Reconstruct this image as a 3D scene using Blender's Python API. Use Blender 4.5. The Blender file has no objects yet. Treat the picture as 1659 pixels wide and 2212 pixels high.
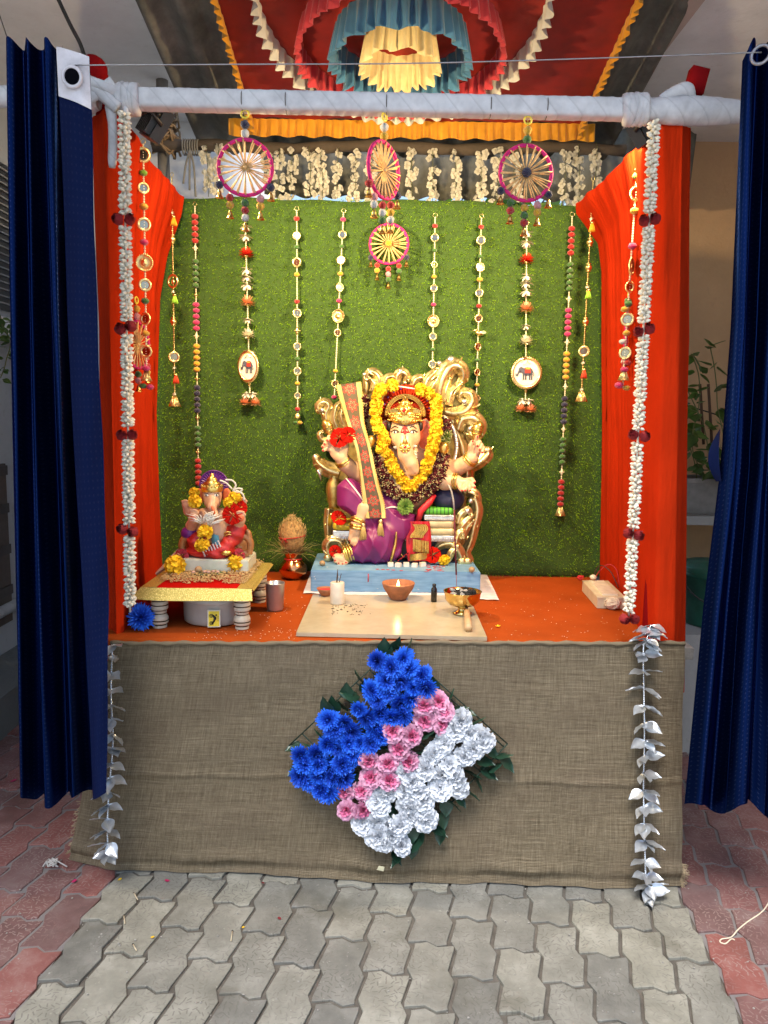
import bpy, bmesh, math, random
import numpy as np
from mathutils import Vector, Matrix, Quaternion
random.seed(7); np.random.seed(7)
R = math.radians
SC = bpy.context.scene
COL = SC.collection
# ---------------------------------------------------------------- camera
CAM_Z = 1.5; PITCH = R(7.4); ROLL = R(0.9); VW, VH, FOC = 1659.0, 2212.0, 1661.0
_F = Vector((0, math.cos(PITCH), -math.sin(PITCH))); _U0 = Vector((0, math.sin(PITCH), math.cos(PITCH))); _R0 = Vector((1, 0, 0))
_R = _R0*math.cos(ROLL)+_U0*math.sin(ROLL); _U = _U0*math.cos(ROLL)-_R0*math.sin(ROLL)
CAM = Vector((0, 0, CAM_Z))
cd = bpy.data.cameras.new('camera'); cam = bpy.data.objects.new('camera', cd); COL.objects.link(cam)
cam.matrix_world = Matrix.Translation(CAM) @ Matrix((( _R.x, _U.x, -_F.x), (_R.y, _U.y, -_F.y), (_R.z, _U.z, -_F.z))).to_4x4()
cd.sensor_fit = 'VERTICAL'; cd.sensor_height = 24; cd.lens = 24*FOC/VH; cd.clip_start = .05; cd.clip_end = 500
SC.camera = cam
# ---------------------------------------------------------------- sky, sun, exposure
SUN_EL, SUN_AZ = R(62), R(200)     # high, behind the camera
w = bpy.data.worlds.new('World'); SC.world = w; w.use_nodes = True
nt = w.node_tree; bg = nt.nodes['Background']; sky = nt.nodes.new('ShaderNodeTexSky')
sky.sky_type = 'NISHITA'; sky.sun_disc = False; sky.sun_elevation = SUN_EL; sky.sun_rotation = SUN_AZ
sky.air_density = 1.2; sky.dust_density = 1.5; sky.ozone_density = 1.0
nt.links.new(sky.outputs[0], bg.inputs[0]); bg.inputs[1].default_value = 0.15
sl = bpy.data.lights.new('sun', 'SUN'); sl.energy = 2.4; sl.angle = R(25); sl.color = (1, .975, .94)
so = bpy.data.objects.new('sun', sl); COL.objects.link(so)
_sd = Vector((math.sin(SUN_AZ)*math.cos(SUN_EL), math.cos(SUN_AZ)*math.cos(SUN_EL), math.sin(SUN_EL)))
so.rotation_euler = (-_sd).to_track_quat('-Z', 'Y').to_euler()
SC.view_settings.view_transform = 'Standard'; SC.view_settings.look = 'None'
SC.view_settings.exposure = 0.9; SC.view_settings.gamma = 1.0; SC.view_settings.use_curve_mapping = False
SC.render.engine = 'CYCLES'; SC.cycles.use_denoising = True; SC.cycles.max_bounces = 5; SC.cycles.diffuse_bounces = 3; SC.cycles.glossy_bounces = 3; SC.cycles.use_adaptive_sampling = True; SC.cycles.adaptive_threshold = .03; SC.cycles.caustics_reflective = False; SC.cycles.caustics_refractive = False; SC.cycles.sample_clamp_indirect = 6
FLOOD_W = 15.0; FLOOD_COL = (1.0, .74, .40)
# ---------------------------------------------------------------- picture point -> place helpers
def ray(px, py):
    return (_F*FOC + _R*(px-VW/2) + _U*(VH/2-py))
def P(px, py, Y):                       # the point seen at px,py that stands at depth Y
    d = ray(px, py); return CAM + d*(Y/d.y)
def PZ(px, py, Z):                      # ... that lies on height Z
    d = ray(px, py); return CAM + d*((Z-CAM_Z)/d.z)
def pxm(p):                             # picture px per metre at a point
    return FOC/((Vector(p)-CAM).dot(_F))
V = Vector
# ---------------------------------------------------------------- objects
def link(name, me, parent=None, loc=None, rot=None, scale=None):
    o = bpy.data.objects.new(name, me); COL.objects.link(o)
    if loc is not None: o.location = loc
    if rot is not None: o.rotation_euler = rot
    if scale is not None: o.scale = scale if hasattr(scale, '__len__') else (scale,)*3
    if parent is not None:
        o.parent = parent
        if parent.get('_abs'): o.matrix_parent_inverse = Matrix.Translation(-V(parent['_base']))
    return o
def thing(name, label, cat, loc=(0, 0, 0), group=None, absolute=True, rot=None):
    """an Empty at the thing's base; with absolute=True its parts are given in world coordinates"""
    o = bpy.data.objects.new(name, None); COL.objects.link(o); o.location = loc; o.empty_display_size = .05
    if rot is not None: o.rotation_euler = rot
    o['label'] = label; o['category'] = cat
    if group: o['group'] = group
    if absolute: o['_abs'] = 1; o['_base'] = tuple(loc)
    return o
def tag(o, label, cat, group=None):
    o['label'] = label; o['category'] = cat
    if group: o['group'] = group
    return o
def struct(o): o['kind'] = 'structure'; return o
def stuff(o): o['kind'] = 'stuff'; return o

class MB:
    def __init__(s): s.v = []; s.f = []; s.m = []; s.uv = None
    def add(s, vs, fs, m=0):
        b = len(s.v); s.v.extend([tuple(x) for x in vs])
        for f in fs: s.f.append(tuple(i+b for i in f)); s.m.append(m)
        return s
    def box(s, c, sz, rot=None, m=0):
        hx, hy, hz = sz[0]/2, sz[1]/2, sz[2]/2; c = V(c)
        vs = [V((x, y, z)) for x in (-hx, hx) for y in (-hy, hy) for z in (-hz, hz)]
        if rot is not None: vs = [rot @ q for q in vs]
        return s.add([c+q for q in vs], [(0, 1, 3, 2), (4, 6, 7, 5), (0, 4, 5, 1), (2, 3, 7, 6), (0, 2, 6, 4), (1, 5, 7, 3)], m)
    def tube(s, pts, r, n=8, cap=True, m=0, sq=None, closed=False, flute=0):
        pts = [V(p) for p in pts]; k = len(pts)
        rs = [r]*k if not hasattr(r, '__len__') else list(r)
        vs = []; up = None
        for i, p in enumerate(pts):
            if closed: t = pts[(i+1) % k]-pts[i-1]
            else: t = pts[min(i+1, k-1)]-pts[max(i-1, 0)]
            if t.length < 1e-9: t = V((0, 0, 1))
            t.normalize()
            if up is None:
                up = V((0, -1, 0)) if abs(t.y) < .9 else V((1, 0, 0))
            up = (up - t*up.dot(t));
            if up.length < 1e-6: up = t.orthogonal()
            up.normalize(); sd = t.cross(up)
            for j in range(n):
                a = 2*math.pi*j/n
                vs.append(p + (sd*math.cos(a)*(sq or 1) + up*math.sin(a))*(rs[i]*(1+flute*math.cos(4*a))))
        fs = []
        for i in range(k if closed else k-1):
            i2 = (i+1) % k
            for j in range(n):
                fs.append((i*n+j, i*n+(j+1) % n, i2*n+(j+1) % n, i2*n+j))
        if cap and not closed:
            fs.append(tuple(range(n-1, -1, -1))); fs.append(tuple((k-1)*n+j for j in range(n)))
        return s.add(vs, fs, m)
    def lathe(s, prof, c=(0, 0, 0), n=20, M=None, m=0, cap=False):
        c = V(c); vs = []; k = len(prof)
        for r, z in prof:
            for j in range(n):
                a = 2*math.pi*j/n; q = V((r*math.cos(a), r*math.sin(a), z))
                if M is not None: q = M @ q
                vs.append(c+q)
        fs = [(i*n+j, i*n+(j+1) % n, (i+1)*n+(j+1) % n, (i+1)*n+j) for i in range(k-1) for j in range(n)]
        if cap: fs.append(tuple(range(n-1, -1, -1))); fs.append(tuple((k-1)*n+j for j in range(n)))
        return s.add(vs, fs, m)
    def ell(s, c, r, n=10, k=7, M=None, m=0):
        if not hasattr(r, '__len__'): r = (r, r, r)
        c = V(c); vs = [V((0, 0, -r[2]))]
        for i in range(1, k):
            ph = -math.pi/2+math.pi*i/k
            for j in range(n):
                a = 2*math.pi*j/n; vs.append(V((r[0]*math.cos(ph)*math.cos(a), r[1]*math.cos(ph)*math.sin(a), r[2]*math.sin(ph))))
        vs.append(V((0, 0, r[2]))); T = len(vs)-1; fs = []
        for j in range(n):
            fs.append((0, 1+(j+1) % n, 1+j)); fs.append((T, 1+(k-2)*n+j, 1+(k-2)*n+(j+1) % n))
        for i in range(k-2):
            for j in range(n):
                a = 1+i*n+j; b = 1+i*n+(j+1) % n; fs.append((a, b, b+n, a+n))
        if M is not None: vs = [M @ q for q in vs]
        return s.add([c+q for q in vs], fs, m)
    def torus(s, c, Rr, r, M=None, n=24, k=8, m=0, a0=0, a1=None, sx=1):
        pts = []; full = a1 is None; N = n if full else n+1
        for j in range(N):
            a = a0 + (2*math.pi if full else a1-a0)*j/n
            q = V((Rr*math.cos(a)*sx, 0, Rr*math.sin(a)))
            if M is not None: q = M @ q
            pts.append(V(c)+q)
        return s.tube(pts, r, k, m=m, closed=full)
    def grid(s, fn, nu, nv, m=0, uv=False, cu=False):
        b = len(s.v)
        us = [i/nu for i in range(nu+1)]; vv = [j/nv for j in range(nv+1)]
        vs = [fn(u, v_) for v_ in vv for u in us]
        fs = [(j*(nu+1)+i, j*(nu+1)+i+1, (j+1)*(nu+1)+i+1, (j+1)*(nu+1)+i) for j in range(nv) for i in range(nu)]
        if uv:
            if s.uv is None: s.uv = {}
            for j, v_ in enumerate(vv):
                for i, u in enumerate(us): s.uv[b+j*(nu+1)+i] = (u, v_)
        return s.add(vs, fs, m)
    def mesh(s, name, mats, smooth=True):
        me = bpy.data.meshes.new(name); me.from_pydata(s.v, [], s.f)
        if not isinstance(mats, (list, tuple)): mats = [mats]
        for mt in mats: me.materials.append(mt)
        if len(mats) > 1: me.polygons.foreach_set('material_index', s.m)
        if smooth: me.polygons.foreach_set('use_smooth', [True]*len(s.f))
        if s.uv is not None:
            l = me.uv_layers.new(name='UVMap'); arr = np.zeros((len(me.loops), 2), 'f')
            vi = np.zeros(len(me.loops), 'i'); me.loops.foreach_get('vertex_index', vi)
            uvv = np.zeros((len(s.v), 2), 'f')
            for k, q in s.uv.items(): uvv[k] = q
            l.data.foreach_set('uv', uvv[vi].ravel())
        me.update(); return me
    def build(s, name, mats, parent=None, smooth=True, **k):
        return link(name, s.mesh(name, mats, smooth), parent, **k)
    def weld(s): return s

def spl(pts, n):
    """Catmull-Rom through points (Vectors or tuples of any length), n samples per span"""
    P_ = [np.array(p, float) for p in pts]; out = []
    for i in range(len(P_)-1):
        p0 = P_[max(i-1, 0)]; p1 = P_[i]; p2 = P_[i+1]; p3 = P_[min(i+2, len(P_)-1)]
        for k in range(n):
            t = k/n; out.append(.5*((2*p1)+(-p0+p2)*t+(2*p0-5*p1+4*p2-p3)*t*t+(-p0+3*p1-3*p2+p3)*t**3))
    out.append(P_[-1]); return out
def interp(tab, y):
    """piecewise-linear lookup in [(y, value), ...]"""
    if y <= tab[0][0]: return tab[0][1]
    for (a, b), (c, d) in zip(tab, tab[1:]):
        if y <= c: return b+(d-b)*(y-a)/(c-a)
    return tab[-1][1]
def rnd(a, b): return random.uniform(a, b)
def rotm(axis, ang): return Matrix.Rotation(ang, 3, axis)
def face_to(d, roll=0):
    """3x3 whose local +Z points along d"""
    q = V(d).to_track_quat('Z', 'Y').to_matrix()
    return q @ Matrix.Rotation(roll, 3, 'Z')

# ---------------------------------------------------------------- surface nets (for carved / cast shapes)
def snet(fn, lo, hi, h):
    lo = np.array(lo); hi = np.array(hi); n = np.ceil((hi-lo)/h).astype(int)+1
    ax = [lo[i]+h*np.arange(n[i]) for i in range(3)]
    X, Y, Z = np.meshgrid(*ax, indexing='ij'); D = fn(X, Y, Z)
    S = D < 0
    cnt = np.zeros(tuple(n-1), int); acc = np.zeros(tuple(n-1)+(3,))
    G = np.stack([X, Y, Z], -1)
    off = [(i, j, k) for i in (0, 1) for j in (0, 1) for k in (0, 1)]
    def sub(A, o): return A[o[0]:n[0]-1+o[0], o[1]:n[1]-1+o[1], o[2]:n[2]-1+o[2]]
    for a in off:
        for b in off:
            if b <= a or sum(abs(p-q) for p, q in zip(a, b)) != 1: continue
            da, db = sub(D, a), sub(D, b); cr = (da < 0) != (db < 0)
            den = np.where(cr, da-db, 1); t = np.where(cr, da/den, 0)[..., None]
            acc += np.where(cr[..., None], sub(G, a)*(1-t)+sub(G, b)*t, 0); cnt += cr
    act = cnt > 0; idx = -np.ones(cnt.shape, int); idx[act] = np.arange(act.sum())
    verts = acc[act]/cnt[act][:, None]; faces = []
    for d in range(3):
        e = [0, 0, 0]; e[d] = 1
        sl0 = [slice(1, n[i]-1) if i != d else slice(0, n[i]-1) for i in range(3)]
        sl1 = [slice(1, n[i]-1) if i != d else slice(1, n[i]) for i in range(3)]
        s0 = S[tuple(sl0)]; s1 = S[tuple(sl1)]; cr = s0 != s1
        I = np.argwhere(cr); I = I+np.array([1 if i != d else 0 for i in range(3)])
        u, v = [(1, 2), (2, 0), (0, 1)][d]
        def c(du, dv):
            J = I.copy(); J[:, u] -= du; J[:, v] -= dv; return idx[J[:, 0], J[:, 1], J[:, 2]]
        q = np.stack([c(1, 1), c(0, 1), c(0, 0), c(1, 0)], 1)
        fl = s1[cr]; q[fl] = q[fl][:, ::-1]; faces.append(q)
    return verts, np.concatenate(faces)
def smin(a, b, k):
    h = np.clip(.5+.5*(b-a)/k, 0, 1); return b*(1-h)+a*h-k*h*(1-h)
def s_cap(a, b, ra, rb):
    a = np.array(a, float); b = np.array(b, float); ba = b-a; L = ba@ba
    def f(X, Y, Z):
        px, py, pz = X-a[0], Y-a[1], Z-a[2]
        t = np.clip((px*ba[0]+py*ba[1]+pz*ba[2])/L, 0, 1)
        return np.sqrt((px-ba[0]*t)**2+(py-ba[1]*t)**2+(pz-ba[2]*t)**2)-(ra+(rb-ra)*t)
    return f
def s_ell(c, r, M=None):
    c = np.array(c, float); r = np.array(r, float); Mi = None if M is None else np.array(M.transposed())
    def f(X, Y, Z):
        p = np.stack([X-c[0], Y-c[1], Z-c[2]], -1)
        if Mi is not None: p = p@Mi.T
        k0 = np.sqrt(((p/r)**2).sum(-1)); k1 = np.sqrt(((p/(r*r))**2).sum(-1))+1e-9
        return k0*(k0-1)/k1
    return f
def s_join(fs, k):
    def f(X, Y, Z):
        d = fs[0](X, Y, Z)
        for g in fs[1:]: d = smin(d, g(X, Y, Z), k)
        return d
    return f
def sdf_obj(name, fn, lo, hi, h, mat, parent):
    v, f = snet(fn, lo, hi, h)
    me = bpy.data.meshes.new(name); me.from_pydata(v.tolist(), [], f.tolist()); me.materials.append(mat)
    me.polygons.foreach_set('use_smooth', [True]*len(f)); me.update()
    return link(name, me, parent)
def on_surf(fn, px, py, Y0, step=.003, lift=0.0):
    """first point of the solid fn met along the view ray through px,py, starting at depth Y0"""
    d = ray(px, py); d = d/d.y; y = Y0
    for i in range(400):
        p = CAM+d*y
        v = float(fn(np.array(p.x), np.array(p.y), np.array(p.z)))
        if v < .0004: break
        y += max(min(v, .01), .0004)
    e = .002; g = []
    for a in range(3):
        q = V(p); q[a] += e; r_ = V(p); r_[a] -= e
        g.append(float(fn(*[np.array(t) for t in q]))-float(fn(*[np.array(t) for t in r_])))
    nrm = V(g).normalized(); return p+nrm*lift, nrm

# ---------------------------------------------------------------- materials
MATS = {}
class NT:
    def __init__(s, name):
        s.m = bpy.data.materials.new(name); s.m.use_nodes = True; s.t = s.m.node_tree; s.n = s.t.nodes
        s.b = s.n['Principled BSDF']; s.out = s.n['Material Output']; MATS[name] = s.m
    def new(s, typ, **kw):
        q = s.n.new(typ)
        for k, v in kw.items(): setattr(q, k, v)
        return q
    def ln(s, a, b): s.t.links.new(a, b)
    def coord(s, kind='Object'): return s.new('ShaderNodeTexCoord').outputs[kind]
    def mapping(s, vec, scale=(1, 1, 1), rot=(0, 0, 0)):
        q = s.new('ShaderNodeMapping'); s.ln(vec, q.inputs[0]); q.inputs['Scale'].default_value = scale; q.inputs['Rotation'].default_value = rot; return q.outputs[0]
    def noise(s, vec=None, scale=5, detail=4, rough=.55):
        q = s.new('ShaderNodeTexNoise'); q.inputs['Scale'].default_value = scale; q.inputs['Detail'].default_value = detail; q.inputs['Roughness'].default_value = rough
        if vec is not None: s.ln(vec, q.inputs['Vector'])
        return q.outputs['Fac']
    def ramp(s, fac, stops, interp='LINEAR'):
        q = s.new('ShaderNodeValToRGB'); e = q.color_ramp.elements; q.color_ramp.interpolation = interp
        while len(e) < len(stops): e.new(.5)
        for el, (p, c) in zip(e, stops): el.position = p; el.color = (*c, 1) if len(c) == 3 else c
        s.ln(fac, q.inputs[0]); return q.outputs[0]
    def math(s, op, a, b=None, clamp=False):
        q = s.new('ShaderNodeMath', operation=op); q.use_clamp = clamp
        for i, x in enumerate((a, b)):
            if x is None: continue
            if isinstance(x, (int, float)): q.inputs[i].default_value = x
            else: s.ln(x, q.inputs[i])
        return q.outputs[0]
    def mix(s, fac, a, b, typ='MIX'):
        q = s.new('ShaderNodeMix', data_type='RGBA', blend_type=typ); q.clamp_factor = True
        for sock, x in ((q.inputs[0], fac), (q.inputs[6], a), (q.inputs[7], b)):
            if isinstance(x, (int, float)): sock.default_value = x
            elif isinstance(x, tuple): sock.default_value = (*x, 1) if len(x) == 3 else x
            else: s.ln(x, sock)
        return q.outputs[2]
    def bump(s, h, strength=.3, dist=.01, normal=None):
        q = s.new('ShaderNodeBump'); q.inputs['Strength'].default_value = strength; q.inputs['Distance'].default_value = dist
        s.ln(h, q.inputs['Height'])
        if normal is not None: s.ln(normal, q.inputs['Normal'])
        s.ln(q.outputs[0], s.b.inputs['Normal']); return q.outputs[0]
    def set(s, **kw):
        for k, v in kw.items():
            i = s.b.inputs[k.replace('_', ' ')]
            if hasattr(v, 'is_linked'): s.ln(v, i)
            else: i.default_value = (*v, 1) if isinstance(v, tuple) and len(v) == 3 else v
        return s
def mat(name, col, rough=.6, metal=0.0, var=.15, vs=30, bump=0.0, bs=120, spec=.5, sheen=0.0, trans=0.0, rand=0.0, **kw):
    """one plain-coloured material with uneven tone and fine relief"""
    if name in MATS: return MATS[name]
    t = NT(name); co = t.coord('Object')
    nf = t.noise(co, vs, 5); dark = tuple(c*(1-var) for c in col); lite = tuple(min(1, c*(1+var)) for c in col)
    c = t.ramp(nf, [(.3, dark), (.7, lite)])
    if rand:
        oi = t.new('ShaderNodeObjectInfo').outputs['Random']; h = t.new('ShaderNodeHueSaturation')
        t.ln(c, h.inputs['Color']); t.ln(t.math('ADD', t.math('MULTIPLY', oi, rand), 1-rand*.5), h.inputs['Value']); c = h.outputs[0]
    t.set(Base_Color=c, Roughness=rough, Metallic=metal); t.b.inputs['Specular IOR Level'].default_value = spec
    if sheen: t.b.inputs['Sheen Weight'].default_value = sheen
    if trans: t.b.inputs['Transmission Weight'].default_value = trans
    if bump: t.bump(t.noise(co, bs, 4), bump, .004)
    for k, v in kw.items(): t.b.inputs[k.replace('_', ' ')].default_value = v
    return t.m
def translucent(m, col, fac=.35):
    """mix some light passing through into a thin-sheet material"""
    t = m.node_tree; b = t.nodes['Principled BSDF']; o = t.nodes['Material Output']
    tr = t.nodes.new('ShaderNodeBsdfTranslucent'); tr.inputs[0].default_value = (*col, 1); mx = t.nodes.new('ShaderNodeMixShader'); mx.inputs[0].default_value = fac
    t.links.new(b.outputs[0], mx.inputs[1]); t.links.new(tr.outputs[0], mx.inputs[2]); t.links.new(mx.outputs[0], o.inputs[0]); return m
# ================================================================ SETTING
def wpos(t): return t.new('ShaderNodeNewGeometry').outputs['Position']
def paver_mat(name, base, lite, dashc, dfac):
    t = NT(name); p = wpos(t)
    n1 = t.noise(p, 9, 6, .65); n2 = t.noise(p, 70, 4, .7); n3 = t.noise(p, 2.3, 3)
    c = t.ramp(n1, [(.28, tuple(x*.72 for x in base)), (.5, base), (.75, lite)])
    oi = t.new('ShaderNodeObjectInfo').outputs['Random']
    hs = t.new('ShaderNodeHueSaturation'); t.ln(c, hs.inputs['Color']); t.ln(t.math('ADD', t.math('MULTIPLY', oi, .5), .75), hs.inputs['Value']); t.ln(t.math('ADD', t.math('MULTIPLY', oi, .4), .75), hs.inputs['Saturation'])
    c = hs.outputs[0]
    # short pressed dashes, each cell turned its own way
    vo = t.new('ShaderNodeTexVoronoi', feature='F1', voronoi_dimensions='2D'); vo.inputs['Scale'].default_value = 62; vo.inputs['Randomness'].default_value = .75
    t.ln(p, vo.inputs['Vector'])
    sc = t.new('ShaderNodeVectorMath', operation='SCALE'); t.ln(p, sc.inputs[0]); sc.inputs['Scale'].default_value = 62
    so_ = t.new('ShaderNodeVectorMath', operation='SCALE'); t.ln(vo.outputs['Position'], so_.inputs[0]); so_.inputs['Scale'].default_value = 62
    df = t.new('ShaderNodeVectorMath', operation='SUBTRACT'); t.ln(sc.outputs[0], df.inputs[0]); t.ln(so_.outputs[0], df.inputs[1])
    rt = t.new('ShaderNodeVectorRotate', rotation_type='Z_AXIS'); t.ln(df.outputs[0], rt.inputs['Vector'])
    sx = t.new('ShaderNodeSeparateXYZ'); t.ln(vo.outputs['Color'], sx.inputs[0]); t.ln(t.math('MULTIPLY', sx.outputs[0], 6.28), rt.inputs['Angle'])
    s2 = t.new('ShaderNodeSeparateXYZ'); t.ln(rt.outputs[0], s2.inputs[0])
    a = t.math('LESS_THAN', t.math('ABSOLUTE', s2.outputs[0]), .46); b = t.math('LESS_THAN', t.math('ABSOLUTE', s2.outputs[1]), .11)
    dash = t.math('MULTIPLY', t.math('MULTIPLY', a, b), t.ramp(t.noise(p, 5, 3), [(.38, (0, 0, 0)), (.6, (1, 1, 1))]))
    c = t.mix(t.math('MULTIPLY', dash, dfac), c, dashc)
    # old damp stains
    st = t.ramp(t.noise(p, 3.1, 5, .6), [(.56, (0, 0, 0)), (.68, (1, 1, 1))])
    c = t.mix(t.math('MULTIPLY', st, .55), c, tuple(x*.42 for x in (base[0]*1.05, base[1], base[2]*.85)))
    c = t.mix(t.math('MULTIPLY', t.ramp(n2, [(.62, (0, 0, 0)), (.72, (1, 1, 1))]), .35), c, tuple(min(1, x*1.5) for x in lite))
    t.set(Base_Color=c, Roughness=.85)
    h = t.math('ADD', t.math('MULTIPLY', n2, .6), t.math('MULTIPLY', dash, -.5)); t.bump(h, .35, .004); return t.m
M_PGREY = paver_mat('grey_paver', (.205, .196, .162), (.30, .288, .245), (.10, .094, .078), .55)
M_PRED = paver_mat('red_paver', (.185, .078, .068), (.235, .142, .128), (.30, .22, .20), .6)
def joint_mat():
    t = NT('joint_soil'); p = wpos(t); c = t.ramp(t.noise(p, 25, 5), [(.3, (.075, .066, .054)), (.7, (.135, .12, .10))]); t.set(Base_Color=c, Roughness=.95); t.bump(t.noise(p, 150, 3), .4, .004); return t.m
def plaster(name, base, dirt, fac=.5, sc=3):
    t = NT(name); p = wpos(t); n1 = t.noise(p, sc, 6, .65); n2 = t.noise(p, 26, 5, .6)
    c = t.ramp(n1, [(.35, tuple(x*.86 for x in base)), (.65, base)]); c = t.mix(t.math('MULTIPLY', t.ramp(n2, [(.6, (0, 0, 0)), (.75, (1, 1, 1))]), fac), c, dirt)
    t.set(Base_Color=c, Roughness=.8); t.bump(t.noise(p, 60, 4), .25, .006); return t.m
M_JOINT = joint_mat()
g = MB(); g.add([(-60, -60, -.0075), (60, -60, -.0075), (60, 60, -.0075), (-60, 60, -.0075)], [(0, 1, 2, 3)])
pavement = struct(g.build('pavement', M_JOINT))
g = MB(); g.add([(-40, -40, -.003), (40, -40, -.003), (40, .9, -.003), (-40, .9, -.003)], [(0, 1, 2, 3)])
yd = NT('yard_concrete'); yp = yd.new('ShaderNodeNewGeometry').outputs['Position']; yd.set(Base_Color=yd.ramp(yd.noise(yp, 3, 6), [(.3, (.36, .35, .34)), (.7, (.50, .49, .47))]), Roughness=.9); struct(g.build('bounce_ground', yd.m))  # pale unseen ground behind the camera, added to bounce light onto the ceilings
g = MB(); g.add([(-40, 5.2, -.006), (40, 5.2, -.006), (40, 40, -.006), (-40, 40, -.006)], [(0, 1, 2, 3)]); struct(g.build('back_yard', yd.m))
YAW = R(4.1); du = V((math.sin(YAW), math.cos(YAW), 0)); dv = V((math.cos(YAW), -math.sin(YAW), 0))
vL = PZ(237, 1905, 0).dot(dv); vR = PZ(1465, 1923, 0).dot(dv); NC = 15; PW = (vR-vL)/NC; PL = PW*2.02
def paver_outline(inset):
    a = -.0085; g_ = .0050+inset; pts = []
    def side(sgn, rev):
        L = []
        for k in range(2):
            u0 = -PL/2+k*PL/2
            L += [(u0+.006, -a), (u0+.036, a), (u0+PL/2-.006, -a)] if False else [(u0+.020, a), (u0+PL/2-.020, -a)]
        L = [(max(-PL/2+g_, min(PL/2-g_, u)), sgn*(PW/2-g_)+v) for u, v in L]
        L = [(-PL/2+g_, L[0][1]-(-.0)*sgn)]+L[0:]+[(PL/2-g_, L[-1][1]+.0)]
        return L[::-1] if rev else L
    right = side(1, False); left = side(-1, True)
    top = [(PL/2-g_-.009, PW*.15), (PL/2-g_+.009, -PW*.10)]
    bot = [(-PL/2+g_+.009, -PW*.10), (-PL/2+g_-.009, PW*.15)]
    return right+top+left+bot
def paver_mesh(name, m):
    o = paver_outline(0); i = paver_outline(.0018); n = len(o); b = MB()
    vs = [(u, v, -.013) for u, v in o]+[(u, v, -.0014) for u, v in o]+[(u, v, 0) for u, v in i]
    fs = [(n+k, n+(k+1) % n, 2*n+(k+1) % n, 2*n+k) for k in range(n)]+[(k, (k+1) % n, n+(k+1) % n, n+k) for k in range(n)]+[tuple(range(2*n, 3*n))]
    b.add([du*u+dv*v+V((0, 0, z)) for u, v, z in vs], [f[::-1] for f in fs]); me = b.mesh(name, m, False); return me
pm_g = paver_mesh('grey_paver', M_PGREY); pm_r = paver_mesh('red_paver', M_PRED)
def project(p):
    d = V(p)-CAM; z = d.dot(_F); return (VW/2+FOC*d.dot(_R)/z, VH/2-FOC*d.dot(_U)/z) if z > .05 else (9e9, 9e9)
u0 = PZ(829, 1973, 0).dot(du); far_b = MB(); npv = 0
for i in range(-12, NC+12):
    for j in range(-6, 16):
        c = du*(u0+(j+.5*(i % 2))*PL)+dv*(vL+(i+.5)*PW); c.z = rnd(-.0025, .0025)
        x, y = project(c)
        if c.y < .9 or c.y > 4.6 or abs(c.x) > 2.6: continue
        red = i < 0 or i >= NC
        if c.y > 2.55 and -.86 < c.x < .92: continue          # under the covered table
        if -45 < x < VW+45 and y < VH+60 and npv < 298:
            o = link('paver', pm_r if red else pm_g, pavement, loc=c, rot=(rnd(-.012, .012), rnd(-.012, .012), rnd(-.02, .02))); npv += 1
        else:
            src = pm_r if red else pm_g; b0 = len(far_b.v)
            far_b.add([v.co+c for v in src.vertices], [tuple(p.vertices) for p in src.polygons], 1 if red else 0)
MP = plaster('mortar', (.20, .18, .175), (.12, .11, .10), .5, 10)
for sgn, vv in ((-1, vL), (1, vR)):
    g = MB(); q = [dv*vv+du*.9, dv*vv+du*4.6, dv*(vv+sgn*1.8)+du*4.6, dv*(vv+sgn*1.8)+du*.9]; g.add([v+V((0, 0, -.0042)) for v in q], [(0, 1, 2, 3)] if sgn < 0 else [(3, 2, 1, 0)]); g.build('mortar_bed', MP, pavement, False)
fp = far_b.build('paver_field', [M_PGREY, M_PRED], pavement, False); stuff(fp)

# ---- walls and slabs of the passage
M_WHITE = plaster('white_plaster', (.87, .88, .90), (.5, .5, .5), .25); M_TAN = plaster('tan_plaster', (.56, .36, .20), (.40, .27, .17), .4)
M_OLD = plaster('old_plaster', (.50, .51, .52), (.30, .29, .27), .6); M_STONE = plaster('dark_stone', (.13, .14, .135), (.07, .075, .07), .6, 8); M_CEM = plaster('cement', (.34, .34, .33), (.2, .2, .19), .5, 6)
def bbox(name, lo, hi, m, parent=None, bev=0):
    b = MB(); lo = V(lo); hi = V(hi); b.box((lo+hi)/2, hi-lo); return b.build(name, m, parent, False)
def fullwall(name, x0, x1, y0, y1, z0, z1, m, label, cat='wall'):
    o = bbox(name, (x0, y0, z0), (x1, y1, z1), m); tag(o, label, cat); return o
fullwall('back_wall', -2.02, -.62, 4.63, 4.80, -.01, 3.12, M_WHITE, 'white plastered wall behind the left red drape, under the left ceiling slab')
fullwall('tan_wall', 1.06, 3.2, 4.63, 4.80, -.01, 3.12, M_TAN, 'tan painted wall behind the potted plant and green bucket')
rw = fullwall('added_right_wall', 2.6, 2.8, 1.5, 4.62, -.01, 3.05, M_TAN, 'unseen tan wall added at the right to darken the curtain reflections')  # out of view, added to cut side light and darken the curtains' reflections
lw = thing('side_wall', 'old grey plastered wall with barred window beyond the left curtain', 'wall', (-2.1, 3.6, 0))
bbox('wall_face', (-2.2, 1.5, -.01), (-2.02, 4.8, 3.12), M_OLD, lw)
fr_m = mat('window_bar', (.10, .10, .10), .5); wood_d = mat('brown_door', (.09, .06, .045), .6, vs=40)
wn = bbox('window', (-2.019, 3.55, 2.0), (-2.008, 4.42, 2.75), mat('window_dark', (.02, .02, .022), .3), lw)
for k in range(20):
    z = 2.03+k*.036; bbox('grille_bar', (-2.006, 3.57, z), (-1.998, 4.40, z+.007), mat('grille_metal', (.33, .33, .33), .5), wn)
for y in (3.57, 3.98, 4.38): bbox('grille_post', (-1.998, y, 2.0), (-1.985, y+.02, 2.75), mat('grille_metal', (.33, .33, .33), .5), wn)
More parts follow.
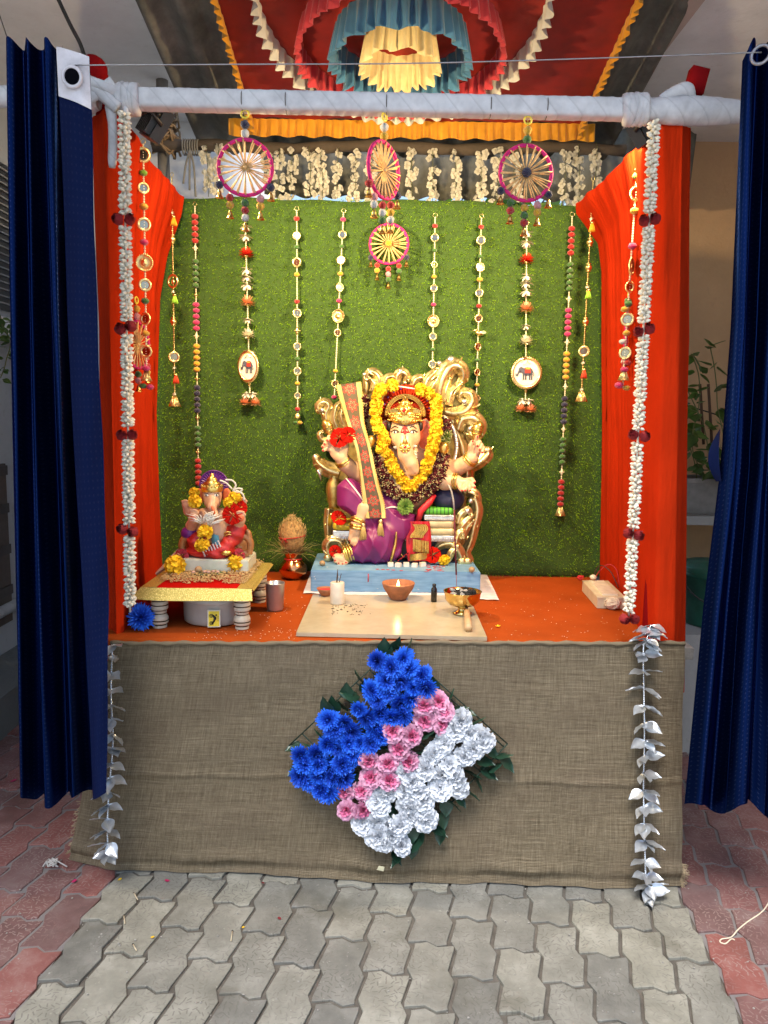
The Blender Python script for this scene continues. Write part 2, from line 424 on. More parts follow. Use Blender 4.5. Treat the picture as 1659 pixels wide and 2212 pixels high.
bbox('window_frame', (-2.018, 4.42, 1.97), (-1.98, 4.46, 2.78), mat('pale_frame', (.5, .5, .46), .6), lw)
bbox('door', (-2.018, 3.2, .35), (-2.005, 4.06, 1.20), wood_d, lw); 
for z in (.5, .72, .94, 1.14): bbox('door_rail', (-2.004, 3.2, z), (-1.995, 4.06, z+.05), mat('door_rail', (.06, .045, .04), .6), lw)
bbox('window_ledge', (-2.018, 3.0, 1.86), (-1.90, 4.30, 1.94), M_WHITE, lw)
ld = bbox('stone_ledge', (-2.6, 2.0, -.013), (-1.72, 4.62, .19), M_STONE); tag(ld, 'dark grey stone ledge along the left wall', 'ledge')
pp = MB(); pp.tube([(-2.0, 3.2, .43), (-2.0, 4.25, .43)], .03, 12); pp.tube([(-2.0, 4.22, .43), (-2.0, 4.27, .43)], .036, 12)
tag(pp.build('drain_pipe', mat('white_pvc', (.55, .56, .57), .45)), 'pale plastic pipe low on the left wall above the stone ledge', 'pipe')
def slab(name, lo, hi, label):
    o = bbox(name, lo, hi, M_WHITE); struct(o); return o
slab('left_ceiling', (-4.5, .6, 3.12), (-.98, 4.8, 3.24), ''); rc = slab('right_ceiling', (1.16, .6, 3.06), (4.5, 4.8, 3.24), '')
bbox('ceiling_edge', (1.10, .6, 3.03), (1.158, 4.62, 3.24), plaster('pink_plaster', (.58, .47, .42), (.4, .33, .3), .3), rc)
# the house in the back closing the passage and what stands on the ground behind the stall
# ---- corrugated roof
def corr_mat():
    t = NT('cement_sheet'); p = wpos(t); n = t.noise(p, 4, 6, .7); n2 = t.noise(t.mapping(p, (30, 3, 3)), 2, 5)
    c = t.ramp(n, [(.3, (.075, .077, .068)), (.5, (.17, .17, .15)), (.72, (.30, .29, .26))]); c = t.mix(t.math('MULTIPLY', n2, .5), c, (.07, .065, .05))
    t.set(Base_Color=c, Roughness=.9); t.bump(t.noise(p, 50, 4), .3, .006); return t.m
M_CORR = corr_mat()
ROOF = lambda Y: 2.86+.2*(4.05-Y)
rt = thing('corrugated_roof', 'dark weathered corrugated roof sheet over the stall', 'roof', (0, 4, 2.85))
pitch_ = .146; xs = [-.97+i*(2.10/14) for i in range(15)]
def sheet(x0, x1, y0, y1, zf, ph=0, vertical=None, amp=.024):
    def top(u, v):
        x = x0+(x1-x0)*u; wv = amp*math.cos(2*math.pi*x/pitch_+ph)
        if vertical is None:
            y = y0+(y1-y0)*v; return (x, y, zf(y)+wv)
        za, zb = vertical; z = za+(zb-za)*v; return (x, y0+wv+(z-za)*-.18, z-.004*math.cos(2*math.pi*x/pitch_))
    return top
b = MB(); b.grid(sheet(-.97, 1.125, 1.2, 4.19, ROOF), 160, 6); ro = b.build('sheet', M_CORR, rt); md = ro.modifiers.new('s', 'SOLIDIFY'); md.thickness = .007; md.offset = 1
b = MB(); b.grid(sheet(-.66, 1.6, 4.22, 4.22, None, .4, (2.97, 2.632)), 160, 4)
bs_ = b.build('corrugated_screen', M_CORR); bs_.modifiers.new('s', 'SOLIDIFY').thickness = .007
tag(bs_, 'upright corrugated sheet behind the row of white flower strings', 'sheet')
M_POLE = mat('old_pole', (.10, .075, .055), .85, vs=20, bump=.6, bs=40); M_GREYWOOD = mat('grey_wood', (.24, .22, .20), .9, vs=14, bump=.6, bs=60)
pl = MB(); q0 = P(395, 318, 4.0); q1 = P(1350, 322, 4.0); q0 = P(330, 316, 4.0)
pl.tube([q0+(q1-q0)*t+V((0, 0, .008*math.sin(t*17))) for t in [i/30 for i in range(31)]], [.028+.004*math.sin(i*1.9) for i in range(31)], 10)
tag(pl.build('back_pole', M_POLE), 'dark wooden pole under the roof eave carrying the white flower strings', 'pole')
ps = MB(); a = P(347, 150, 4.05); a.z -= 0; ps.tube([(a.x, 4.07, 0), (a.x, 4.07, a.z*.5), (a.x, 4.07, a.z)], [.034, .032, .03], 10)
tag(ps.build('corner_post', M_GREYWOOD), 'grey wooden post with rope lashing behind the left floodlight', 'post')
M_COIR = mat('coir_rope', (.30, .20, .11), .95, vs=60, bump=.8, bs=200)
rp = MB(); c = P(357, 275, 4.02)
for k in range(26):
    ang = rnd(0, 6.3); rr = rnd(.035, .075); pts = []
    nrm = face_to((rnd(-1, 1), rnd(-.6, .6), rnd(-1, 1)))
    for i in range(13):
        a_ = i/12*2*math.pi*rnd(.9, 1); pts.append(c+V((rnd(-.03, .03), 0, rnd(-.09, .09)))*.3+nrm @ V((rr*math.cos(a_), rr*math.sin(a_), 0))+V((0, 0, (k-13)*.007)))
    rp.tube(pts, .006, 5)
tag(rp.build('rope_lashing', M_COIR), 'brown coir rope knotted round the corner post and back pole', 'rope')
M_STRING = mat('grey_string', (.25, .24, .22), .9); kn = MB(); c = P(410, 314, 3.96)
for k in range(7): kn.torus(c+V(((k-3)*.012, .03, 0)), .036, .004, rotm('Z', R(90)), 16, 5)
for k in range(3): kn.tube(spl([c+V((.0, 0, -.02)), c+V((.02*k-.02, -.01, -.1)), c+V((.03*k-.035, 0, -.18-.03*k))], 5), .005, 5)
tag(kn.build('pole_tie', M_STRING), 'grey cord wound round the left end of the back pole', 'cord')
# ---- cloth ceiling with ruffle rings
def satin(name, col, rough=.38, sheen=.3):
    t = NT(name); p = t.coord('Object'); n = t.noise(p, 14, 3); c = t.ramp(n, [(.3, tuple(x*.8 for x in col)), (.7, tuple(min(1, x*1.15) for x in col))]); t.set(Base_Color=c, Roughness=rough); t.b.inputs['Sheen Weight'].default_value = sheen; t.b.inputs['Specular IOR Level'].default_value = .45; t.bump(t.noise(p, 220, 2), .06, .002); return t.m
S_RED, S_YEL, S_GREY, S_PINK, S_BLUE, S_GOLD = satin('ceiling_red', (.25, .009, .004), .7, .02), satin('ruffle_yellow', (.66, .30, .02)), satin('ruffle_grey', (.55, .55, .48)), satin('ruffle_pink', (.48, .04, .05)), satin('ruffle_blue', (.05, .16, .27)), satin('ruffle_gold', (.70, .56, .27))
CY0, CY1, CX0, CX1 = 1.7, 3.75, -.635, .875
CEIL = lambda x, Y: 2.835+.2*(3.75-Y)-.035*math.sin(math.pi*min(1, max(0, (x-CX0)/(CX1-CX0))))*math.sin(math.pi*min(1, max(0, (Y-CY0)/(CY1-CY0))))
ct = thing('ceiling_cloth', 'red ceiling cloth with concentric ruffle rings under the roof', 'canopy', (.1, 3.0, 2.95))
b = MB(); b.grid(lambda u, v: (CX0+(CX1-CX0)*u, CY0+(CY1-CY0)*v, CEIL(CX0+(CX1-CX0)*u, CY0+(CY1-CY0)*v)+.006*math.sin(u*31+v*9)*math.sin(v*23)), 40, 50); b.build('panel', S_RED, ct)
def ruffle(name, path, drop, m, waves, amp, closed, out=None, flare=.25, seed=1):
    """gathered strip: path = list of (x,y) on the ceiling; hangs `drop` with wavy folds"""
    rs = random.Random(seed); k = len(path); vs = []; rows = 7
    L = [0]
    for i in range(1, k+1): L.append(L[-1]+math.dist(path[i % k], path[i-1]))
    ph = [rs.uniform(-.9, .9) for _ in range(40)]
    for r_ in range(rows):
        t = r_/(rows-1)
        for i, (x, y) in enumerate(path):
            a = path[(i+1) % k] if closed or i < k-1 else path[i]; c_ = path[i-1] if closed or i > 0 else path[i]
            tx, ty = a[0]-c_[0], a[1]-c_[1]; l = math.hypot(tx, ty) or 1; nx, ny = -ty/l, tx/l
            s = L[i]/L[-1 if closed else -2]*waves; j = int(s) % 39
            wob = math.sin(2*math.pi*s+.8*math.sin(s*1.7))+.14*math.sin(5*math.pi*s)
            d = amp*(.25+.9*t)*wob+flare*drop*t*(.5 if closed else .3)
            z = CEIL(x, y)-.004-drop*t*(1+.06*math.sin(s*2.3)+.05*wob*t)
            vs.append((x+nx*d, y+ny*d, z))
    fs = [(r_*k+i, r_*k+(i+1) % k, (r_+1)*k+(i+1) % k, (r_+1)*k+i) for r_ in range(rows-1) for i in range(k if closed else k-1)]
    b = MB(); b.add(vs, fs); o = b.build(name, m, ct); return o
def ringp(cx, cy, rx, ry, n): return [(cx+rx*math.cos(-2*math.pi*i/n), cy+ry*math.sin(-2*math.pi*i/n)) for i in range(n)]
RCX, RCY = .035, 3.22
ruffle('gold_ruffle', ringp(RCX, 3.14, .132, .120, 320), .130, S_GOLD, 22, .011, True)
ruffle('blue_ruffle', ringp(RCX, 3.12, .245, .215, 420), .130, S_BLUE, 34, .015, True, seed=2)
ruffle('pink_ruffle', ringp(RCX, 3.17, .385, .37, 560), .09, S_PINK, 48, .013, True, seed=3)
ruffle('grey_ruffle', ringp(RCX, 2.98, .515, .62, 700), .08, S_GREY, 58, .013, True, seed=4)
yb = [(-.745+1.69*i/420, CY1-.005) for i in range(421)]; ruffle('yellow_ruffle', yb[::-1], .078, S_YEL, 40, .011, False, seed=5)
for xx, rev in ((CX0, 1), (CX1, 0)):
    pth = [(xx, CY0+(CY1-CY0-.01)*i/460) for i in range(461)]
    ruffle('yellow_ruffle', pth[::-1] if rev else pth, .07, S_YEL, 42, .011, False, seed=6+rev)
# ================================================================ STALL: table, cloths, frame
TZ = .785; YF = 2.335; YB = 3.40
def felt(name, col, spk=None, crease=False):
    t = NT(name); p = wpos(t); n = t.noise(p, 6, 5); n2 = t.noise(p, 260, 3, .7)
    c = t.ramp(n, [(.3, tuple(x*.85 for x in col)), (.7, tuple(min(1, x*1.1) for x in col))]); c = t.mix(t.math('MULTIPLY', n2, .25), c, tuple(x*.6 for x in col))
    if spk: c = t.mix(t.ramp(t.noise(p, 95, 2, .4), [(.73, (0, 0, 0)), (.76, (1, 1, 1))]), c, spk)
    t.set(Base_Color=c, Roughness=.95); t.b.inputs['Specular IOR Level'].default_value = .05; b1 = t.bump(n2, .25, .003)
    if crease: t.bump(t.noise(t.mapping(p, (11, 11, 1.3)), 1, 4, .6), .55, .03, b1)
    return t.m
M_ORANGE = felt('orange_felt', (.38, .066, .010), (.44, .22, .10))
tb = thing('display_table', 'long table under the orange cover and burlap skirt', 'table', (.04, 2.9, 0))
bbox('table_top', (-.90, YF+.03, TZ-.05), (.99, YB+.06, TZ-.012), M_GREYWOOD, tb)
for x in (-.84, .93):
    for y in (YF+.1, YB-.05): bbox('leg', (x-.03, y-.03, -.012), (x+.03, y+.03, TZ-.052), M_GREYWOOD, tb)
xl, xr = P(236, 1387, YF).x, P(1482, 1388, YF).x
b = MB(); prof = [(YB+.05, TZ)]+[(YB+.05-(YB+.05-YF-.02)*i/20, TZ) for i in range(1, 21)]+[(YF+.008, TZ-.002), (YF+.001, TZ-.008), (YF-.001, TZ-.018), (YF-.001, TZ-.05)]
def cov(u, v):
    k = v*(len(prof)-1); i = min(int(k), len(prof)-2); f = k-i; y = prof[i][0]*(1-f)+prof[i+1][0]*f; z = prof[i][1]*(1-f)+prof[i+1][1]*f
    wx = xl-.05+(xr-xl+.030)*u; return (wx, y, z+(.0012*math.sin(wx*9+y*4)+.0008*math.sin(wx*23-y*17))*(z > TZ-.003))
b.grid(cov, 80, len(prof)-1); tag(b.build('orange_table_cover', M_ORANGE), 'orange red felt cover on the table top under the offerings', 'table cover')
# ---- burlap skirt
def burlap():
    t = NT('burlap'); uv = t.coord('UV'); p = wpos(t)
    h1 = t.noise(t.mapping(uv, (14, 420, 1)), 1, 4, .75); h2 = t.noise(t.mapping(uv, (520, 10, 1)), 1, 3, .7); big = t.noise(t.mapping(uv, (5, 3, 1)), 1, 4)
    cr = t.noise(t.mapping(uv, (3, 26, 1)), 1, 3)
    wx = t.new('ShaderNodeTexWave', wave_type='BANDS', bands_direction='X'); wx.inputs['Scale'].default_value = 150; wx.inputs['Distortion'].default_value = 1.5; wx.inputs['Detail Scale'].default_value = 4; t.ln(t.mapping(uv, (1, .1, 1)), wx.inputs[0])
    wy = t.new('ShaderNodeTexWave', wave_type='BANDS', bands_direction='Y'); wy.inputs['Scale'].default_value = 60; wy.inputs['Distortion'].default_value = 2.2; wy.inputs['Detail Scale'].default_value = 3; t.ln(t.mapping(uv, (.6, 1, 1)), wy.inputs[0])
    h3 = t.noise(t.mapping(uv, (9, 150, 1)), 1, 3, .7); h4 = t.noise(t.mapping(uv, (230, 7, 1)), 1, 3, .7)
    f = t.math('ADD', t.math('ADD', t.math('MULTIPLY', h1, .42), t.math('MULTIPLY', h2, .30)), t.math('ADD', t.math('MULTIPLY', h3, .17), t.math('MULTIPLY', h4, .11)))
    c = t.ramp(f, [(.40, (.12, .092, .058)), (.5, (.25, .197, .128)), (.61, (.41, .335, .225))])
    wv = t.math('MULTIPLY', wx.outputs['Fac'], wy.outputs['Fac']); c = t.mix(t.math('MULTIPLY', t.math('SUBTRACT', 1, wv), .30), c, (.085, .058, .03))
    c = t.mix(t.math('MULTIPLY', t.ramp(big, [(.45, (0, 0, 0)), (.7, (1, 1, 1))]), .35), c, (.20, .145, .10))
    t.set(Base_Color=c, Roughness=.95); t.b.inputs['Specular IOR Level'].default_value = .1
    b1 = t.bump(t.math('ADD', f, wv), .8, .004); t.bump(t.noise(t.mapping(p, (2.2, 2.2, 5)), 1, 4, .6), .5, .03, b1); return t.m
M_BURLAP = burlap()
bl = [(0, 1860), (.06, 1876), (.3, 1890), (.62, 1909), (.93, 1918), (1, 1916)]
def skirt(u, v):
    tx = 240+(1479-240)*u; bx = 147+(1472-147)*u
    top = P(tx, 1389+1.0*math.sin(u*9)+.5*math.sin(u*31), YF-.006); bot = PZ(bx, interp(bl, u), .006)
    q = top.lerp(bot, v); q.y -= .012*math.sin(v*math.pi)*0
    fold = .0065*math.sin(u*17+v*4+1.5*math.sin(v*5))+.004*math.sin(u*47-v*6+math.sin(u*9))+.0022*math.sin(u*9+v*19)+.002*math.sin(u*120+v*2)*v**3
    q.y += fold*min(1, v*6); q.y -= .006*math.exp(-((v-.565-.004*math.sin(u*30))/.012)**2)       # pressed crease
    q.y -= .012*math.exp(-((v-.93)/.03)**2)*(.5+.5*math.sin(u*26+1)) - .007*math.exp(-((v-.97)/.02)**2)
    q.z = max(q.z, .004+.002*math.sin(u*70))
    return q
b = MB(); b.grid(skirt, 260, 130, uv=True)
sk = thing('burlap_skirt', 'brown burlap cloth hanging down the front of the table', 'cloth', (0, YF, 0)); b.build('cloth', M_BURLAP, sk)
b = MB(); b.tube([skirt(i/160, .004)+V((0, -.001, .004+.0015*math.sin(i*.7))) for i in range(161)], [.0065+.0015*math.sin(i*1.3) for i in range(161)], 8)
b.build('rolled_hem', M_BURLAP, sk)
fr = MB()
for i in range(60):
    v = rnd(.90, 1); q = skirt(1, v); d = V((rnd(.006, .022), -rnd(0, .006), rnd(-.012, .006))); fr.tube([q, q+d*.5+V((0, 0, .002)), q+d], .0011, 4)
for i in range(45):
    v = rnd(.72, 1); q = skirt(0, v); d = V((-rnd(.004, .016), -rnd(0, .006), rnd(-.01, .004))); fr.tube([q, q+d], .001, 4)
stuff(fr.build('frayed_edge', mat('jute_thread', (.36, .27, .16), .9), sk))
# ---- cloth-wrapped cross beam
def wrapm():
    t = NT('white_wrap'); p = t.coord('Object'); n = t.noise(p, 25, 4); c = t.ramp(n, [(.3, (.52, .52, .54)), (.7, (.70, .70, .72))]); t.set(Base_Color=c, Roughness=.75); 
    wv = t.new('ShaderNodeTexWave', wave_type='BANDS', bands_direction='X', wave_profile='SAW'); wv.inputs['Scale'].default_value = 6; wv.inputs['Distortion'].default_value = 1.2; wv.inputs['Detail'].default_value = 2; wv.inputs['Detail Scale'].default_value = .6; t.ln(t.mapping(p, (1, .4, 1), (0, R(42), 0)), wv.inputs[0])
    t.set(Base_Color=t.mix(t.math('MULTIPLY', t.ramp(wv.outputs['Fac'], [(.0, (1, 1, 1)), (.12, (0, 0, 0))]), .35), c, (.30, .30, .31))); t.bump(t.math('ADD', wv.outputs['Fac'], t.math('MULTIPLY', t.noise(p, 60, 4), .3)), .5, .006); return t.m
M_WRAP = wrapm()
bm_ = thing('cross_beam', 'long white cloth wrapped beam across the front of the stall', 'beam', P(830, 225, 2.36))
bA, bB = P(-70, 207, 2.37), P(1640, 243, 2.37)
def beam_seg(t0, t1, r0, k, name, tw=34, sq=True):
    b = MB(); n = 32; vs = []; N = k
    ax = (bB-bA).normalized()
    for i in range(N+1):
        t = t0+(t1-t0)*i/N; c = bA.lerp(bB, t); rr = r0(t)
        for j in range(n):
            a = 2*math.pi*j/n; s = (((math.cos(a)**8+math.sin(a)**8))**-.125) if sq else 1
            phs = (t*tw+a/(2*math.pi)) % 1.0; rr2 = rr*(s**.8)*(.985+.03*phs)+.0004*math.sin(t*430+a*2)
            vs.append(c+V((0, math.cos(a)*rr2, math.sin(a)*rr2)))
    fs = [(i*n+j, i*n+(j+1) % n, (i+1)*n+(j+1) % n, (i+1)*n+j) for i in range(N) for j in range(n)]; fs += [tuple(range(n)), tuple(N*n+j for j in range(n))[::-1]]
    b.add(vs, fs); return b.build(name, M_WRAP, bm_)
beam_seg(.205, .86, lambda t: .0285, 420, 'wrapped_span')
beam_seg(.0, .165, lambda t: .030+.028*max(0, math.sin((t-.09)/.075*math.pi))*(t > .09), 120, 'wrapped_end', 60, False)
beam_seg(.855, 1.0, lambda t: .031+.009*math.sin((t-.855)/.12*math.pi)*(t < .975), 120, 'wrapped_end', 46, False)
def knot(c, r, n, name='knot'):
    b = MB()
    for k in range(n):
        Mx = face_to((1, rnd(-.25, .25), rnd(-.25, .25))); pts = [c+V(((k-n/2)*.009, 0, 0))+Mx @ V((r*rnd(.95, 1.08)*math.cos(i/18*2*math.pi), r*rnd(.95, 1.08)*math.sin(i/18*2*math.pi), 0)) for i in range(18)]
        b.tube(pts, .009, 6, closed=True, sq=1.4)
    return b.build(name, M_WRAP, bm_)
knot(bA.lerp(bB, .205), .037, 6); knot(bA.lerp(bB, .845), .036, 7)
b = MB(); c = bA.lerp(bB, .165)
b.tube(spl([c+V((-.09, -.03, -.045)), c+V((0, -.045, -.01)), c+V((.06, -.042, .03))], 8), .012, 8, sq=1.5); b.tube(spl([c+V((-.05, -.03, .06)), c+V((.01, -.048, .01)), c+V((.07, -.04, -.04))], 8), .012, 8, sq=1.5)
b.tube(spl([c+V((-.06, -.045, .045)), c+V((.03, -.05, .015)), c+V((.065, -.03, .005))], 8), [.02]*5+[.016]*12, 8)
b.tube(spl([c+V((.045, -.03, -.03)), c+V((.05, -.03, -.10)), c+V((.045, -.03, -.2))], 6), [.011, .011, .010, .010, .009, .009, .009, .009, .009, .009, .009, .008, .006], 8, sq=1.5)
b.tube(spl([c+V((.085, -.025, -.03)), c+V((.09, -.03, -.10)), c+V((.088, -.03, -.155))], 6), [.007]*12+[.010], 8, sq=1.4); b.build('tie_tail', M_WRAP, bm_)
b = MB(); c = bA.lerp(bB, .885); b.tube(spl([c+V((-.03, -.01, .03)), c+V((.01, -.02, .045)), c+V((.045, -.02, .052)), c+V((.065, 0, .035)), c+V((.08, 0, .02))], 6), [.006+.008*math.sin(i/24*3.14) for i in range(25)], 8, sq=1.4); b.build('tie_loop', M_WRAP, bm_)
st_ = MB()
for px in (527, 620, 832, 1060, 1180, 1395):
    t = (px+70)/1710; c = bA.lerp(bB, t); st_.torus(c+V((rnd(-.004, .004), 0, 0)), .0325, .0013, rotm('Z', R(90)), 16, 4)
st_.build('thread_tie', mat('dark_thread', (.12, .11, .1), .8), bm_)
# ---- posts
M_REDCLOTH = felt('red_cloth', (.50, .028, .004), None, True); M_REDDARK = felt('dark_red_cloth', (.24, .006, .008))
for px, lb in ((222, 'left'), (1468, 'right')):
    c = P(px, 260, 2.46); t_ = thing('stall_post', 'red cloth covered post at the front %s corner of the stall' % lb, 'post', (c.x, 2.46, 0))
    b = MB(); b.tube([(c.x, 2.46, 0), (c.x, 2.46, 1.2), (c.x, 2.46, c.z+.13 if px < 800 else c.z+.10)], .020, 12); b.build('pole', M_REDDARK, t_)
    b = MB(); top = V((c.x, 2.40, c.z+(.135 if px < 800 else .105)))
    if px < 800: b.ell(top+V((-.005, 0, -.02)), (.045, .035, .045), 14, 9)
    else: b.box(top+V((.02, 0, -.02)), (.05, .04, .07), rotm('Y', R(12)))
    b.build('cloth_cap', M_REDDARK, t_)
# ---- red side drapes
def drape(name, label, front, rear, zt, seed, folds, zb=.60):
    rs = random.Random(seed); F = [([4, 7, 11, 17, 26, 39, 55][k_], rs.uniform(0, 6.3), rs.uniform(-1.5, 1.5)) for k_ in range(7)]
    def fn(u, v):
        z = zt(u)+(zb-zt(u))*v
        pts = front(z)+[rear(z)]; L = [0]
        for a, c_ in zip(pts, pts[1:]): L.append(L[-1]+(c_-a).length)
        s = u*L[-1]; i = 0
        while i < len(L)-2 and s > L[i+1]: i += 1
        f = (s-L[i])/(L[i+1]-L[i]); q = pts[i].lerp(pts[i+1], f); t = (pts[i+1]-pts[i]).normalized(); nr = V((t.y, -t.x, 0))
        d = 0
        for k, (fr_, ph, sl_) in enumerate(F): d += math.sin(fr_*s+ph+sl_*v*2.2)*folds/(1+k*.35)
        d *= .45+.55*min(1, 4*abs(v-.35)+.2)
        q = q+nr*d; q.z = z; return q
    b = MB(); b.grid(fn, 170, 90, uv=True); o = b.build(name, M_REDCLOTH); tag(o, label, 'drape'); return o
def at_z(px_tab, z, Y):
    """x of a picture outline [(y, x), ...] at depth Y for height z"""
    y = project((0, Y, z))[1]; return P(interp(px_tab, y), y, Y).x
lrear = [(250, 372), (430, 399), (470, 393), (560, 362), (650, 346), (900, 338), (1100, 345), (1240, 352), (1330, 350)]
def lfront(z):
    x1 = at_z([(240, 205), (1330, 236), (1500, 240)], z, 2.45); x2 = at_z([(240, 222), (1330, 246), (1500, 250)], z, 2.36); x3 = at_z([(240, 262), (700, 262), (1330, 264), (1500, 266)], z, 2.37)
    return [V((x1-.02, 2.52, 0)), V((x1, 2.45, 0)), V((x2, 2.372, 0)), V((x3, 2.40, 0))]
drape('side_drape', 'orange red cloth drape on the left side of the stall', lfront, lambda z: V((at_z(lrear, z, 3.34), 3.34, 0)), lambda u: 2.375-.03*math.sin(u*3.14), 3, .0055)
rrear = [(240, 1236), (455, 1243), (480, 1262), (520, 1290), (580, 1297), (900, 1299), (1240, 1297), (1340, 1297)]
def rfront(z):
    x1 = at_z([(260, 1506), (1390, 1480), (1600, 1474)], z, 2.44); x2 = at_z([(260, 1480), (1390, 1458), (1600, 1450)], z, 2.36); x3 = at_z([(260, 1432), (700, 1436), (1390, 1418)], z, 2.39); x4 = at_z([(260, 1400), (700, 1405), (1390, 1398)], z, 2.46)
    return [V((x1+.02, 2.54, 0)), V((x1, 2.44, 0)), V((x2, 2.365, 0)), V((x3, 2.385, 0)), V((x4, 2.46, 0))]
drape('side_drape', 'orange red cloth drape on the right side of the stall', rfront, lambda z: V((at_z(rrear, z, 3.34), 3.34, 0)), lambda u: 2.372-.03*math.sin(u*3.14), 8, .0055)
# ---- grass mat
mt = thing('grass_mat', 'bright green artificial grass mat hung as the backdrop', 'grass mat', (0, YB, TZ))
MX0, MX1, MZ0, MZ1 = -1.04, 1.03, TZ+.004, 2.385
def matz(x): return MZ1+.006*math.sin(x*7)+.004*math.sin(x*19+1)
def maty(x, z): return YB+.012*math.sin(x*4+z*2.2)-.035*max(0, (.93-z)/.15)**2*(1 if z < .93 else 0)
b = MB(); b.grid(lambda u, v: (MX0+(MX1-MX0)*u, maty(MX0+(MX1-MX0)*u, MZ0+(matz(MX0+(MX1-MX0)*u)-MZ0)*v), MZ0+(matz(MX0+(MX1-MX0)*u)-MZ0)*v), 60, 40)
bk = b.build('backing', mat('mat_backing', (.03, .07, .006), .9), mt); bk.modifiers.new('s', 'SOLIDIFY').thickness = .008; bk.modifiers['s'].offset = 1
def grassm():
    t = NT('plastic_grass'); oi = t.new('ShaderNodeTexCoord'); p = wpos(t); n = t.new('ShaderNodeAttribute', attribute_name='tone').outputs['Fac']; n2 = t.noise(t.mapping(p, (3.5, 3.5, 1.2)), 1, 4)
    c = t.ramp(n, [(.0, (.04, .12, .002)), (.5, (.18, .36, .005)), (.85, (.30, .50, .009)), (1.0, (.34, .54, .014))]); c = t.mix(t.math('MULTIPLY', n2, .25), c, (.10, .21, .006))
    t.set(Base_Color=c, Roughness=.6); t.b.inputs['Specular IOR Level'].default_value = .2; return t.m
NB = 68000; rs = np.random.RandomState(3)
bx = rs.uniform(MX0, MX1, NB); bz = rs.uniform(MZ0, MZ1+.002, NB); by = YB+.012*np.sin(bx*4+bz*2.2)-.035*np.where(bz < .93, np.maximum(0, (.93-bz)/.15)**2, 0)-.002
dirx = rs.normal(0, .42, NB)+.16*np.sin(bx*23); dirz = rs.normal(-.28, .42, NB)+.16*np.sin(bx*60); ln_ = rs.uniform(.014, .025, NB); wd = .0018
d = np.stack([dirx, -np.ones(NB)*.75, dirz], 1); d /= np.linalg.norm(d, axis=1)[:, None]; sd = np.cross(d, rs.normal(0, 1, (NB, 3))); sd /= np.linalg.norm(sd, axis=1)[:, None]
o_ = np.stack([bx, by, bz], 1); vs = np.empty((NB, 3, 3)); vs[:, 0] = o_-sd*wd; vs[:, 1] = o_+sd*wd; vs[:, 2] = o_+d*ln_[:, None]
me = bpy.data.meshes.new('grass_pile'); me.vertices.add(NB*3); me.vertices.foreach_set('co', vs.ravel()); me.loops.add(NB*3); me.loops.foreach_set('vertex_index', np.arange(NB*3, dtype='i')); me.polygons.add(NB)
me.polygons.foreach_set('loop_start', np.arange(0, NB*3, 3, dtype='i')); me.materials.append(grassm()); me.update(); me.attributes.new('tone', 'FLOAT', 'FACE').data.foreach_set('value', rs.uniform(0, 1, NB).astype('f')); stuff(link('grass_pile', me, mt))
# ---- blue satin curtains
def navy(name, base, rough, dots=True, metal=0, dk=.25):
    t = NT(name); uv = t.coord('UV'); c = base
    if dots:
        s = t.new('ShaderNodeVectorMath', operation='FRACTION'); t.ln(t.mapping(uv, (1, 1, 1)), s.inputs[0])
        m1 = t.new('ShaderNodeVectorMath', operation='SUBTRACT'); t.ln(s.outputs[0], m1.inputs[0]); m1.inputs[1].default_value = (.5, .5, 0)
        l = t.new('ShaderNodeVectorMath', operation='LENGTH'); t.ln(m1.outputs[0], l.inputs[0]); dm = t.math('LESS_THAN', l.outputs['Value'], .17)
        c = t.mix(t.math('MULTIPLY', dm, dk), base, tuple(min(1, x*2.0+.05) for x in base)); t.set(Roughness=rough)
    else: t.set(Roughness=rough)
    t.set(Base_Color=c); t.b.inputs['Specular IOR Level'].default_value = .6 if rough < .5 else .15
    if metal:
        t.set(Metallic=metal); tg = t.new('ShaderNodeTangent', direction_type='UV_MAP'); t.ln(tg.outputs[0], t.b.inputs['Tangent']); t.b.inputs['Anisotropic'].default_value = .92; t.b.inputs['Anisotropic Rotation'].default_value = .25
    t.b.inputs['Specular Tint'].default_value = (.18, .36, 1, 1); return t.m
M_SATIN = navy('navy_satin', (.0026, .010, .055), .36, True, .9, .3); M_LINING = navy('navy_lining', (.0035, .0065, .032), .7, True, 0, .10)
def curtain(name, parent, xe, ztop, zbot, Y, nf, amp, m, seed, uvs, fold=None, pow_=1.0):
    rs = random.Random(seed); ph = [rs.uniform(-.7, .7) for _ in range(12)]
    def fn(u, v):
        zt = ztop(u); z = zt+(zbot(u)-zt)*v; x0, x1 = xe(z); uu = u+.035*math.sin(2*math.pi*u*2+v*2.5+seed)*math.sin(math.pi*u)
        s = uu*nf; j = int(s) % 11; wv = math.sin(2*math.pi*s+ph[j]*math.sin(v*2.5))+.12*math.sin(5*math.pi*s+v*4)
        a = amp*(.55+.25*min(1, v*3)+.5*v*math.sin(u*7+seed)**2)
        return V((x0+(x1-x0)*uu, Y-a*wv, z))
    b = MB(); b.grid(fn, 260, 90, uv=True)
    for k in b.uv: b.uv[k] = (b.uv[k][0]*uvs[0], b.uv[k][1]*uvs[1])
    return b.build(name, m, parent)
YC = 2.13
lc = thing('curtain', 'navy satin curtain bunched at the left with white eyelet band showing', 'curtain', P(110, 1715, YC))
zt_ = lambda px, py: P(px, py, YC).z
le = [(90, 14), (1715, 46), (1800, 48)]; rm = [(90, 132), (700, 158), (1715, 206)]
curtain('gathered_panel', lc, lambda z: (at_z(le, z, YC), at_z(rm, z, YC)), lambda u: zt_(60, 94)+.010*math.sin(u*19), lambda u: zt_(100, 1712)-.025*math.sin(min(1, u*1.3)*3.14)+.03*(u < .25)*(1-u*4)*0+.008*math.sin(u*25), YC, 2.9, .030, M_SATIN, 5, (20, 150))
